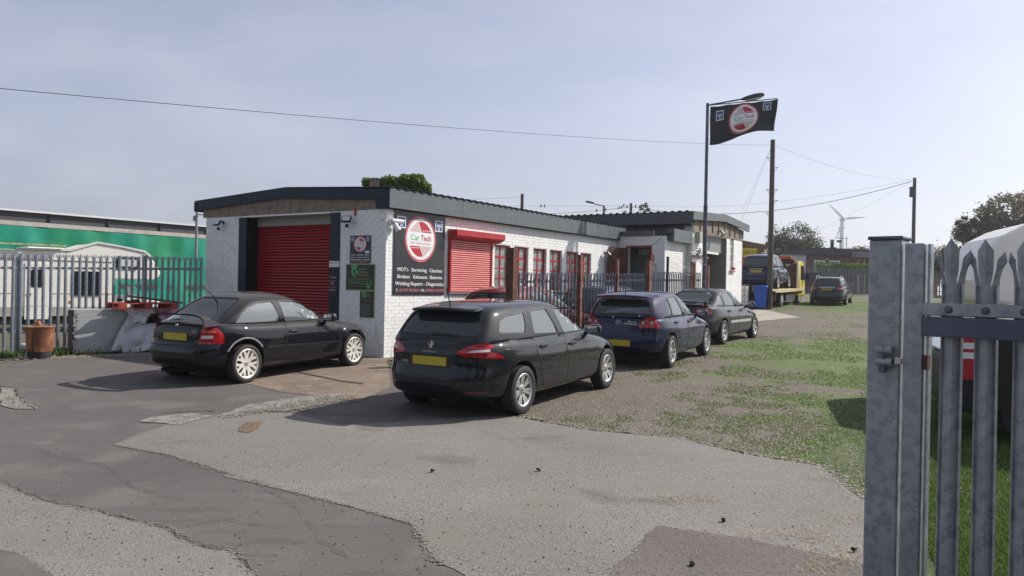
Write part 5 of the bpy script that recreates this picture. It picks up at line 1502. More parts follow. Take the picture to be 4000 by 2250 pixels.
# --- dark grey fastback
FAS = dict(W=.875, wb=2.704, r=.315, rr=.205, paint='paint_grey', wheel=(5, 'fat'), rimm='rim_silver', arch=.365,
    top=[(-.98, 1.0), (-.8, 1.04), (-.5, 1.03), (.1, .995), (1.2, .965), (2.0, .955), (2.35, .90), (2.9, .82), (3.3, .72), (3.5, .6)],
    bot=[(-.95, .30), (-.6, .24), (0, .18), (2.8, .18), (3.4, .24)],
    rear=[(.2, -.86), (.33, -.94), (.55, -.95), (.66, -.93), (.72, -.88), (.9, -.86), (1.0, -.82), (1.06, -.75)],
    front=[(.15, 3.36), (.3, 3.52), (.5, 3.54), (.66, 3.46), (.78, 3.2), (.95, 2.7)],
    wprof=WP, wplan=[(-.98, .93), (-.3, .985), (1.3, 1.0), (2.7, .985), (3.55, .88)], crown=.045,
    gz=.90, gw0=.815, gw1=.575, roof=[(-.7, 1.12), (-.2, 1.28), (.3, 1.38), (.8, 1.425), (1.2, 1.42), (1.6, 1.35), (2.1, 1.22)],
    gr=[(0, -.80), (.3, -.50), (.65, -.08), (.9, .2), (1, .36)], gf=[(0, 2.52), (.3, 2.20), (.65, 1.75), (1, 1.28)], gn=8, gm=5,
    windows=[('quarter', [(-.12, 1.02), (-.02, 1.13), (.14, 1.24), (.32, 1.29), (.22, 1.01)]),
             ('rear_door', [(.30, 1.0), (.38, 1.15), (.50, 1.32), (.94, 1.345), (1.06, 1.15), (1.12, .98)]),
             ('front_door', [(1.27, .98), (1.18, 1.18), (1.10, 1.345), (1.40, 1.32), (1.76, 1.19), (2.0, 1.06), (2.08, .965)])],
    rear_glass=[(-.62, 1.06), (.62, 1.06), (.54, 1.22), (.46, 1.355), (-.46, 1.355), (-.54, 1.22)],
    front_glass=[(-.64, .99), (.64, .99), (.50, 1.32), (-.50, 1.32)],
    doors=[([(.18, .99), (.24, .84), (.42, .68), (.48, .36), (.56, .28), (1.16, .28), (1.17, .75), (1.14, .97)], (.42, .86)), ([(1.175, .28), (1.185, .75), (1.155, .97), (2.08, .95), (2.30, .72), (2.25, .32), (2.15, .27)], (1.36, .84))],
    mould=[[(.46, .54), (1.15, .53), (1.15, .60), (.46, .60)], [(1.19, .53), (2.24, .52), (2.24, .585), (1.19, .60)]], mouldm='paint_silver', skirt=[(.38, .20), (2.3, .20), (2.3, .30), (.38, .30)], skirtm='paint_slate',
    lampc=(-.35, .42), lamps=[('tail_light', 'lamp_red', [(-6, .80), (10, .775), (32, .785), (46, .81), (50, .85), (44, .885), (20, .90), (-4, .885)], .004), ('lamp_cover', 'lamp_red_dark', [(-4, .895), (20, .91), (42, .895), (34, .97), (10, 1.0), (-2, .99)], .003)],
    plate=(.0, .80), rearlines=[[(-.80, .71), (.80, .71)], [(-.86, .52), (.86, .52)]],
    mirror=(2.02, 1.0), ant=None, seatm='seat')
FAS.pop('ant')
def fast_extra(root, B):
    q = MB(); n = 12
    for i in range(n):
        a0 = -1 + 2 * i / n; a1 = -1 + 2 * (i + 1) / n
        def P(a): return (-.80 + .10 * a * a, a * .66, 1.125 - .03 * a ** 4)
        (x0, y0, z0), (x1, y1, z1) = P(a0), P(a1)
        q.add([(x0 - .06, y0, z0), (x0 + .16, y0, z0 - .03), (x0 + .14, y0, z0 - .05), (x0 - .06, y0, z0 - .02), (x1 - .06, y1, z1), (x1 + .16, y1, z1 - .03), (x1 + .14, y1, z1 - .05), (x1 - .06, y1, z1 - .02)], [(0, 1, 5, 4), (1, 2, 6, 5), (2, 3, 7, 6), (3, 0, 4, 7)])
    for s_ in (-1, 1): q.cbox((-.70, s_ * .60, 1.07), (.16, .05, .10))
    q.build('boot_wing', 'paint_grey', root, smooth=40)
FAS['extra'] = fast_extra
fas = make_car('dark grey fastback car with oval tail lights, third of the row parked along the fence', FAS, (4.79 + .067, 20.765 - .045), 33.65, .296, .0183)

# --- far silver-blue estate, seen from behind on the grass
V = dict(EST); V.update(W=.90, paint='paint_slate', wheel=(5, 'fat'), extra=None, platetext='YC55 YKJ', plate=(0, .82), seats=[(.55, 3), (1.42, 2)])
def vol_extra(root, B):
    for s_ in (-1, 1):
        MB().path([(-.45, s_ * .56, 1.42), (-.38, s_ * .58, 1.475), (.4, s_ * .60, 1.505), (1.3, s_ * .58, 1.475), (1.4, s_ * .56, 1.43)], .018).build('roof_rail', 'chrome', root)
    q = B.line([(-.4, .93), (.4, .93)], .03, 'rear', .006); q.build('trim_strip', 'chrome', root)
V['extra'] = vol_extra; V.pop('wiper')
vol = make_car('slate blue estate car with roof rails parked on the far grass', V, (16.75, 41.0), 28.5, gz(41.2), .03)

# --- navy off-roader carried on the recovery truck
C = dict(EST); C.update(W=.89, wb=2.63, r=.34, rr=.225, paint='paint_navy', wheel=(5, 'fat'), platetext='FX05 EJY', arch=.40,
    top=[(-.95, 1.08), (-.8, 1.12), (0, 1.10), (1.2, 1.07), (2.1, 1.06), (2.4, 1.03), (3.0, .96), (3.3, .86), (3.5, .7)], bot=[(-.95, .34), (-.6, .28), (0, .24), (2.8, .24), (3.4, .3)],
    gz=1.0, roof=[(-.8, 1.60), (-.3, 1.66), (.3, 1.69), (.9, 1.69), (1.3, 1.66), (1.7, 1.58), (2.2, 1.45)], gr=[(0, -.88), (.4, -.83), (1, -.68)], gf=[(0, 2.45), (.3, 2.15), (.65, 1.75), (1, 1.30)], gw1=.64,
    windows=[('rear_quarter', [(-.52, 1.18), (-.46, 1.52), (.12, 1.55), (.10, 1.15)]), ('rear_door', [(.22, 1.14), (.24, 1.55), (.92, 1.58), (.96, 1.12)]), ('front_door', [(1.10, 1.12), (1.08, 1.58), (1.45, 1.54), (1.92, 1.22), (1.98, 1.10)])],
    rear_glass=[(-.58, 1.16), (.58, 1.16), (.54, 1.52), (-.54, 1.52)], front_glass=[(-.66, 1.11), (.66, 1.11), (.54, 1.56), (-.54, 1.56)],
    doors=[([(.14, 1.08), (.22, .84), (.42, .68), (.50, .42), (1.0, .40), (1.02, 1.06)], (.38, .98)), ([(1.03, .40), (1.045, 1.06), (2.05, 1.04), (2.25, .8), (2.2, .42)], (1.25, .95))],
    mould=[[(.50, .56), (1.0, .56), (1.0, .64), (.50, .64)], [(1.05, .56), (2.2, .56), (2.2, .64), (1.05, .64)]], mouldm='dark_grey', fuel=[], lampc=(-.35, .42),
    lamps=[('tail_light', 'lamp_red', [(22, 1.08), (40, 1.05), (40, 1.35), (32, 1.62), (20, 1.62), (18, 1.3)], .006)], rearlines=[[(-.78, .62), (-.78, 1.1)], [(.78, .62), (.78, 1.1)], [(-.78, .60), (.78, .60)]],
    rearbits=[('trim_strip', 'lamp_grey', [(-.35, .97), (.35, .97), (.35, 1.02), (-.35, 1.02)], .01)], plate=(.0, .88), toplines=[], sidelines=[], mirror=(1.95, 1.17), extra=None)
C.pop('ant'); C.pop('wiper'); C.pop('extra')
TO = (13.3, 38.2); TH = 30.5
th_ = R(TH); td = Vector((math.sin(th_), math.cos(th_))); tr_ = Vector((math.cos(th_), -math.sin(th_)))
cp = Vector(TO) + td * (-.55) - tr_ * .95
crv = make_car('navy off-road car with tall red tail lights carried on the yellow recovery truck', C, (cp.x, cp.y), TH, gz(38.5) + .86, .03)

# --- parked behind the palisade fence: red car, white car, dark car (seen between the pales)
def behind(label, paint_, s, o, **kw):
    K = dict(HAT); K.update(paint=paint_, extra=None, **kw); K.pop('extra'); K.pop('ant'); K.pop('wiper')
    p = bw(s, -o); hd = math.degrees(math.pi / 2 - BA)
    return make_car(label, K, (p.x, p.y), hd, gz(p.y), .024)
behind('red hatchback squeezed between the long wall and the palisade fence', 'paint_red', 2.45, 1.2)
behind('dark blue hatchback behind the palisade fence below the red windows', 'paint_navy', 7.0, 1.16)
# ------------------------------------------------------------------ palisade fencing
def pale_mb(H, w=.066, d=.018, tip='W', t=.003):
    """W-section steel pale with a splayed triple point"""
    xs = [-w / 2, -w * .3, -w * .12, w * .12, w * .3, w / 2]; ys = [0, -.004, -d, -d, -.004, 0]
    q = MB(); n = 6
    zt = [H - .10] * 6
    vs = []
    for tt in (0, t):
        for z in (0, H - .13): vs += [(x, y + tt, z) for x, y in zip(xs, ys)]
    fs = []
    for o in (0, 2 * n):
        fs += [(o + i, o + i + 1, o + n + i + 1, o + n + i) for i in range(n - 1)]
    q.add(vs, fs)
    z0 = H - .13
    # centre prong
    q.add([(-w * .30, -.004, z0), (w * .30, -.004, z0), (w * .12, -d, z0), (-w * .12, -d, z0), (w * .34, -.006, H - .05), (-w * .34, -.006, H - .05), (0, -d - .006, H), (w * .14, -d - .002, H - .05), (-w * .14, -d - .002, H - .05)],
          [(3, 2, 7, 8), (2, 1, 4, 7), (0, 3, 8, 5), (8, 7, 6), (7, 4, 6), (5, 8, 6)])
    for s in (-1, 1):
        a = w * .5; b = w * .30
        q.add([(s * b, -.004, z0), (s * a, 0, z0), (s * (a + .022), .004, H - .075), (s * (b + .012), .0, H - .06), (s * (a + .04), .010, H - .045), (s * (a + .018), .006, H - .02)],
              [(0, 1, 2, 3), (3, 2, 4, 5)])
    return q
def make_fence(root, p0, p1, H, step, m, rails, zlift=.03, skip=(), facing=1, pm=None, w=.066):
    """pales and rails from p0 to p1 (world XY); every pale an object"""
    p0 = Vector((*p0, 0)); p1 = Vector((*p1, 0)); d = (p1 - p0).normalized(); L_ = (p1 - p0).length
    ang = math.atan2(d.y, d.x); base = None; k = 0
    inv = root.matrix_world.inverted()
    for h in rails:
        a = p0; b = p1
        q = MB(); n = Vector((-d.y, d.x, 0)) * facing
        za = gz(a.y) + h; zb = gz(b.y) + h
        A = Vector((a.x, a.y, za)) + n * .022; B_ = Vector((b.x, b.y, zb)) + n * .022
        q.add([A + Vector((0, 0, -.025)), A + Vector((0, 0, .025)), B_ + Vector((0, 0, .025)), B_ + Vector((0, 0, -.025)), A + Vector((0, 0, -.025)) + n * .045, A + Vector((0, 0, -.02)) + n * .045, B_ + Vector((0, 0, -.02)) + n * .045, B_ + Vector((0, 0, -.025)) + n * .045], [(0, 1, 2, 3), (0, 3, 7, 4), (4, 5, 6, 7)])
        q.v = [tuple(inv @ Vector(v)) for v in q.v]
        q.build('rail', m, root)
    while k * step <= L_:
        c = p0 + d * (k * step)
        if base is None: base = pale_mb(H, w).build('pale', pm or m, root, smooth=20); o = base
        else: o = inst(base, root)
        jit = rnd.uniform(-.006, .006)
        o.matrix_world = Matrix.Translation((c.x, c.y, gz(c.y) + zlift + jit)) @ Matrix.Rotation(ang + (0 if facing > 0 else math.pi) + rnd.uniform(-.02, .02), 4, 'Z') @ Matrix.Rotation(rnd.uniform(-.006, .006), 4, 'Y')
        k += 1
def post(root, p, H, w, m, name='post', d=None, bev=.006):
    q = MB().box(-w / 2, w / 2, -(d or w) / 2, (d or w) / 2, -.1, H)
    o = q.build(name, m, root, bevel=bev); o.matrix_world = Matrix.Translation((p[0], p[1], gz(p[1]))) @ Matrix.Rotation(BA, 4, 'Z'); return o
# left fence, in line with the garage's left side
LF = thing('palisade_fence', 'galvanised palisade fence on the left between the forecourt and the white motorhome', 'fence', bw(-2, 5.96))
bpy.context.view_layer.update()
a = bw(-7.6, 5.96); b = bw(-.06, 5.96)
make_fence(LF, (a.x, a.y), (b.x, b.y), 1.98, .1465, 'galv', (.42, 1.70))
for s in (-4.25, -1.56, -6.9): p = bw(s, 6.02); post(LF, p, 2.02, .10, 'galv', d=.06)
# middle fence: dark pales, rusty posts
MF = thing('palisade_fence', 'dark palisade fence with rusty posts between the parked cars and the long wall', 'fence', bw(5, -2.42))
bpy.context.view_layer.update()
for s0, s1 in ((1.31, 3.72), (3.98, 5.72), (5.92, 7.64)):
    a = bw(s0, -2.42); b = bw(s1, -2.42); make_fence(MF, (a.x, a.y), (b.x, b.y), 1.80, .158, 'galv', (.42, 1.62), pm='pale_navy', w=.062)
for s0, s1 in ((8.0, 10.98), (11.35, 12.0)):
    a = bw(s0, -2.42); b = bw(s1, -2.42); make_fence(MF, (a.x, a.y), (b.x, b.y), 1.86, .135, 'galv_dark', (.42, 1.62), pm='pale_navy', w=.062)
post(MF, bw(1.02, -2.44), 2.30, .17, 'rust_brown', 'box_post')
for s, h, w in ((3.86, 2.22, .10), (5.82, 2.16, .07), (7.78, 2.15, .11), (7.95, 2.30, .05), (11.05, 2.20, .05), (11.28, 2.20, .09), (12.5, 2.10, .10)):
    post(MF, bw(s, -2.44), h, w, 'rust_post')
post(MF, bw(9.13, -2.44), 2.30, .06, 'black_matt')
p = bw(11.9, -2.44); q = MB().box(11.2, 12.5, -2.48, -2.40, 0, .06); q.v = [tuple(bw(*v[:2], v[2] + 2.42 + gz(p.y) - .1)) for v in q.v]; q.v = [tuple(MF.matrix_world.inverted() @ Vector(v)) for v in q.v]; q.build('top_bar', 'rust_post', MF)
# barbed strands
def barbed(pts, seed):
    r = random.Random(seed); q = MB(); q.path(pts, .004, 4)
    for a_, b_ in zip(pts, pts[1:]):
        a_ = Vector(a_); b_ = Vector(b_); k = int((b_ - a_).length / .11)
        for j in range(k):
            c = a_.lerp(b_, (j + .5) / k); v = Vector((r.uniform(-1, 1), r.uniform(-1, 1), r.uniform(-1, 1))).normalized() * .022; q.tube(c - v, c + v, .0025, .0015, 3)
    q.v = [tuple(MF.matrix_world.inverted() @ Vector(v)) for v in q.v]
    return q.build('barbed_wire', 'barb', MF)
for i, z in enumerate((2.18, 2.0, 1.84)):
    pts = [bw(9.13 + k * .24, -2.44, gz(22) + z + .03 * math.sin(k * 1.3 + i) - .025 * k * (i == 0)) for k in range(9)]
    barbed(pts, i)
# coil of razor wire over the corner posts
cw = MB(); r_ = random.Random(5)
P = []
for k in range(160):
    t = k / 160; s = 11.0 + .95 * t; ph = k * .55
    rad = .13 + .03 * math.sin(k * .3)
    P.append(bw(s + rad * .6 * math.sin(ph), -2.44 + rad * .8 * math.sin(ph * 1.1), 2.62 + .22 * math.sin(t * math.pi) - .0 * t + rad * math.cos(ph)))
cw.path(P, .008, 4)
for p_ in P:
    for _ in range(2):
        v = Vector((r_.uniform(-1, 1), r_.uniform(-1, 1), r_.uniform(-1, 1))).normalized() * .04; cw.tube(p_ - v, p_ + v, .006, .003, 3)
P = [bw(11.05 + .05 * math.sin(k * .9), -2.44 + .09 * math.cos(k * .8), 2.75 - k * .018) for k in range(34)]; cw.path(P, .010, 4)
o = cw.build('razor_wire', 'barb'); tag(o, 'tangled coil of razor wire thrown over the last rusty posts beside the lamp post', 'razor wire')

# ------------------------------------------------------------------ the near gate on the right
GA = math.atan2(-.669, .743)
GP = Vector((1.905, 3.97, 0))
GT = thing('palisade_gate', 'galvanised palisade gate at the right edge, hung beside a broad square post', 'gate', GP, GA)
GPO = thing('gate_post', 'broad mottled galvanised square gate post with a flat cap and latch bolt', 'post', GP, GA)
MB().box(-.078, .078, -.0, .15, -.1, 1.975).build('post', 'galv_big', GPO, bevel=.008)
MB().box(-.086, .086, -.008, .158, 1.975, 1.995).build('cap', 'galv_dark', GPO, bevel=.008)
T = Matrix.Translation((0, 0, 0))
lt = MB().tube((-.02, -.035, 1.415), (.055, -.035, 1.415), .022, .022, 12).tube((-.02, -.035, 1.355), (.055, -.035, 1.355), .024, .024, 12)
lt.box(-.02, .055, -.035, .0, 1.395, 1.435); lt.box(-.02, .055, -.035, .0, 1.335, 1.375)
lt.build('latch', 'galv_big', GPO, bevel=.004)
MB().tube((.015, -.045, 1.30), (.015, -.045, 1.43), .011, .011, 8).tube((.015, -.045, 1.305), (.015, -.045, 1.33), .022, .022, 6).build('bolt', 'galv_dark', GPO)
MB().box(.062, .095, -.03, -.005, 1.345, 1.38).build('keeper', 'bright_metal', GPO, bevel=.003)
MB().box(.095, .185, -.005, .065, .05, 1.955).build('stile', 'galv_big', GT, bevel=.006)
MB().box(.2, .212, -.0, .06, .05, 1.95).build('edge_strip', 'galv', GT)
MB().box(.185, 2.2, -.02, -.012, 1.597, 1.66).box(.185, 2.2, -.02, .03, 1.597, 1.602).build('top_rail', 'galv_big', GT)
MB().box(.185, 2.2, -.045, .015, 1.495, 1.592).build('box_rail', 'galv_dark', GT, bevel=.004)
MB().box(.185, 2.2, -.02, .03, .20, .26).build('bottom_rail', 'galv_big', GT)
MB().box(.195, .215, -.03, .03, 1.33, 1.40).build('hinge_stop', 'rust_brown', GT)
def gate_pale():
    q = MB(); H = 1.97; t = .003
    prof = [(-.050, .028), (-.043, .012), (-.034, .020), (-.020, -.006), (-.012, -.012), (.012, -.012), (.020, -.006), (.034, .020), (.043, .012), (.050, .028)]
    n = len(prof)
    for tt in (0, t):
        vs = [(x, y + tt, .08) for x, y in prof] + [(x, y + tt, H - .22) for x, y in prof]
        q.add(vs, [(i, i + 1, n + i + 1, n + i) for i in range(n - 1)])
    z0 = H - .22
    # centre leaf, slightly dished, pointed
    def leaf(pts_l, pts_r, apex):
        a = pts_l; b = pts_r; k = len(a); q.add(a + b + [apex], [(i, k + i, k + i + 1, i + 1) for i in range(k - 1)] + [(k - 1, 2 * k - 1, 2 * k)])
    for tt in (0, t):
        leaf([(-.020, -.006 + tt, z0), (-.030, -.010 + tt, z0 + .06), (-.034, -.016 + tt, H - .055)], [(0, -.014 + tt, z0), (0, -.020 + tt, z0 + .06), (0, -.028 + tt, H - .055)], (0, -.030 + tt, H))
        leaf([(0, -.014 + tt, z0), (0, -.020 + tt, z0 + .06), (0, -.028 + tt, H - .055)], [(.020, -.006 + tt, z0), (.030, -.010 + tt, z0 + .06), (.034, -.016 + tt, H - .055)], (0, -.030 + tt, H))
        for s in (-1, 1):
            leaf([(s * .024, .005 + tt, z0), (s * .032, .004 + tt, z0 + .04), (s * .040, .008 + tt, z0 + .08), (s * .044, .012 + tt, z0 + .125)],
                 [(s * .050, .028 + tt, z0), (s * .053, .030 + tt, z0 + .04), (s * .061, .036 + tt, z0 + .08), (s * .078, .046 + tt, z0 + .115)], (s * .070, .040 + tt, z0 + .165))
    return q
gp0 = None
for k in range(11):
    x = .30 + k * .155
    if gp0 is None: gp0 = gate_pale().build('pale', 'galv_big', GT, smooth=25); o = gp0
    else: o = inst(gp0, GT)
    o.location = (x, .01, rnd.uniform(-.008, .008)); o.rotation_euler = (0, rnd.uniform(-.008, .008), rnd.uniform(-.03, .03))
    MB().lathe([(0, .012), (.014, .010), (.019, 0)], 12, 0, Matrix.Translation((x, -.020, 1.628)) @ Matrix.Rotation(R(90), 4, 'X')).build('bolt', 'galv_dark', GT, smooth=40)

# ------------------------------------------------------------------ left: white low block, pallet, sheeting, log
ba = Vector((-8.78, 15.55)); bb = Vector((-6.9, 17.2)); bd_ = (bb - ba).normalized(); bang = math.atan2(bd_.y, bd_.x); bl = (bb - ba).length
BK = thing('low_wall', 'low pale painted block wall with a crumbling dark end in front of the palisade fence', 'wall', (ba.x, ba.y, gz(15.7) - .02), bang)
MB().box(0.0, bl, .0, .42, 0, .88).build('core', 'old_brick', BK)
MB().box(.05, bl, -.022, -.001, 0.03, .885).build('face', 'painted_block', BK)
MB().box(.0, bl, -.02, .42, .881, .905).build('top', 'painted_block', BK)
r_ = random.Random(2); q = MB()
for k in range(46): q.cbox((.04 + r_.uniform(-.025, .03), -.012, r_.uniform(.05, .86)), (.05, .025, r_.uniform(.02, .06)))
q.build('flaking_edge', 'painted_block', BK)
for row in range(11):
    for k in range(2): MB().box(-.014 - r_.uniform(0, .006), .001, .005 + k * .21, .20 + k * .21, .01 + row * .079, .078 + row * .079).build('brick', 'old_brick', BK)
PL = thing('pallet', 'faded red wooden pallet lying on the low painted wall', 'pallet', (ba.x + bd_.x * 1.30, ba.y + bd_.y * 1.30, gz(16) + .89), bang + R(4))
for k in range(6): MB().box(-.60, .60, -.35 + k * .14, -.245 + k * .14, .105, .125).build('plank', 'pallet_red', PL)
for y in (-.32, .0, .34):
    MB().box(-.60, .60, y - .045, y + .045, 0, .018).build('runner', 'pallet_red', PL)
    for x in (-.52, .0, .52): MB().box(x - .07, x + .07, y - .04, y + .04, .02, .103).build('pallet_block', 'pallet_red', PL)
o = MB().box(-.55, .55, -.04, .04, 0, .045).build('plank', 'wood_old'); o.location = (ba.x + bd_.x * 1.5, ba.y + bd_.y * 1.5 + .1, gz(16) + 1.06); o.rotation_euler = (0, R(7), bang - R(12)); tag(o, 'loose weathered plank lying across the red pallet', 'plank')
q = MB(); r_ = random.Random(9)
for k in range(9): q.cbox((r_.uniform(-.2, .2), r_.uniform(-.1, .1), r_.uniform(0, .06)), (.10, .08, .05), 0, Matrix.Rotation(r_.uniform(0, 3), 4, 'Z'))
o = q.build('rag', 'black_matt'); o.location = (ba.x + bd_.x * 1.05, ba.y + bd_.y * 1.05, gz(16) + 1.02); tag(o, 'small heap of dark rag on the red pallet', 'rag')
# draped sheeting: cloth grid hanging over the face
def drape(name, s0, s1, z0, z1, m, label, seed, slant=0.0, off=.05, top=.18):
    r = random.Random(seed); nx, nz = 26, 22; vs = []; fs = []
    for j in range(nz + 1):
        for i in range(nx + 1):
            a = i / nx; b = j / nz
            s = s0 + (s1 - s0) * a + slant * (1 - b)
            z = z0 + (z1 - z0) * b
            fold = .035 * math.sin(a * 19 + b * 4 + seed) + .03 * math.sin(a * 7 - b * 6 + seed * 2) + .02 * math.sin(b * 14 + a * 11)
            y = -.03 - off * (1 - b) - abs(fold)
            if b > .93: y = -.03 + (b - .93) / .07 * top; z = z1 + .012
            z += .03 * math.sin(a * 13 + seed) * (1 - b)
            vs.append((s, y, z))
            if i and j: k = j * (nx + 1) + i; fs.append((k - nx - 2, k - nx - 1, k, k - 1))
    o = MB().add(vs, fs).build(name, m, None, smooth=80); md = o.modifiers.new('s', 'SOLIDIFY'); md.thickness = .004
    o.location = BK.location; o.rotation_euler = (0, 0, bang); tag(o, label, 'plastic sheet'); return o
drape('plastic_sheet', 1.05, 2.5, .03, .90, 'sheet_clear', 'pale translucent plastic sheet hanging over the low wall behind the coupe', 1, slant=-.45, off=.22)
drape('plastic_sheet', 1.55, 2.5, .60, .915, 'sheet_pink', 'pink plastic sheet under the pallet on top of the wall', 3, off=.14, slant=-.05)
drape('plastic_sheet', .95, 1.5, .62, .925, 'sign_white', 'crumpled white plastic bag draped at the pallet corner', 6, off=.10, slant=.12)
LG = thing('rusty_drum', 'upright rusty orange drum with a charred foot and a stub pipe by the fence', 'drum', (-9.02, 14.85, gz(14.85)), 0)
q = MB().lathe([(.215, .13), (.225, .2), (.238, .45), (.245, .56), (.25, .575), (.24, .58)], 22); 
q.build('drum_body', 'log_bark', LG, smooth=40); MB().lathe([(.0, .0), (.20, .0), (.215, .128), (.0, .128)], 22).build('foot', 'char', LG, smooth=40)
MB().lathe([(.0, .578), (.255, .578), (.26, .60), (.0, .61)], 22).build('lid', 'log_bark', LG, smooth=40)
MB().tube((-.02, .02, .60), (-.05, .0, .70), .05, .045, 12).build('pipe', 'log_bark', LG, smooth=40)
MB().box(-.004, .004, -.245, -.225, .14, .55).build('seam', 'char', LG)
q = MB(); r_ = random.Random(12)
for k in range(4): q.tube((.12 - .09 * k, -.215, .16), (.12 - .09 * k, -.232, .16), .014, .014, 8)
q.build('vent_holes', 'black_matt', LG)

# ------------------------------------------------------------------ curtain-sided trailer and motorhome beyond the left fence
ta = Vector((-23.5, 29.7)); tb = Vector((-14.2, 43.3)); tdv = (tb - ta).normalized(); tl = (tb - ta).length
TR = thing('curtain_trailer', 'long trailer with a green pleated tarpaulin curtain and dark headboard strip behind the motorhome', 'trailer', (ta.x, ta.y, 1.32), math.atan2(tdv.y, tdv.x))
nx, nz = 150, 14; vs = []; fs = []
for j in range(nz + 1):
    for i in range(nx + 1):
        x = tl * i / nx; b = j / nz; z = -1.45 + 3.98 * b
        y = -.05 + .03 * math.sin(x * 5.2) * (1 - .3 * b) + .05 * abs(math.sin(x * 1.15)) * math.sin(b * 3.0) + .025 * math.sin(x * 2.3 + b * 9) 
        vs.append((x, y, z)); 
        if i and j: k = j * (nx + 1) + i; fs.append((k - nx - 2, k - nx - 1, k, k - 1))
MB().add(vs, fs).build('curtain', 'green_tarp', TR, smooth=80)
MB().box(-.05, tl, -.04, .05, 2.55, 2.74).build('rail', 'van_trim', TR)
MB().box(-.05, tl, .05, 2.5, .1, 3.15).build('body', 'dark_grey', TR)
MB().box(-.1, tl, -.10, 2.55, 3.15, 3.24).build('roof_edge', 'turbine', TR)
k = 0.2
while k < tl: MB().box(k, k + .08, -.02, .05, 2.74, 3.15).build('strut', 'black', TR); k += 2.6
MB().box(0, tl, -.04, .02, -.1, .1).build('side_rail', 'dark_grey', TR)
for x in (3, 4.3, 12, 13.3):
    MB().tube((x, .1, -.9), (x, .4, -.9), .5, .5, 20).build('wheel', 'tyre', TR)
MB().tube((-.3, -.15, -1.4), (-.3, -.15, 3.1), .04, .04, 8).build('front_post', 'dark_grey', TR)
# motorhome: side profile extruded, over-cab nose
ma = Vector((-19.07, 21.43))
MH = thing('motorhome', 'cream white coach-built motorhome with an over-cab nose behind the left fence', 'motorhome', (ma.x, ma.y, .03), math.atan2(.714, .70))
MH.scale = (1.19, 1.15, 1.15)
MB().prism([(0, .34), (6.32, .34), (6.34, 1.42), (7.45, 1.42), (7.62, 1.5), (7.68, 1.64), (7.60, 1.84), (7.42, 2.08), (7.17, 2.27), (6.6, 2.38), (5.9, 2.47), (5.2, 2.22), (4.0, 2.2), (0, 2.2)], 0, 2.0, 1).build('body', 'van_white', MH, bevel=.03)
MB().box(0, 6.30, -.006, -.001, .34, .60).build('lower_panel', 'van_trim', MH)
MB().box(0, 6.32, -.02, -.002, 1.93, 1.95).build('trim_strip', 'van_trim', MH)
MB().box(0, 6.32, -.012, -.002, .98, .99).build('trim_strip', 'van_trim', MH)
MB().prism([(3.9, 2.2), (5.2, 2.215), (5.9, 2.47), (6.6, 2.38), (7.17, 2.27), (7.42, 2.08), (7.46, 2.12), (7.2, 2.33), (6.6, 2.43), (5.9, 2.53), (5.15, 2.27), (3.9, 2.25)], -.03, .03, 1).build('roof_moulding', 'plastic_white', MH)
dr = MB().box(4.10, 4.68, -.02, -.002, .25, 1.84).build('door', 'van_white', MH, bevel=.006)
MB().box(4.12, 4.66, -.024, -.0201, .62, .635).build('door_trim', 'van_trim', dr)
MB().prism(roundpoly([(4.24, 1.16), (4.56, 1.16), (4.56, 1.66), (4.24, 1.66)], .07), -.034, -.021, 1).build('window', 'glass_dark', dr)
MB().lathe([(.03, 0), (.055, 0), (.055, .012), (.03, .012)], 14, 0, Matrix.Translation((4.20, -.021, .95)) @ Matrix.Rotation(R(90), 4, 'X'), closed=True).build('handle', 'black', dr)
MB().prism(roundpoly([(5.28, .93), (6.02, .93), (6.02, 1.64), (5.28, 1.64)], .04), -.03, -.003, 1).build('window', 'glass_dark', MH)
w_ = MB().prism(roundpoly([(6.40, 1.74), (7.03, 1.74), (7.03, 2.12), (6.40, 2.12)], .04), -.03, -.003, 1).build('window', 'glass_dark', MH)
MB().box(6.46, 6.97, -.036, -.031, 1.82, 2.03).build('blind', 'turbine', w_)
MB().box(0, 5.05, -.20, -.06, 2.33, 2.37).build('awning_rail', 'cream_bed', MH)
MB().box(4.2, 5.1, .2, 1.2, 2.2, 2.30).build('roof_vent', 'plastic_white', MH, bevel=.02)
MB().box(0, 6.2, .05, 1.9, .10, .34).build('underframe', 'black_matt', MH)
MB().prism([(6.34, .34), (7.9, .34), (7.95, .70), (7.5, .86), (7.1, .92), (6.34, .95)], .55, 1.8, 1).build('cab', 'van_white', MH, bevel=.03)
MB().prism([(6.9, .95), (7.05, .95), (6.98, 1.2), (6.86, 1.22)], .30, .42, 1).build('mirror', 'plastic_white', MH)
MB().box(5.19, 5.27, -.01, -.001, .70, .78).build('reflector', 'lamp_orange', MH)
for x in (1.3, 5.6): MB().tube((x, .02, .26), (x, .25, .26), .30, .30, 24).build('wheel', 'tyre', MH)

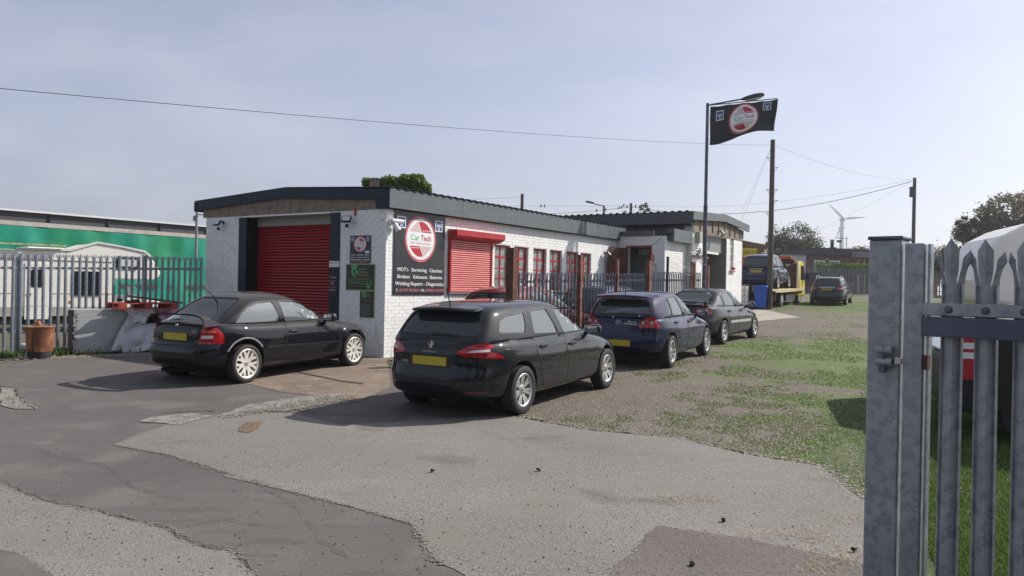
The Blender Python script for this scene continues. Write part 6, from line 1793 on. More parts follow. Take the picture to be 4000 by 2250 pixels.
# ------------------------------------------------------------------ lamp post with flag
FL = Vector((at(2752, 1000, 24.6).x, 24.6, 0))
LP = thing('lamp_post', 'tall steel lamp post with a lamp head on a short arm, carrying the flag', 'lamp post', (FL.x, FL.y, 0))
MB().tube((0, 0, .3), (0, 0, 4.4), .075, .065, 16).build('pole', 'lamp_post', LP, smooth=40)
MB().tube((0, 0, 4.4), (0, 0, 7.62), .055, .048, 16).build('upper_pole', 'lamp_post', LP, smooth=40)
MB().tube((0, 0, 7.56), (1.2, .02, 7.80), .024, .024, 8).build('arm', 'dark_grey', LP)
MB().tube((0, -.06, 7.54), (2.18, -.06, 7.80), .016, .016, 8).build('flag_rail', 'dark_grey', LP)
vs, fs = cube_grid(10, 8, 8); out = []
for a_, b_, c_ in vs:
    a_, b_, c_ = rounded(a_, b_, c_, 3, 3); k = 1 - .4 * max(0, -a_); out.append((1.42 + a_ * .37, b_ * .15 * k, 7.85 + .08 * a_ + c_ * .085 * k))
MB().add(out, fs).build('lamp_head', 'dark_grey', LP, smooth=50)
MB().add([(1.48 + (x - 1.42) * .75, y * .85, z - .02) for x, y, z in out], fs).build('lamp_bowl', 'lamp_lens', LP, smooth=50)
fl_bot = curve([(0, 6.28), (.08, 6.30), (.30, 6.45), (.52, 6.64), (.75, 6.76), (1, 6.80)])
def flag_fn(u, v, l):
    """flag cloth: u 0..1 out from the pole, v 0..1 up"""
    top = 7.50 + .28 * u - .02 * math.sin(u * 12.5) ** 2
    x = .07 + u * 2.13 - .05 * (1 - v) * u
    z = fl_bot(u) + v * (top - fl_bot(u))
    y = -.07 + .10 * math.sin(u * 7.5 + v * 2.2) * (.25 + u) * (1.15 - .7 * v) + .05 * math.sin(u * 3 - v * 6) * (1 - v)
    return x, y - l, z
nx, nz = 48, 26; vs = []; fs = []
for j in range(nz + 1):
    for i in range(nx + 1):
        vs.append(flag_fn(i / nx, j / nz, 0)); 
        if i and j: k = j * (nx + 1) + i; fs.append((k - nx - 2, k - nx - 1, k, k - 1))
fg = MB().add(vs, fs).build('flag', 'flag_cloth', None, smooth=80); md = fg.modifiers.new('s', 'SOLIDIFY'); md.thickness = .003; md.offset = 0
fg.location = LP.location; tag(fg, 'black flag with a red and white roundel flying from the lamp post', 'flag')
def fine(marks, step=.05):
    out = []
    for vs, fs, m, lv in marks:
        bm = bmesh.new(); bv = [bm.verts.new((v[0], v[1], 0)) for v in vs]
        for f in fs:
            try: bm.faces.new([bv[i] for i in f])
            except ValueError: pass
        for ax in (0, 1):
            lo = min(v[ax] for v in vs); hi = max(v[ax] for v in vs); k = math.floor(lo / step) * step
            while k < hi:
                co = [0, 0, 0]; co[ax] = k; no = [0, 0, 0]; no[ax] = 1
                bmesh.ops.bisect_plane(bm, geom=bm.verts[:] + bm.edges[:] + bm.faces[:], plane_co=co, plane_no=no); k += step
        bm.verts.index_update()
        out.append(([(v.co.x, v.co.y) for v in bm.verts], [tuple(v.index for v in f.verts) for f in bm.faces], m, lv)); bm.free()
    return out
mk = roundel(.50, .52, .225, .46) + triangles_badge(.09, .62, .20, .88) + triangles_badge(.79, .70, .91, .95)
lay_marks(fine(mk, .04), lambda u, v, l: flag_fn(u, v, .004 + l), fg, .0012)

# ------------------------------------------------------------------ poles and wires
def pole(x, y, ztop, r0, r1, label, steps=(), m='wood_pole', cat='utility pole', group=None):
    t = thing('utility_pole', label, cat, (x, y, gz(y) - .2), 0, group)
    h = ztop - gz(y) + .2
    MB().tube((0, 0, 0), (0, 0, h), r0, r1, 14).build('pole', m, t, smooth=40)
    for zz, s in steps:
        MB().tube((0, 0, zz - gz(y)), (s * .30, 0, zz - gz(y) + .0), .014, .014, 6).tube((s * .10, 0, zz - gz(y) - .2), (s * .24, 0, zz - gz(y)), .010, .010, 6).build('step_iron', 'dark_grey', t)
    return t
p1 = pole(12.16, 36.6, 8.85, .135, .105, 'wooden utility pole with climbing irons beside the blue bin', [(8.2, -1), (7.75, 1), (6.7, -1), (6.7, 1), (6.2, 1), (5.6, -1), (5.05, 1), (4.5, -1)])
p2 = pole(30.96, 60, 10.7, .15, .12, 'wooden utility pole rising behind the near gate post', [(4.2, 1)])
MB().box(-.34, -.14, -.1, .1, 9.4 - gz(60), 10.2 - gz(60)).build('junction_box', 'dark_grey', p2)
p3 = pole(.65, 60, 8.85, .15, .12, 'short top of a wooden pole showing above the garage roof', [(7.5, -1), (6.9, 1)])
p4 = pole(12.1, 80, 10.5, .17, .14, 'wooden pole with a small transformer far behind the workshop roof', [])
MB().box(-.55, -.20, -.15, .15, 8.1 - gz(80), 8.9 - gz(80)).build('transformer', 'dark_grey', p4)
MB().box(-.4, .4, -.05, .05, 9.5 - gz(80), 9.6 - gz(80)).build('cross_arm', 'dark_grey', p4)
def wire(a, b, sag, r, label, m='wire', n=28, group='overhead wires'):
    a = Vector(a); b = Vector(b); P = []
    for k in range(n + 1):
        t = k / n; p = a.lerp(b, t); p.z -= sag * 4 * t * (1 - t); P.append(p)
    q = MB()
    for u, v in zip(P, P[1:]): q.tube(u, v, r, r, 5, caps=False)
    return tag(q.build('overhead_wire', m), label, 'wire', group)
a = at(-300, 318, 10.0); b = at(3012, 568, 36.6)
wire(a, b, .18, .0055, 'long thin wire crossing the sky from the upper left to the near utility pole')
wire(at(3030, 570, 36.6), at(3560, 700, 60), .45, .006, 'faint wire between the two wooden poles on the right', 'wire_thin')
wire(at(2470, 808, 80), at(3562, 708, 60), 1.5, .022, 'thick cable drooping from the far pole to the pole by the gate')
wire(at(1900, 835, 95), at(2466, 808, 80), .35, .020, 'cable running from the far pole down behind the garage roof')
wire(at(2480, 800, 80), at(3560, 702, 60), .9, .008, 'thin wire above the thick cable on the right', 'wire_thin')
wire(at(2900, 820, 31), at(3012, 572, 36.6), .05, .006, 'stay wire slanting from the workshop roof up to the near pole, left one', 'wire_thin')
wire(at(2893, 868, 30.3), at(3013, 575, 36.6), .05, .006, 'stay wire from the workshop roof end up to the near pole, right one', 'wire_thin')
wire(at(1840, 778, 62), at(2038, 768, 60), .05, .010, 'faint wire ending at the short pole above the garage roof', 'wire_thin')
wire(at(1900, 803, 70), at(2462, 803, 80), .05, .010, 'level thin wire behind the garage roof towards the far pole', 'wire_thin')
wire(at(2990, 1000, 59), at(3556, 712, 60), .1, .006, 'faint stay wire running down left from the pole by the gate', 'wire_thin')
# birds on the wires
def bird(p, k):
    q = MB(); 
    q.lathe([(0, -.09), (.035, -.05), (.05, 0), (.035, .06), (0, .10)], 8, 0, Matrix.Rotation(R(20), 4, 'Y')); q.lathe([(0, -.03), (.03, 0), (0, .03)], 8, 0, Matrix.Translation((.03, 0, .10))); q.add([(-.01, -.02, -.05), (-.01, .02, -.05), (-.08, 0, -.16)], [(0, 1, 2)])
    o = q.build('bird', 'wire', None, smooth=60); o.location = p; o.scale = (1.6,) * 3; return tag(o, BIRDS[k], 'bird', 'birds perched on the wires')
BIRDS = ['left of the two birds sitting close together on the level wire', 'right of the two birds sitting close together on the level wire', 'bird on the upper wire left of the transformer pole, farther from it', 'bird on the upper wire just left of the transformer pole', 'bird nearest the transformer pole on the thick cable', 'bird on the cable beside the street lamp, to its left', 'lone bird on the wire just right of the transformer pole', 'bird on the cable just right of the street lamp', 'bird on the thick cable midway between street lamp and transformer pole']
for k, (x, y) in enumerate(((2113, 806), (2127, 806), (2417, 813), (2436, 803), (2449, 808), (2330, 823), (2482, 807), (2365, 819), (2427, 811))): bird(at(x, y, 76), k)
SL = thing('street_lamp', 'grey street lamp with a tilted head above the garage roof', 'street lamp', (at(2357, 900, 55).x, 55, gz(55)))
h = at(2357, 803, 55).z - gz(55)
MB().tube((0, 0, 0), (0, 0, h), .10, .07, 10).build('pole', 'dark_grey', SL); MB().tube((0, 0, h - .05), (-.75, 0, h + .12), .035, .035, 8).build('arm', 'dark_grey', SL)
vs, fs = cube_grid(6, 6, 6); MB().add([(-1.0 + rounded(*v, 3, 3)[0] * .32, rounded(*v, 3, 3)[1] * .14, h + .21 - rounded(*v, 3, 3)[0] * .05 + rounded(*v, 3, 3)[2] * .07) for v in vs], fs).build('lamp_head', 'dark_grey', SL)
# small pipe with bracket at the garage's left end
q = MB().tube((0, 0, 0), (0, 0, 3.22), .035, .035, 10).tube((0, 0, 3.14), (.28, 0, 3.10), .016, .016, 6).cbox((-.04, 0, 3.02), (.08, .08, .14))
o = q.build('vent_pipe', 'lamp_grey'); c = at(768, 900, 20.5); o.location = (c.x, 20.5, gz(20.5)); tag(o, 'grey vent pipe rising at the left end of the garage', 'pipe')

# ------------------------------------------------------------------ wind turbine
c = at(3289, 857, 500)
WT = thing('wind_turbine', 'pale three-bladed wind turbine far behind the brick building', 'wind turbine', (c.x, 500, 0))
MB().tube((0, 0, 0), (0, 0, c.z - .8), 2.2, 1.0, 16).build('tower', 'turbine', WT, smooth=40)
vs, fs = cube_grid(6, 6, 6); MB().add([(rounded(*v, 3, 3)[0] * 1.4 + .3, rounded(*v, 3, 3)[1] * 3.0, c.z + rounded(*v, 3, 3)[2] * 1.3) for v in vs], fs).build('nacelle', 'turbine', WT, smooth=50)
MB().box(-2.0, 2.0, -1, 1, c.z - 5.5, c.z - 5.1).build('platform', 'lamp_grey', WT)
MB().lathe([(0, 1.2), (.9, .8), (1.2, 0), (1.2, -1)], 14, 0, Matrix.Translation((-.2, -3.2, c.z)) @ Matrix.Rotation(R(90), 4, 'X')).build('hub', 'turbine', WT, smooth=50)
for ang, ln in ((137, 13.5), (5, 14.0), (248, 13.8)):
    d = Vector((math.cos(R(ang)), 0, math.sin(R(ang)))); n_ = Vector((-d.z, 0, d.x)); o_ = Vector((-.2, -3.6, c.z)); q = MB()
    st = [(.8, .3, .3), (3, 1.0, .6), (6, .8, .45), (10, .5, .3), (ln, .08, .08)]; vs = []
    for rr_, w1, w2 in st:
        for sgn, ww in ((1, w1), (-1, w2)):
            p_ = o_ + d * rr_ + n_ * sgn * ww; vs += [tuple(p_), tuple(p_ + Vector((0, .15, 0)))]
    fs = []
    for k in range(len(st) - 1):
        b0 = 4 * k; fs += [(b0, b0 + 2, b0 + 6, b0 + 4), (b0 + 1, b0 + 5, b0 + 7, b0 + 3), (b0, b0 + 4, b0 + 5, b0 + 1), (b0 + 2, b0 + 3, b0 + 7, b0 + 6)]
    q.add(vs, fs).build('blade', 'turbine', WT)

# ------------------------------------------------------------------ far brick building, its fence and gate
FB = thing('brick_building', 'low brown brick building with dark flat fascia behind the far fence', 'building', (0, 62, gz(62)))
gzf = gz(62); zt = 5.25 - gzf
mb = MB(); x0, x1 = 21.9, 27.3
wall_boxes(mb, 1, 0, .3, 22.6 + .8, x1, 0, zt - .55, [(24.1, 24.95, 1.75, 2.65), (25.3, 26.15, 1.75, 2.65)])
wf = mb.build('wall', 'far_brick', FB)
for a_ in (24.1, 25.3):
    f = MB(); 
    for (xa, xb, za, zb) in ((a_, a_ + .09, 1.75, 2.65), (a_ + .76, a_ + .85, 1.75, 2.65), (a_ + .09, a_ + .76, 1.75, 1.84), (a_ + .09, a_ + .76, 2.55, 2.65)): f.box(xa, xb, -.02, .06, za, zb)
    w_ = f.build('window', 'plastic_white', FB); MB().box(a_ + .09, a_ + .76, .03, .05, 1.84, 2.55).build('pane', 'pane', w_)
MB().box(21.4, 23.4, .05, .1, 0, zt - .55).build('glazed_wall', 'turbine', FB)
for xx in (21.4, 22.4, 23.35): MB().box(xx, xx + .07, -.02, .05, 0, zt - .5).build('mullion', 'plastic_white', FB)
MB().prism([(20.6, zt - .42), (24.2, zt + .02), (27.4, zt - .05), (27.4, zt - .55), (20.6, zt - .55)], -.25, -.1, 1).build('fascia', 'far_fascia', FB)
MB().prism([(20.6, zt - .42), (24.2, zt + .02), (27.4, zt - .05), (33.4, zt - .1), (33.4, zt - .5), (20.6, zt - .5)], 0, 8, 1).build('roof', 'far_fascia', FB)
d2 = Vector((6.2, -6.0)) 
# return wing with piers towards the right
WG = thing('brick_wing', 'orange brick wing with tall narrow windows right of the brown building', 'building', (27.35, 61.7, gzf), R(22))
MB().box(0, 9, .0, .3, 0, zt - .7).build('wall', 'far_brick_orange', WG)
for k in range(9):
    xx = .25 + k * .62
    if k < 6: MB().box(xx, xx + .26, -.02, .0, .5, zt - .95).build('window', 'dark_grey', WG); MB().box(xx - .06, xx, -.05, .0, .0, zt - .7).build('pier', 'turbine', WG)
w_ = MB().box(4.4, 5.2, -.03, .0, .2, zt - .9).build('window', 'plastic_white', WG)
for a_ in (4.47, 4.85):
    for z_ in (.9, 1.9): MB().box(a_, a_ + .3, -.045, -.03, z_ - .6, z_ + .3).build('pane', 'pane', w_)
MB().box(-.3, 9, -.45, .3, zt - .72, zt - .25).build('fascia', 'far_fascia_light', WG)
MB().box(25.6, 26.1, .5, .9, zt - .05, zt + .1).build('flue_base', 'far_fascia', FB)
q = MB().tube((25.8, .7, zt), (25.8, .7, zt + .62), .14, .14, 10).tube((25.8, .7, zt + .66), (25.8, .7, zt + .72), .2, .2, 10).tube((25.8, .7, zt + .6), (25.8, .7, zt + .68), .05, .05, 6)
q.build('flue', 'dark_grey', FB)
q = MB().tube((27.0, .8, zt - .2), (27.0, .8, zt + 1.0), .025, .025, 6).tube((26.5, .8, zt - .2), (26.5, .8, zt + .6), .025, .025, 6).tube((26.1, .8, zt + .9), (27.1, .8, zt + .85), .02, .02, 6)
for k in range(4): q.tube((26.15 + k * .14, .6, zt + .88), (26.15 + k * .14, 1.0, zt + .88), .012, .012, 4)
q.cbox((26.4, .8, zt + .62), (.36, .1, .16)); o = q.build('aerial', 'dark_grey', FB)
MB().box(24.95, 25.2, -.1, 0, 3.0 - .35, 3.1 - .3).build('wall_lamp', 'lamp_grey', FB)
# far palisade fence and gate
FF = thing('palisade_fence', 'far palisade fence with a square notice board behind the slate estate car', 'fence', (20, 56, 0)); bpy.context.view_layer.update()
make_fence(FF, (20.6, 56), (26.3, 55.6), 1.85, .19, 'galv_post', (.4, 1.45), pm='galv_post', w=.09)
MB().box(.9, 2.3, -.1, -.05, gz(56) + .55, gz(56) + 1.5).build('notice_board', 'dark_grey', FF)
for xx in (.35, 6.4): MB().box(xx, xx + .12, -.06, .06, gz(56), gz(56) + 2.0).build('post', 'galv_post', FF)
FGt = thing('palisade_gate', 'wide galvanised gate closing the far end of the yard', 'gate', (26.5, 55.6, 0)); bpy.context.view_layer.update()
make_fence(FGt, (26.7, 55.6), (34.5, 55.0), 1.70, .21, 'galv_post', (.35, 1.45), pm='galv_post', w=.085)
MB().box(-.05, .05, -.05, .05, gz(56), gz(56) + 1.9).build('post', 'galv_post', FGt)
# third unit with yellow sign behind the workshop
U3 = thing('brick_unit', 'brown brick unit with rafter ends and a yellow sign, just behind the workshop', 'building', (0, 45, 0))
MB().box(9.0, 14.0, 0, 4, gz(45), 3.85).build('wall', 'far_brick_orange', U3)
MB().prism([(9, 3.7), (9, 4.75), (13.2, 4.62), (14.7, 4.36), (14.7, 4.2), (14.2, 3.75)], -.3, 4.2, 1).build('fascia', 'far_brick', U3)
for k in range(5): MB().box(12.0 + k * .62, 12.12 + k * .62, -.36, -.30, 3.6, 4.1).build('rafter_end', 'turbine', U3)
ys = MB().box(12.3, 14.0, -.5, -.42, 3.66, 4.16).build('unit_sign', 'yellow'); ys.location = (0, 45, 0); tag(ys, 'yellow sign with dark unit lettering on the brick unit', 'sign')
for t_, a_, b_ in (('TO LET', 12.4, 13.05), ('UNITS 3-4', 13.2, 13.95)):
    vs, fs = text_fit(t_, a_, b_, 3.82, .2); MB().add([(x, -.505, z) for x, z in vs], fs).build('lettering', 'black', ys)

# ------------------------------------------------------------------ bins, white crate cage
def wheelie(x, y, m, label, rz):
    t = thing('wheelie_bin', label, 'bin', (x, y, gz(y)), rz)
    q = MB(); q.add([(-.24, -.24, .06), (.24, -.24, .06), (.24, .26, .06), (-.24, .26, .06), (-.30, -.34, .98), (.30, -.34, .98), (.30, .36, .98), (-.30, .36, .98)], [(0, 3, 2, 1), (4, 5, 6, 7), (0, 1, 5, 4), (1, 2, 6, 5), (2, 3, 7, 6), (3, 0, 4, 7)])
    q.build('body', m, t, bevel=.02); MB().box(-.33, .33, -.37, .38, .98, 1.03).build('rim', m, t, bevel=.01)
    vs, fs = cube_grid(6, 6, 4); MB().add([(a_ * .33, b_ * .38, 1.05 + c_ * .03 + .03 * (1 - b_ * b_)) for a_, b_, c_ in (rounded(*v, 8, 4) for v in vs)], fs).build('lid', m, t, smooth=50)
    for s in (-.24, 0, .24): MB().box(s - .04, s + .04, -.42, -.36, .94, 1.03).build('handle', m, t)
    for s in (-1, 1): MB().tube((s * .24, .30, .10), (s * .30, .30, .10), .10, .10, 14).build('wheel', 'tyre', t)
    return t
wheelie(11.70, 36.5, 'bin_blue', 'bright blue wheelie bin standing left of the wooden pole', R(-18))
wheelie(11.22, 37.4, 'bin_green', 'dark green wheelie bin between the workshop corner and the blue bin', R(-10))
q = MB().box(-.42, .42, -.4, .4, .1, 1.05); t = thing('caged_tank', 'off-white plastic tank in a wire cage by the workshop corner', 'tank', (10.74, 36.7, gz(36.7)), R(-20))
q.build('tank', 'plastic_white', t, bevel=.05); q = MB()
for k in range(6): q.tube((-.45 + k * .18, -.44, 0), (-.45 + k * .18, -.44, 1.15), .012, .012, 5)
for k in range(5): q.tube((-.46, -.44, .1 + k * .25), (.46, -.44, .1 + k * .25), .012, .012, 5)
q.build('cage', 'lamp_grey', t)

# ------------------------------------------------------------------ recovery truck (bed local: x forward)
TK = thing('recovery_truck', 'yellow flatbed recovery truck with a beacon bar carrying the navy off-roader', 'truck')
TK.matrix_world = Matrix.Translation((TO[0], TO[1], gz(38.5))) @ Matrix.Rotation(R(90 - TH), 4, 'Z')
# origin near right rear wheel; y left is +
MB().prism([(-1.9, .70), (5.3, .82), (5.3, .96), (-1.5, .86), (-1.95, .78)], -.1, 2.15, 1).build('bed', 'cream_bed', TK)
MB().prism([(-.9, .70), (5.3, .84), (5.3, .95), (-.6, .85)], -.14, -.1, 1).build('bed_edge', 'cream_bed', TK)
MB().box(-1.6, 5.2, .35, 1.7, .45, .72).build('chassis', 'black_matt', TK)
MB().box(-1.75, -1.65, -.05, 2.1, .30, .68).build('rear_panel', 'black_matt', TK)
for y in (.02, 1.75): MB().box(-1.80, -1.75, y, y + .30, .34, .62).build('tail_light', 'lamp_orange', TK)
MB().box(.9, 3.2, -.02, .3, .28, .66).build('side_locker', 'dark_grey', TK)
for x in (0, 4.5):
    for y in (0.0, 1.80):
        w_ = MB().tube((x, y, .40), (x, y + .26, .40), .40, .40, 28).build('wheel', 'tyre', TK, smooth=40)
        MB().tube((x, y - .012 if y < 1 else y + .262, .40), (x, y if y < 1 else y + .27, .40), .20, .20, 20).build('rim', 'lamp_grey', w_)
cab = MB().prism([(3.95, .55), (6.0, .55), (6.05, 1.0), (5.95, 1.35), (5.62, 2.2), (5.35, 2.42), (3.95, 2.42)], -.02, 2.05, 1).build('cab', 'yellow', TK, bevel=.05)
MB().prism(roundpoly([(4.7, 1.42), (5.78, 1.40), (5.52, 2.16), (4.7, 2.2)], .04), -.035, -.021, 1).build('side_window', 'glass_dark', cab)
MB().box(3.93, 3.949, .25, 1.8, 1.35, 2.0).build('rear_window', 'glass_dark', cab)
MB().box(3.55, 3.68, .0, 2.05, .95, 2.25).build('headboard', 'rust_brown', TK)
q = MB().tube((3.6, -.05, 1.0), (3.6, -.05, 2.4), .035, .035, 8); q.prism([(3.6, 2.35), (3.68, 2.35), (4.35, .95), (4.25, .95)], -.09, -.05, 1); q.build('stay', 'plastic_white', TK)
MB().box(3.7, 4.3, .15, 1.9, 2.3, 2.5).build('roof_box', 'rust_brown', TK, bevel=.03)
MB().box(3.7, 4.0, .3, 1.75, 2.5, 2.68).build('beacon_bar', 'lamp_orange', TK, bevel=.03)
MB().box(5.5, 5.62, -.35, -.15, 1.45, 1.75).build('mirror', 'black', TK)

# ------------------------------------------------------------------ vehicles behind the near gate
# motorhome / van with rounded nose
VN = thing('coachbuilt_van', 'tall white coach-built van with a rounded over-cab nose behind the near gate', 'van', (6.69, 11.09, .20), R(-16))
VN.scale = (.88,) * 3
MB().prism([(.35, 1.55), (-.05, 1.62), (-.12, 1.95), (.02, 2.35), (.30, 2.68), (.62, 2.86), (.80, 2.92), (6.0, 3.02), (6.0, 1.55)], 0, 2.1, 1).build('body', 'van_white', VN, bevel=.07)
MB().box(.4, 5.0, .0, 2.0, .12, 1.6).build('lower_body', 'van_white', VN, bevel=.05)
for x in (1.0, 4.0): MB().tube((x, -.02, .12), (x, .2, .12), .34, .34, 24).build('wheel', 'tyre', VN)
SV = thing('pickup_truck', 'dark pickup with a pale roof and bonnet seen through the near gate', 'car', (5.12, 8.95, .0), R(-20))
MB().prism(roundpoly([(0, .35), (4.6, .35), (4.6, 1.35), (1.1, 1.38), (.25, 1.25), (0, .9)], .08), 0, 1.8, 1).build('body', 'black', SV, bevel=.05)
MB().prism(roundpoly([(.75, 1.36), (1.25, 1.93), (1.5, 1.99), (3.4, 2.0), (3.6, 1.36)], .07), .1, 1.7, 1).build('cabin', 'paint_white', SV, bevel=.04)
MB().prism(roundpoly([(1.15, 1.47), (1.5, 1.89), (2.35, 1.92), (2.4, 1.47)], .04), .085, .099, 1).build('side_window', 'glass_dark', SV)
MB().prism(roundpoly([(2.5, 1.47), (2.5, 1.92), (3.35, 1.91), (3.4, 1.47)], .04), .085, .099, 1).build('side_window', 'glass_dark', SV)
MB().prism([(.0, 1.0), (.3, 1.30), (1.1, 1.40), (4.6, 1.37), (4.6, 1.42), (1.05, 1.47), (.25, 1.36), (-.03, 1.02)], -.01, 1.81, 1).build('waist_panel', 'paint_white', SV, bevel=.02)
MB().box(1.0, 1.12, -.25, -.05, 1.42, 1.60).build('mirror', 'black', SV, bevel=.02)
for x in (.85, 3.7): 
    w_ = MB().tube((x, -.01, .36), (x, .22, .36), .36, .36, 28).build('wheel', 'tyre', SV, smooth=40)
MB().box(.02, .22, -.08, -.05, .74, 1.24).build('marker_board', 'sign_red', SV)
for z_ in (.98, 1.09): MB().box(.02, .22, -.084, -.08, z_, z_ + .07).build('marker_stripe', 'sign_white', SV)
# ------------------------------------------------------------------ foliage: many small leaf faces filling an uneven volume
def leaf_mat(name, c1, c2, trans=.25):
    m = bpy.data.materials.new(name); m.use_nodes = True; nt = m.node_tree; b = nt.nodes['Principled BSDF']
    g = nt.nodes.new('ShaderNodeNewGeometry'); n = nt.nodes.new('ShaderNodeTexNoise'); n.inputs['Scale'].default_value = 2.3; n.inputs['Detail'].default_value = 3
    nt.links.new(g.outputs['Position'], n.inputs['Vector'])
    ad = nt.nodes.new('ShaderNodeMath'); ad.operation = 'MULTIPLY_ADD'; ad.inputs[1].default_value = .55; nt.links.new(g.outputs['Random Per Island'], ad.inputs[0])
    nm = nt.nodes.new('ShaderNodeMath'); nm.operation = 'MULTIPLY'; nm.inputs[1].default_value = .5; nt.links.new(n.outputs['Fac'], nm.inputs[0]); nt.links.new(nm.outputs[0], ad.inputs[2])
    x = nt.nodes.new('ShaderNodeMix'); x.data_type = 'RGBA'; x.inputs[6].default_value = (*c1, 1); x.inputs[7].default_value = (*c2, 1)
    nt.links.new(ad.outputs[0], x.inputs[0]); nt.links.new(x.outputs[2], b.inputs['Base Color']); b.inputs['Roughness'].default_value = .55
    t = nt.nodes.new('ShaderNodeBsdfTranslucent'); nt.links.new(x.outputs[2], t.inputs[0])
    ms = nt.nodes.new('ShaderNodeMixShader'); ms.inputs[0].default_value = trans
    o = nt.nodes['Material Output']; nt.links.new(b.outputs[0], ms.inputs[1]); nt.links.new(t.outputs[0], ms.inputs[2]); nt.links.new(ms.outputs[0], o.inputs[0])
    MATS[name] = m
leaf_mat('leaf_tree', (.028, .045, .014), (.085, .11, .035))
leaf_mat('leaf_right', (.10, .09, .055), (.23, .20, .12), .4)  # leaf colour paled and greyed to imitate lens flare on the right-hand trees
leaf_mat('leaf_ivy', (.045, .095, .012), (.19, .30, .045), .3)
leaf_mat('grass_blade', (.055, .11, .015), (.18, .255, .05), .4)
leaf_mat('grass_lush', (.05, .10, .016), (.16, .23, .05), .35)
leaf_mat('straw', (.30, .21, .09), (.48, .37, .2), .2)
def np_mesh(name, V, F, m, parent=None, n=4):
    me = bpy.data.meshes.new(name); nv = len(V); nf = len(F)
    me.vertices.add(nv); me.vertices.foreach_set('co', np.asarray(V, dtype=np.float32).ravel())
    me.loops.add(nf * n); me.loops.foreach_set('vertex_index', np.asarray(F, dtype=np.int32).ravel())
    me.polygons.add(nf); me.polygons.foreach_set('loop_start', np.arange(0, nf * n, n, dtype=np.int32)); me.polygons.foreach_set('loop_total', np.full(nf, n, dtype=np.int32))
    me.materials.append(M[m]); me.update(); me.validate()
    return link(name, me, parent)
def leaves(centers, size, rg, squash=.6, up=None):
    """bent two-triangle leaves at the given points"""
    n = len(centers); a = rg.normal(size=(n, 3)); a /= np.linalg.norm(a, axis=1)[:, None]
    b = rg.normal(size=(n, 3)); b -= (a * b).sum(1)[:, None] * a; b /= np.linalg.norm(b, axis=1)[:, None]
    s = size * rg.uniform(.6, 1.3, n)[:, None]; c = np.cross(a, b)
    p0 = centers - a * s; p1 = centers + b * s * squash; p2 = centers + a * s; p3 = centers - b * s * squash
    mid = c * s * .2
    V = np.stack([p0, p1 + mid, p2, p3 + mid], 1).reshape(-1, 3); F = np.arange(4 * n).reshape(n, 4)
    return V, F
def crown(rg, lobes, n, size):
    """lobes: (x,y,z,rx,ry,rz,weight): points crowd towards each lobe's skin, in clumps"""
    w = np.array([l[6] for l in lobes], float); w /= w.sum(); out = []
    for l, k in zip(lobes, (w * n).astype(int)):
        nc = max(6, k // 38)
        d = rg.normal(size=(nc, 3)); d /= np.linalg.norm(d, axis=1)[:, None]
        rr_ = rg.uniform(.35, 1.0, nc) ** .45
        cc = d * rr_[:, None]
        idx = rg.integers(0, nc, k)
        p = cc[idx] + rg.normal(size=(k, 3)) * .13
        out.append(p * np.array(l[3:6]) + np.array(l[:3]))
    return np.concatenate(out)
def tree(label, x, y, lobes, n, size, m, trunk_h, tr, seed, group=None, name='tree'):
    rg = np.random.default_rng(seed); r = random.Random(seed)
    t = thing(name, label, 'tree', (x, y, gz(y) - .1), 0, group)
    q = MB(); q.tube((0, 0, 0), (.1, 0, trunk_h), tr, tr * .6, 10)
    for l in lobes:
        c = Vector(l[:3]); a = Vector((0, 0, trunk_h * r.uniform(.5, .95))); mid = a.lerp(c, .5) + Vector((r.uniform(-.3, .3), r.uniform(-.3, .3), .2)); q.tube(a, mid, tr * .45, tr * .28, 7).tube(mid, c, tr * .28, tr * .1, 6)
        for k in range(7):
            e = c + Vector((r.uniform(-.9, .9) * l[3], r.uniform(-.9, .9) * l[4], r.uniform(-.6, .9) * l[5])); q.tube(mid.lerp(c, r.random()), e, tr * .12, tr * .04, 5)
    q.build('trunk', 'tree_bark', t, smooth=60)
    V, F = leaves(crown(rg, lobes, n, size), size, rg); np_mesh('crown', V, F, m, t)
    return t
tree('round dark green tree beyond the yard, left of the wind turbine', 29.0, 80, [(0, 0, 5.2, 2.4, 2.2, 1.9, 3), (-1.3, 0, 4.3, 1.7, 1.6, 1.7, 2), (1.6, .3, 4.2, 1.8, 1.6, 1.5, 2), (.1, 0, 3.2, 2.6, 2, 1.6, 2)], 15000, .10, 'leaf_tree', 2.6, .25, 1)
tree('small dark tree between the brick unit and the utility pole', 25.4, 78, [(0, 0, 2.6, 1.1, 1, 1.3, 2), (-.9, 0, 1.9, 1.0, 1, 1.2, 1)], 5000, .10, 'leaf_tree', 1.5, .12, 2)
tree('big spreading tree in glare-paled colours at the right behind the near gate', 36.8, 58, [(.2, 0, 6.2, 2.2, 2.4, 1.5, 3), (2.9, 0, 5.2, 2.2, 2.2, 1.6, 3), (-2.0, 0, 4.7, 1.6, 1.6, 1.2, 2), (-3.2, 0, 3.0, 1.5, 1.6, 1.0, 1.6), (.5, 0, 3.6, 3.0, 2.2, 1.6, 3), (4.4, 0, 3.2, 2.2, 2.2, 1.8, 2), (-4.3, 0, 2.3, 1.1, 1.2, .8, 1), (-2.9, 0, 5.6, .7, .8, .5, .5)], 24000, .115, 'leaf_right', 3.2, .28, 3)
tree('low bushy tree right of the gate post top, under the big tree', 33.6, 66, [(0, 0, 2.2, 2.6, 1.6, 1.6, 3), (-3.0, 0, 1.6, 1.6, 1.4, 1.3, 2), (2.6, 0, 2.6, 2.0, 1.4, 1.6, 2)], 9000, .10, 'leaf_right', 1.4, .14, 4)
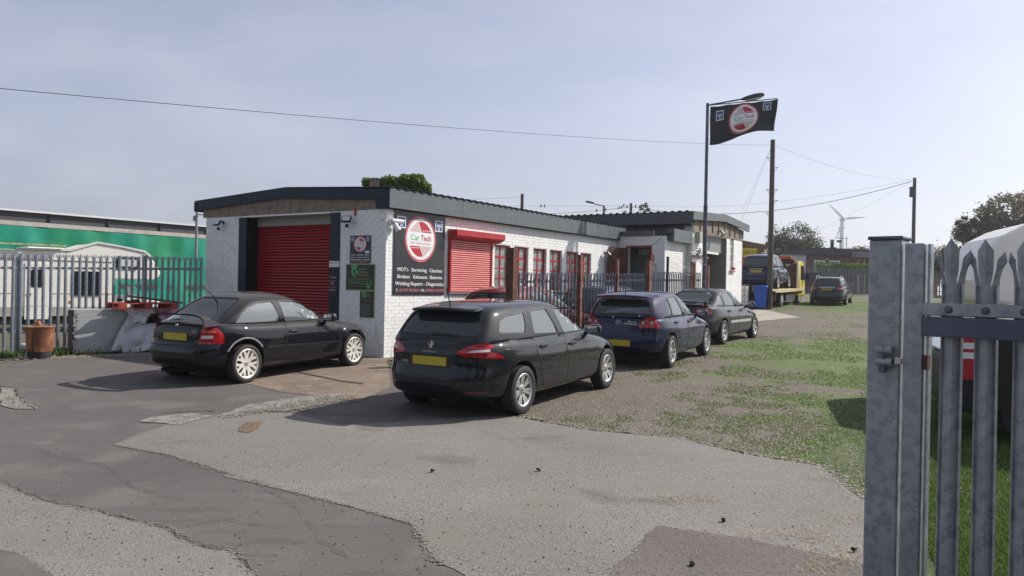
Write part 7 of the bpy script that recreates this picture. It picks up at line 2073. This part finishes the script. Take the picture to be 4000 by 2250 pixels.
tree('leafy shrub top poking above the garage roof by the street lamp', 7.4, 50, [(-1.2, 0, 4.6, .9, .7, .5, 2), (.1, 0, 4.9, .7, .6, .7, 2), (1.0, 0, 5.1, .6, .5, .75, 1.4)], 1500, .085, 'leaf_tree', 4.0, .08, 5)
tree('small tree top behind the brick building roof beside the gate post', 34.0, 76, [(0, 0, 3.6, 1.4, 1, 1.1, 2), (-1.4, 0, 3.1, .9, 1, .8, 1)], 3000, .10, 'leaf_right', 2.4, .1, 6)
# ivy-smothered chimney stack behind the garage roof
rg = np.random.default_rng(8)
IV = thing('ivy_wall', 'old chimney wall smothered in bright green ivy rising behind the garage roof', 'ivy', (-4.5, 28, 0))
MB().box(-.82, 1.35, -.2, .6, .0, 5.30).build('chimney', 'far_brick', IV)
MB().box(-.62, -.28, -.48, -.05, 4.3, 5.40).box(-.66, -.24, -.52, 0, 5.40, 5.43).build('chimney_pot', 'block', IV)
def boxpts(x0, x1, z0, z1, y0, y1, n, rnd_=0.0):
    p = np.stack([rg.uniform(x0, x1, n), y0 + (y1 - y0) * rg.uniform(0, 1, n) ** 2, rg.uniform(z0, z1, n)], 1); return p + rg.normal(size=p.shape) * .035
pts = [boxpts(-.90, 1.30, 4.4, 5.42, -.38, .2, 6500), boxpts(-.2, 1.25, 5.25, 5.50, -.36, .3, 1800)]
pts.append(crown(rg, [(.70, -.1, 5.42, .30, .4, .20, 2), (1.05, -.1, 5.42, .32, .4, .22, 2), (1.28, -.1, 5.1, .24, .4, .35, 2), (1.42, -.1, 4.75, .2, .35, .3, 1.5)], 3800, .05))
V, F = leaves(np.concatenate(pts), .062, rg, .8); np_mesh('foliage', V, F, 'leaf_ivy', IV)
# hedge top on the far fence
HG = thing('hedge', 'pale green hedge trimmed along the far fence below the brick building windows', 'hedge', (22.2, 57, gz(57)))
V, F = leaves(boxpts(0, 4.4, 1.5, 2.25, -.3, .3, 3200) , .06, rg); np_mesh('foliage', V, F, 'leaf_ivy', HG)
q = MB(); [q.tube((k * .6, .1, 0), (k * .6 + .1, .1, 1.6), .03, .015, 5) for k in range(8)]; q.build('stem', 'tree_bark', HG)
# roadside hedge and trees behind the photographer (mirrored in the car paint)
V, F = leaves(np.concatenate([boxpts(-40, 34, 0, 4.6, -1.4, 1.4, 16000), crown(rg, [(-26, 0, 5, 5, 2.5, 4, 2), (-8, 0, 5.5, 6, 2.5, 4.5, 2), (10, 0, 4.6, 5, 2.5, 3.5, 2), (26, 0, 5.2, 5, 2.5, 4, 2)], 15000, .3)]), .30, rg)
V[:, 1] -= 17; hb = np_mesh('hedgerow', V, F, 'leaf_tree'); tag(hb, 'tall roadside hedgerow behind the viewer', 'hedgerow', kind='stuff')
# far hedge line on the horizon behind everything, left and right
# ------------------------------------------------------------------ grass, weeds, pebbles: nobody could count them
def inpoly(P, poly):
    x, y = P[:, 0], P[:, 1]; ins = np.zeros(len(P), bool); n = len(poly)
    for i in range(n):
        x0, y0 = poly[i]; x1, y1 = poly[(i + 1) % n]
        c = ((y0 > y) != (y1 > y)) & (x < (x1 - x0) * (y - y0) / (y1 - y0 + 1e-12) + x0); ins ^= c
    return ins
gy = np.array(GY)
def gzv(y): return np.interp(y, gy[:, 0], gy[:, 1])
def vnoise(p, s, seed):
    rr_ = np.random.default_rng(seed); G_ = rr_.random((256, 256)); q = p * s; i = np.floor(q).astype(int); f = q - i; f = f * f * (3 - 2 * f)
    a = G_[i[:, 0] % 256, i[:, 1] % 256]; b = G_[(i[:, 0] + 1) % 256, i[:, 1] % 256]; c = G_[i[:, 0] % 256, (i[:, 1] + 1) % 256]; d = G_[(i[:, 0] + 1) % 256, (i[:, 1] + 1) % 256]
    return (a * (1 - f[:, 0]) + b * f[:, 0]) * (1 - f[:, 1]) + (c * (1 - f[:, 0]) + d * f[:, 0]) * f[:, 1]
def fbm(p, s, seed): return (vnoise(p, s, seed) * .5 + vnoise(p, s * 2.1, seed + 1) * .28 + vnoise(p, s * 4.3, seed + 2) * .22)
def blades(P, h, w, rg, lean=.5):
    n = len(P); a = rg.uniform(0, 2 * math.pi, n); d = np.stack([np.cos(a), np.sin(a), np.zeros(n)], 1); s = np.stack([-np.sin(a), np.cos(a), np.zeros(n)], 1)
    ds = np.clip(P[:, 1] / 9, .8, 3.2)[:, None]; hh = h * rg.uniform(.5, 1.3, n)[:, None] * np.clip(ds, .8, 1.6); ww = w * rg.uniform(.7, 1.3, n)[:, None] * ds; ln = rg.uniform(.1, lean, n)[:, None]; up = np.array([0, 0, 1.])
    b = P; m_ = b + up * hh * .6 + d * hh * ln * .4; t = b + up * hh + d * hh * ln
    V = np.stack([b - s * ww, b + s * ww, m_ + s * ww * .7, m_ - s * ww * .7, t], 1).reshape(-1, 3)
    k = np.arange(n)[:, None] * 5
    Q = np.concatenate([k + np.array([[0, 1, 2, 3]])], 0); Tt = k + np.array([[3, 2, 4, 4]])
    return V, Q, k + np.array([[3, 2, 4]])
def blade_obj(name, P, h, w, m, rg, label, cat, lean=.5):
    V, Q, Tt = blades(P, h, w, rg, lean)
    me = bpy.data.meshes.new(name); nf = len(Q); nt_ = len(Tt)
    me.vertices.add(len(V)); me.vertices.foreach_set('co', V.astype(np.float32).ravel())
    me.loops.add(nf * 4 + nt_ * 3); me.loops.foreach_set('vertex_index', np.concatenate([Q.ravel(), Tt.ravel()]).astype(np.int32))
    me.polygons.add(nf + nt_)
    me.polygons.foreach_set('loop_start', np.concatenate([np.arange(nf) * 4, nf * 4 + np.arange(nt_) * 3]).astype(np.int32)); me.polygons.foreach_set('loop_total', np.concatenate([np.full(nf, 4), np.full(nt_, 3)]).astype(np.int32))
    me.materials.append(M[m]); me.update(); me.validate()
    o = link(name, me); return tag(o, label, cat, kind='stuff')
rg = np.random.default_rng(21)
edge = [(p.x, p.y) for p in dp((985, 905), (985, 960), (1050, 1010), (1290, 1042), (1480, 1078), (1700, 1100), (1870, 1140), (2060, 1170), (2176, 1262), (2240, 1240))]
yard = edge + [(2.2, 3.3), (8, 2.2), (20, 5), (30, 20), (30, 50), (10, 50), (2, 30)]
N = 520000
# denser near the camera: sample in angle and inverse distance
inv = rg.uniform(1 / 46, 1 / 3.6, N); Y = 1 / inv; X = Y * rg.uniform(-.28, .98, N)
P = np.stack([X, Y], 1)
ok = inpoly(P, yard)
P = P[ok]
f = fbm(P, 1.1, 5); g_ = P[:, 0] - .62 * P[:, 1]
gyy = np.array(GRASS_Y); dens = np.clip((f + np.interp(P[:, 1], gyy[:, 0], gyy[:, 1]) * .5 - .25 + np.interp(P[:, 0] / P[:, 1], [.24, .42], [-.03, .15]) - .50) / .09, 0, 1)
# thick fringe at the tarmac edge on the right
lush = P[:, 0] > (1.2 + .20 * P[:, 1])
e1 = np.array([(p.x, p.y) for p in dp((1700, 1100), (1870, 1140), (2060, 1170), (2176, 1262), (2240, 1240), (2400, 1300))])
def dseg(P, A, B):
    d = B - A; t = np.clip(((P - A) @ d) / (d @ d), 0, 1); return np.linalg.norm(P - (A + t[:, None] * d), axis=1)
dm = np.min([dseg(P, a, b) for a, b in zip(e1, e1[1:])], 0)
dens = np.maximum(dens, np.clip(1.1 - dm / .5, 0, 1) * .9)
dens = np.maximum(dens, np.clip((P[:, 0] - .44 * P[:, 1] - .05) / .3, 0, 1) * (P[:, 1] < 13))
keep = rg.random(len(P)) < dens
Pk = P[keep]; far = Pk[:, 1] > 14
P3 = np.c_[Pk, gzv(Pk[:, 1]) - .01]
near = P3[:, 0] > .475 * P3[:, 1]
blade_obj('grass', P3[~near], .019, .0050, 'grass_blade', rg, 'short patchy grass growing through the gravel yard', 'grass', .9)
blade_obj('grass', P3[near], .06, .005, 'grass_lush', rg, 'lush long grass behind the near gate', 'grass', .9)
# weeds along the left fence and wall foot
def line_pts(a, b, w, n): t = rg.uniform(0, 1, n)[:, None]; q = np.array(a) + (np.array(b) - np.array(a)) * t; q = q + rg.normal(size=(n, 2)) * w; return np.c_[q, gzv(q[:, 1]) - .01]
W_pts = np.concatenate([line_pts((-11.8, 13.3), (-9.6, 15.0), .16, 900), line_pts((-9.2, 15.3), (-8.9, 15.5), .12, 260), line_pts((-8.7, 15.35), (-7.2, 16.6), .05, 70)])
blade_obj('weeds', W_pts, .075, .012, 'grass_lush', rg, 'weeds and low plants along the foot of the left fence', 'weeds', .9)
Wp = np.concatenate([line_pts(*[(p.x, p.y) for p in dp((700, 1035), (860, 1005))], .10, 500), line_pts(*[(p.x, p.y) for p in dp((690, 1040), (640, 1036))], .05, 120)])
blade_obj('weeds', Wp, .02, .006, 'grass_blade', rg, 'moss and thin weeds in the broken tarmac seam', 'weeds', 1.2)
sp = [dp((1075, 765))[0]] and []
st = []
for (x, y, w, n) in ((1725, 1258, .09, 170), (2035, 1348, .10, 180), (2105, 1420, .08, 90), (2150, 1310, .10, 120), (2140, 1400, .12, 200), (1890, 1352, .07, 60), (1750, 1395, .03, 15), (2060, 1432, .05, 60)):
    c = dp((x, y))[0]; q = rg.normal(size=(n, 2)) * np.array([w * 1.6, w]) + np.array([c.x, c.y]); st.append(np.c_[q, np.full(n, .008)])
blade_obj('straw', np.concatenate(st), .022, .0025, 'straw', rg, 'scattered wisps of dry straw on the forecourt', 'straw', 4.0)
# pebbles and grit
def grit(name, P3, size, m, label, flat=.6):
    n = len(P3); base = np.array([(1, 0, 0), (0, 1, 0), (-1, 0, 0), (0, -1, 0), (0, 0, 1.)])
    s = size * rg.uniform(.4, 1.4, n); a = rg.uniform(0, 6.28, n); c, s_ = np.cos(a), np.sin(a)
    V = np.empty((n, 5, 3))
    for k in range(5):
        j = rg.uniform(.7, 1.2, n); bx, by, bz = base[k]
        V[:, k, 0] = P3[:, 0] + s * j * (c * bx - s_ * by); V[:, k, 1] = P3[:, 1] + s * j * (s_ * bx + c * by); V[:, k, 2] = P3[:, 2] + s * flat * bz * j
    F = (np.arange(n)[:, None, None] * 5 + np.array([[0, 1, 4], [1, 2, 4], [2, 3, 4], [3, 0, 4]])[None]).reshape(-1, 3)
    o = np_mesh(name, V.reshape(-1, 3), F, m, None, 3); return tag(o, label, 'gravel', kind='stuff')
leaf_mat('stone', (.065, .056, .044), (.28, .25, .20), 0)
leaf_mat('stone_dark', (.02, .018, .016), (.10, .09, .08), 0)
N = 170000; inv = rg.uniform(1 / 30, 1 / 4.2, N); Y = 1 / inv; X = Y * rg.uniform(-.3, .7, N); P = np.stack([X, Y], 1)
ok = inpoly(P, yard); P = P[ok]; P = P[rg.random(len(P)) < .55]
grit('gravel', np.c_[P, gzv(P[:, 1]) - .008], .016, 'stone', 'loose grey and tan gravel stones in the yard')
N = 2200; inv = rg.uniform(1 / 13, 1 / 3.4, N); Y = 1 / inv; X = Y * rg.uniform(-.75, .5, N); P = np.stack([X, Y], 1)
tar = [(-9, 12), (-9, 3), (0, 2.5), (2.4, 3.2), (3, 6), (1.4, 8.6), (0, 9.8), (-2.8, 12.5)]
P = P[inpoly(P, tar)]
grit('grit', np.c_[P[::2], np.full(len(P[::2]), .007)], .007, 'stone', 'pale specks of grit scattered over the forecourt tarmac')
grit('crumbs', np.c_[P[1::2], np.full(len(P[1::2]), .007)], .008, 'stone_dark', 'dark crumbs scattered over the forecourt tarmac')
Rb = np.concatenate([line_pts((-9.4, 14.55), (-7.2, 15.9), .09, 420), line_pts((-12, 12.6), (-9.4, 14.5), .05, 150)]); Rb[:, 2] += .008
grit('rubble', Rb, .035, 'stone', 'pale rubble along the edge of the tarmac by the fence')
Rb = np.concatenate([line_pts(*[(p.x, p.y) for p in dp((700, 1030), (870, 1000))], .13, 500), line_pts(*[(p.x, p.y) for p in dp((560, 1050), (700, 1030))], .06, 200), line_pts(*[(p.x, p.y) for p in dp((20, 1000), (70, 1024))], .06, 120)]); Rb[:, 2] = gzv(Rb[:, 1]) + .01
grit('rubble', Rb, .018, 'stone', 'crumbled edge stones where the tarmac layers break up')
EDG = [[(285, 1120), (420, 1145), (575, 1195), (760, 1245), (940, 1292), (1035, 1318), (1060, 1350), (1080, 1400), (1120, 1425)], [(0, 1216), (120, 1262), (240, 1286), (420, 1330), (490, 1372), (592, 1388), (640, 1449)], [(1530, 1449), (1600, 1395), (1662, 1326), (1890, 1361), (2176, 1424)], [(985, 975), (900, 1010), (700, 985), (600, 960)]]
er = []
for e_ in EDG:
    q_ = dp(*e_)
    for a_, b_ in zip(q_, q_[1:]):
        L2 = (b_ - a_).length; er.append(line_pts((a_.x, a_.y), (b_.x, b_.y), .022, int(L2 * 130)))
er = np.concatenate(er); er[:, 2] = gzv(er[:, 1]) + .007
grit('edge_crumbs', er, .010, 'stone', 'crumbled stone along the broken edges of the tarmac patches', .25)
er = []
q_ = dp((1040, 1010), (1290, 1044), (1480, 1081), (1700, 1101), (1870, 1141), (2060, 1171), (2176, 1262))
for a_, b_ in zip(q_, q_[1:]): er.append(line_pts((a_.x, a_.y), (b_.x, b_.y), .07, int((b_ - a_).length * 220)))
er = np.concatenate(er); er[:, 2] = gzv(er[:, 1]) + .004
grit('edge_gravel', er, .016, 'stone', 'gravel spilling over the edge of the forecourt tarmac', .4)
for k, (x, y) in enumerate(((1088, 1190), (1820, 1314), (1740, 1427), (2150, 1390), (1355, 1187))):
    c = dp((x, y))[0]; q = MB(); r_ = random.Random(k)
    for j in range(4): q.cbox((r_.uniform(-.012, .012), r_.uniform(-.012, .012), .012 + j * .004), (.022, .016, .014), 0, Matrix.Rotation(r_.uniform(0, 3), 4, 'Z'))
    o = q.build('dropping', 'black_matt'); o.location = (c.x, c.y, .004); tag(o, ('small black lump lying alone in the middle of the pale asphalt', 'largest small black lump on the asphalt near the muddy patch', 'small black lump on the muddy patch', 'tiny black lump by the gate post on the muddy patch', 'tiny black lump on the asphalt below the black estate')[k], 'debris')
# pale rock and flowers by the drum
c = gp(68 * D, 885 * D); q = MB(); vs, fs = cube_grid(4, 4, 4); r_ = random.Random(3)
q.add([(a_ * .13 * r_.uniform(.8, 1.1), b_ * .10, c_ * .09 + .09) for a_, b_, c_ in (rounded(*v, 2.5, 2.5) for v in vs)], fs)
o = q.build('stone', 'painted_block', None, smooth=60); o.location = (c.x - .05, c.y, gz(c.y)); tag(o, 'pale lump of stone at the fence foot beside the orange drum', 'stone')
# ------------------------------------------------------------------ thin summer haze
hz = MB().box(-820, 820, -38, 1100, -3, 70).build('haze', 'black'); hz['kind'] = 'stuff'
hm = bpy.data.materials.new('haze'); hm.use_nodes = True; hm.node_tree.nodes.clear()
ho = hm.node_tree.nodes.new('ShaderNodeOutputMaterial'); hv = hm.node_tree.nodes.new('ShaderNodeVolumePrincipled')
hv.inputs['Color'].default_value = (.92, .94, 1.0, 1); hv.inputs['Density'].default_value = .0006; hv.inputs['Anisotropy'].default_value = .5
hm.node_tree.links.new(hv.outputs[0], ho.inputs['Volume']); hz.data.materials.clear(); hz.data.materials.append(hm)
tag(hz, 'thin pale haze lying over the yard and the fields', 'haze')
scn.cycles.volume_max_steps = 64
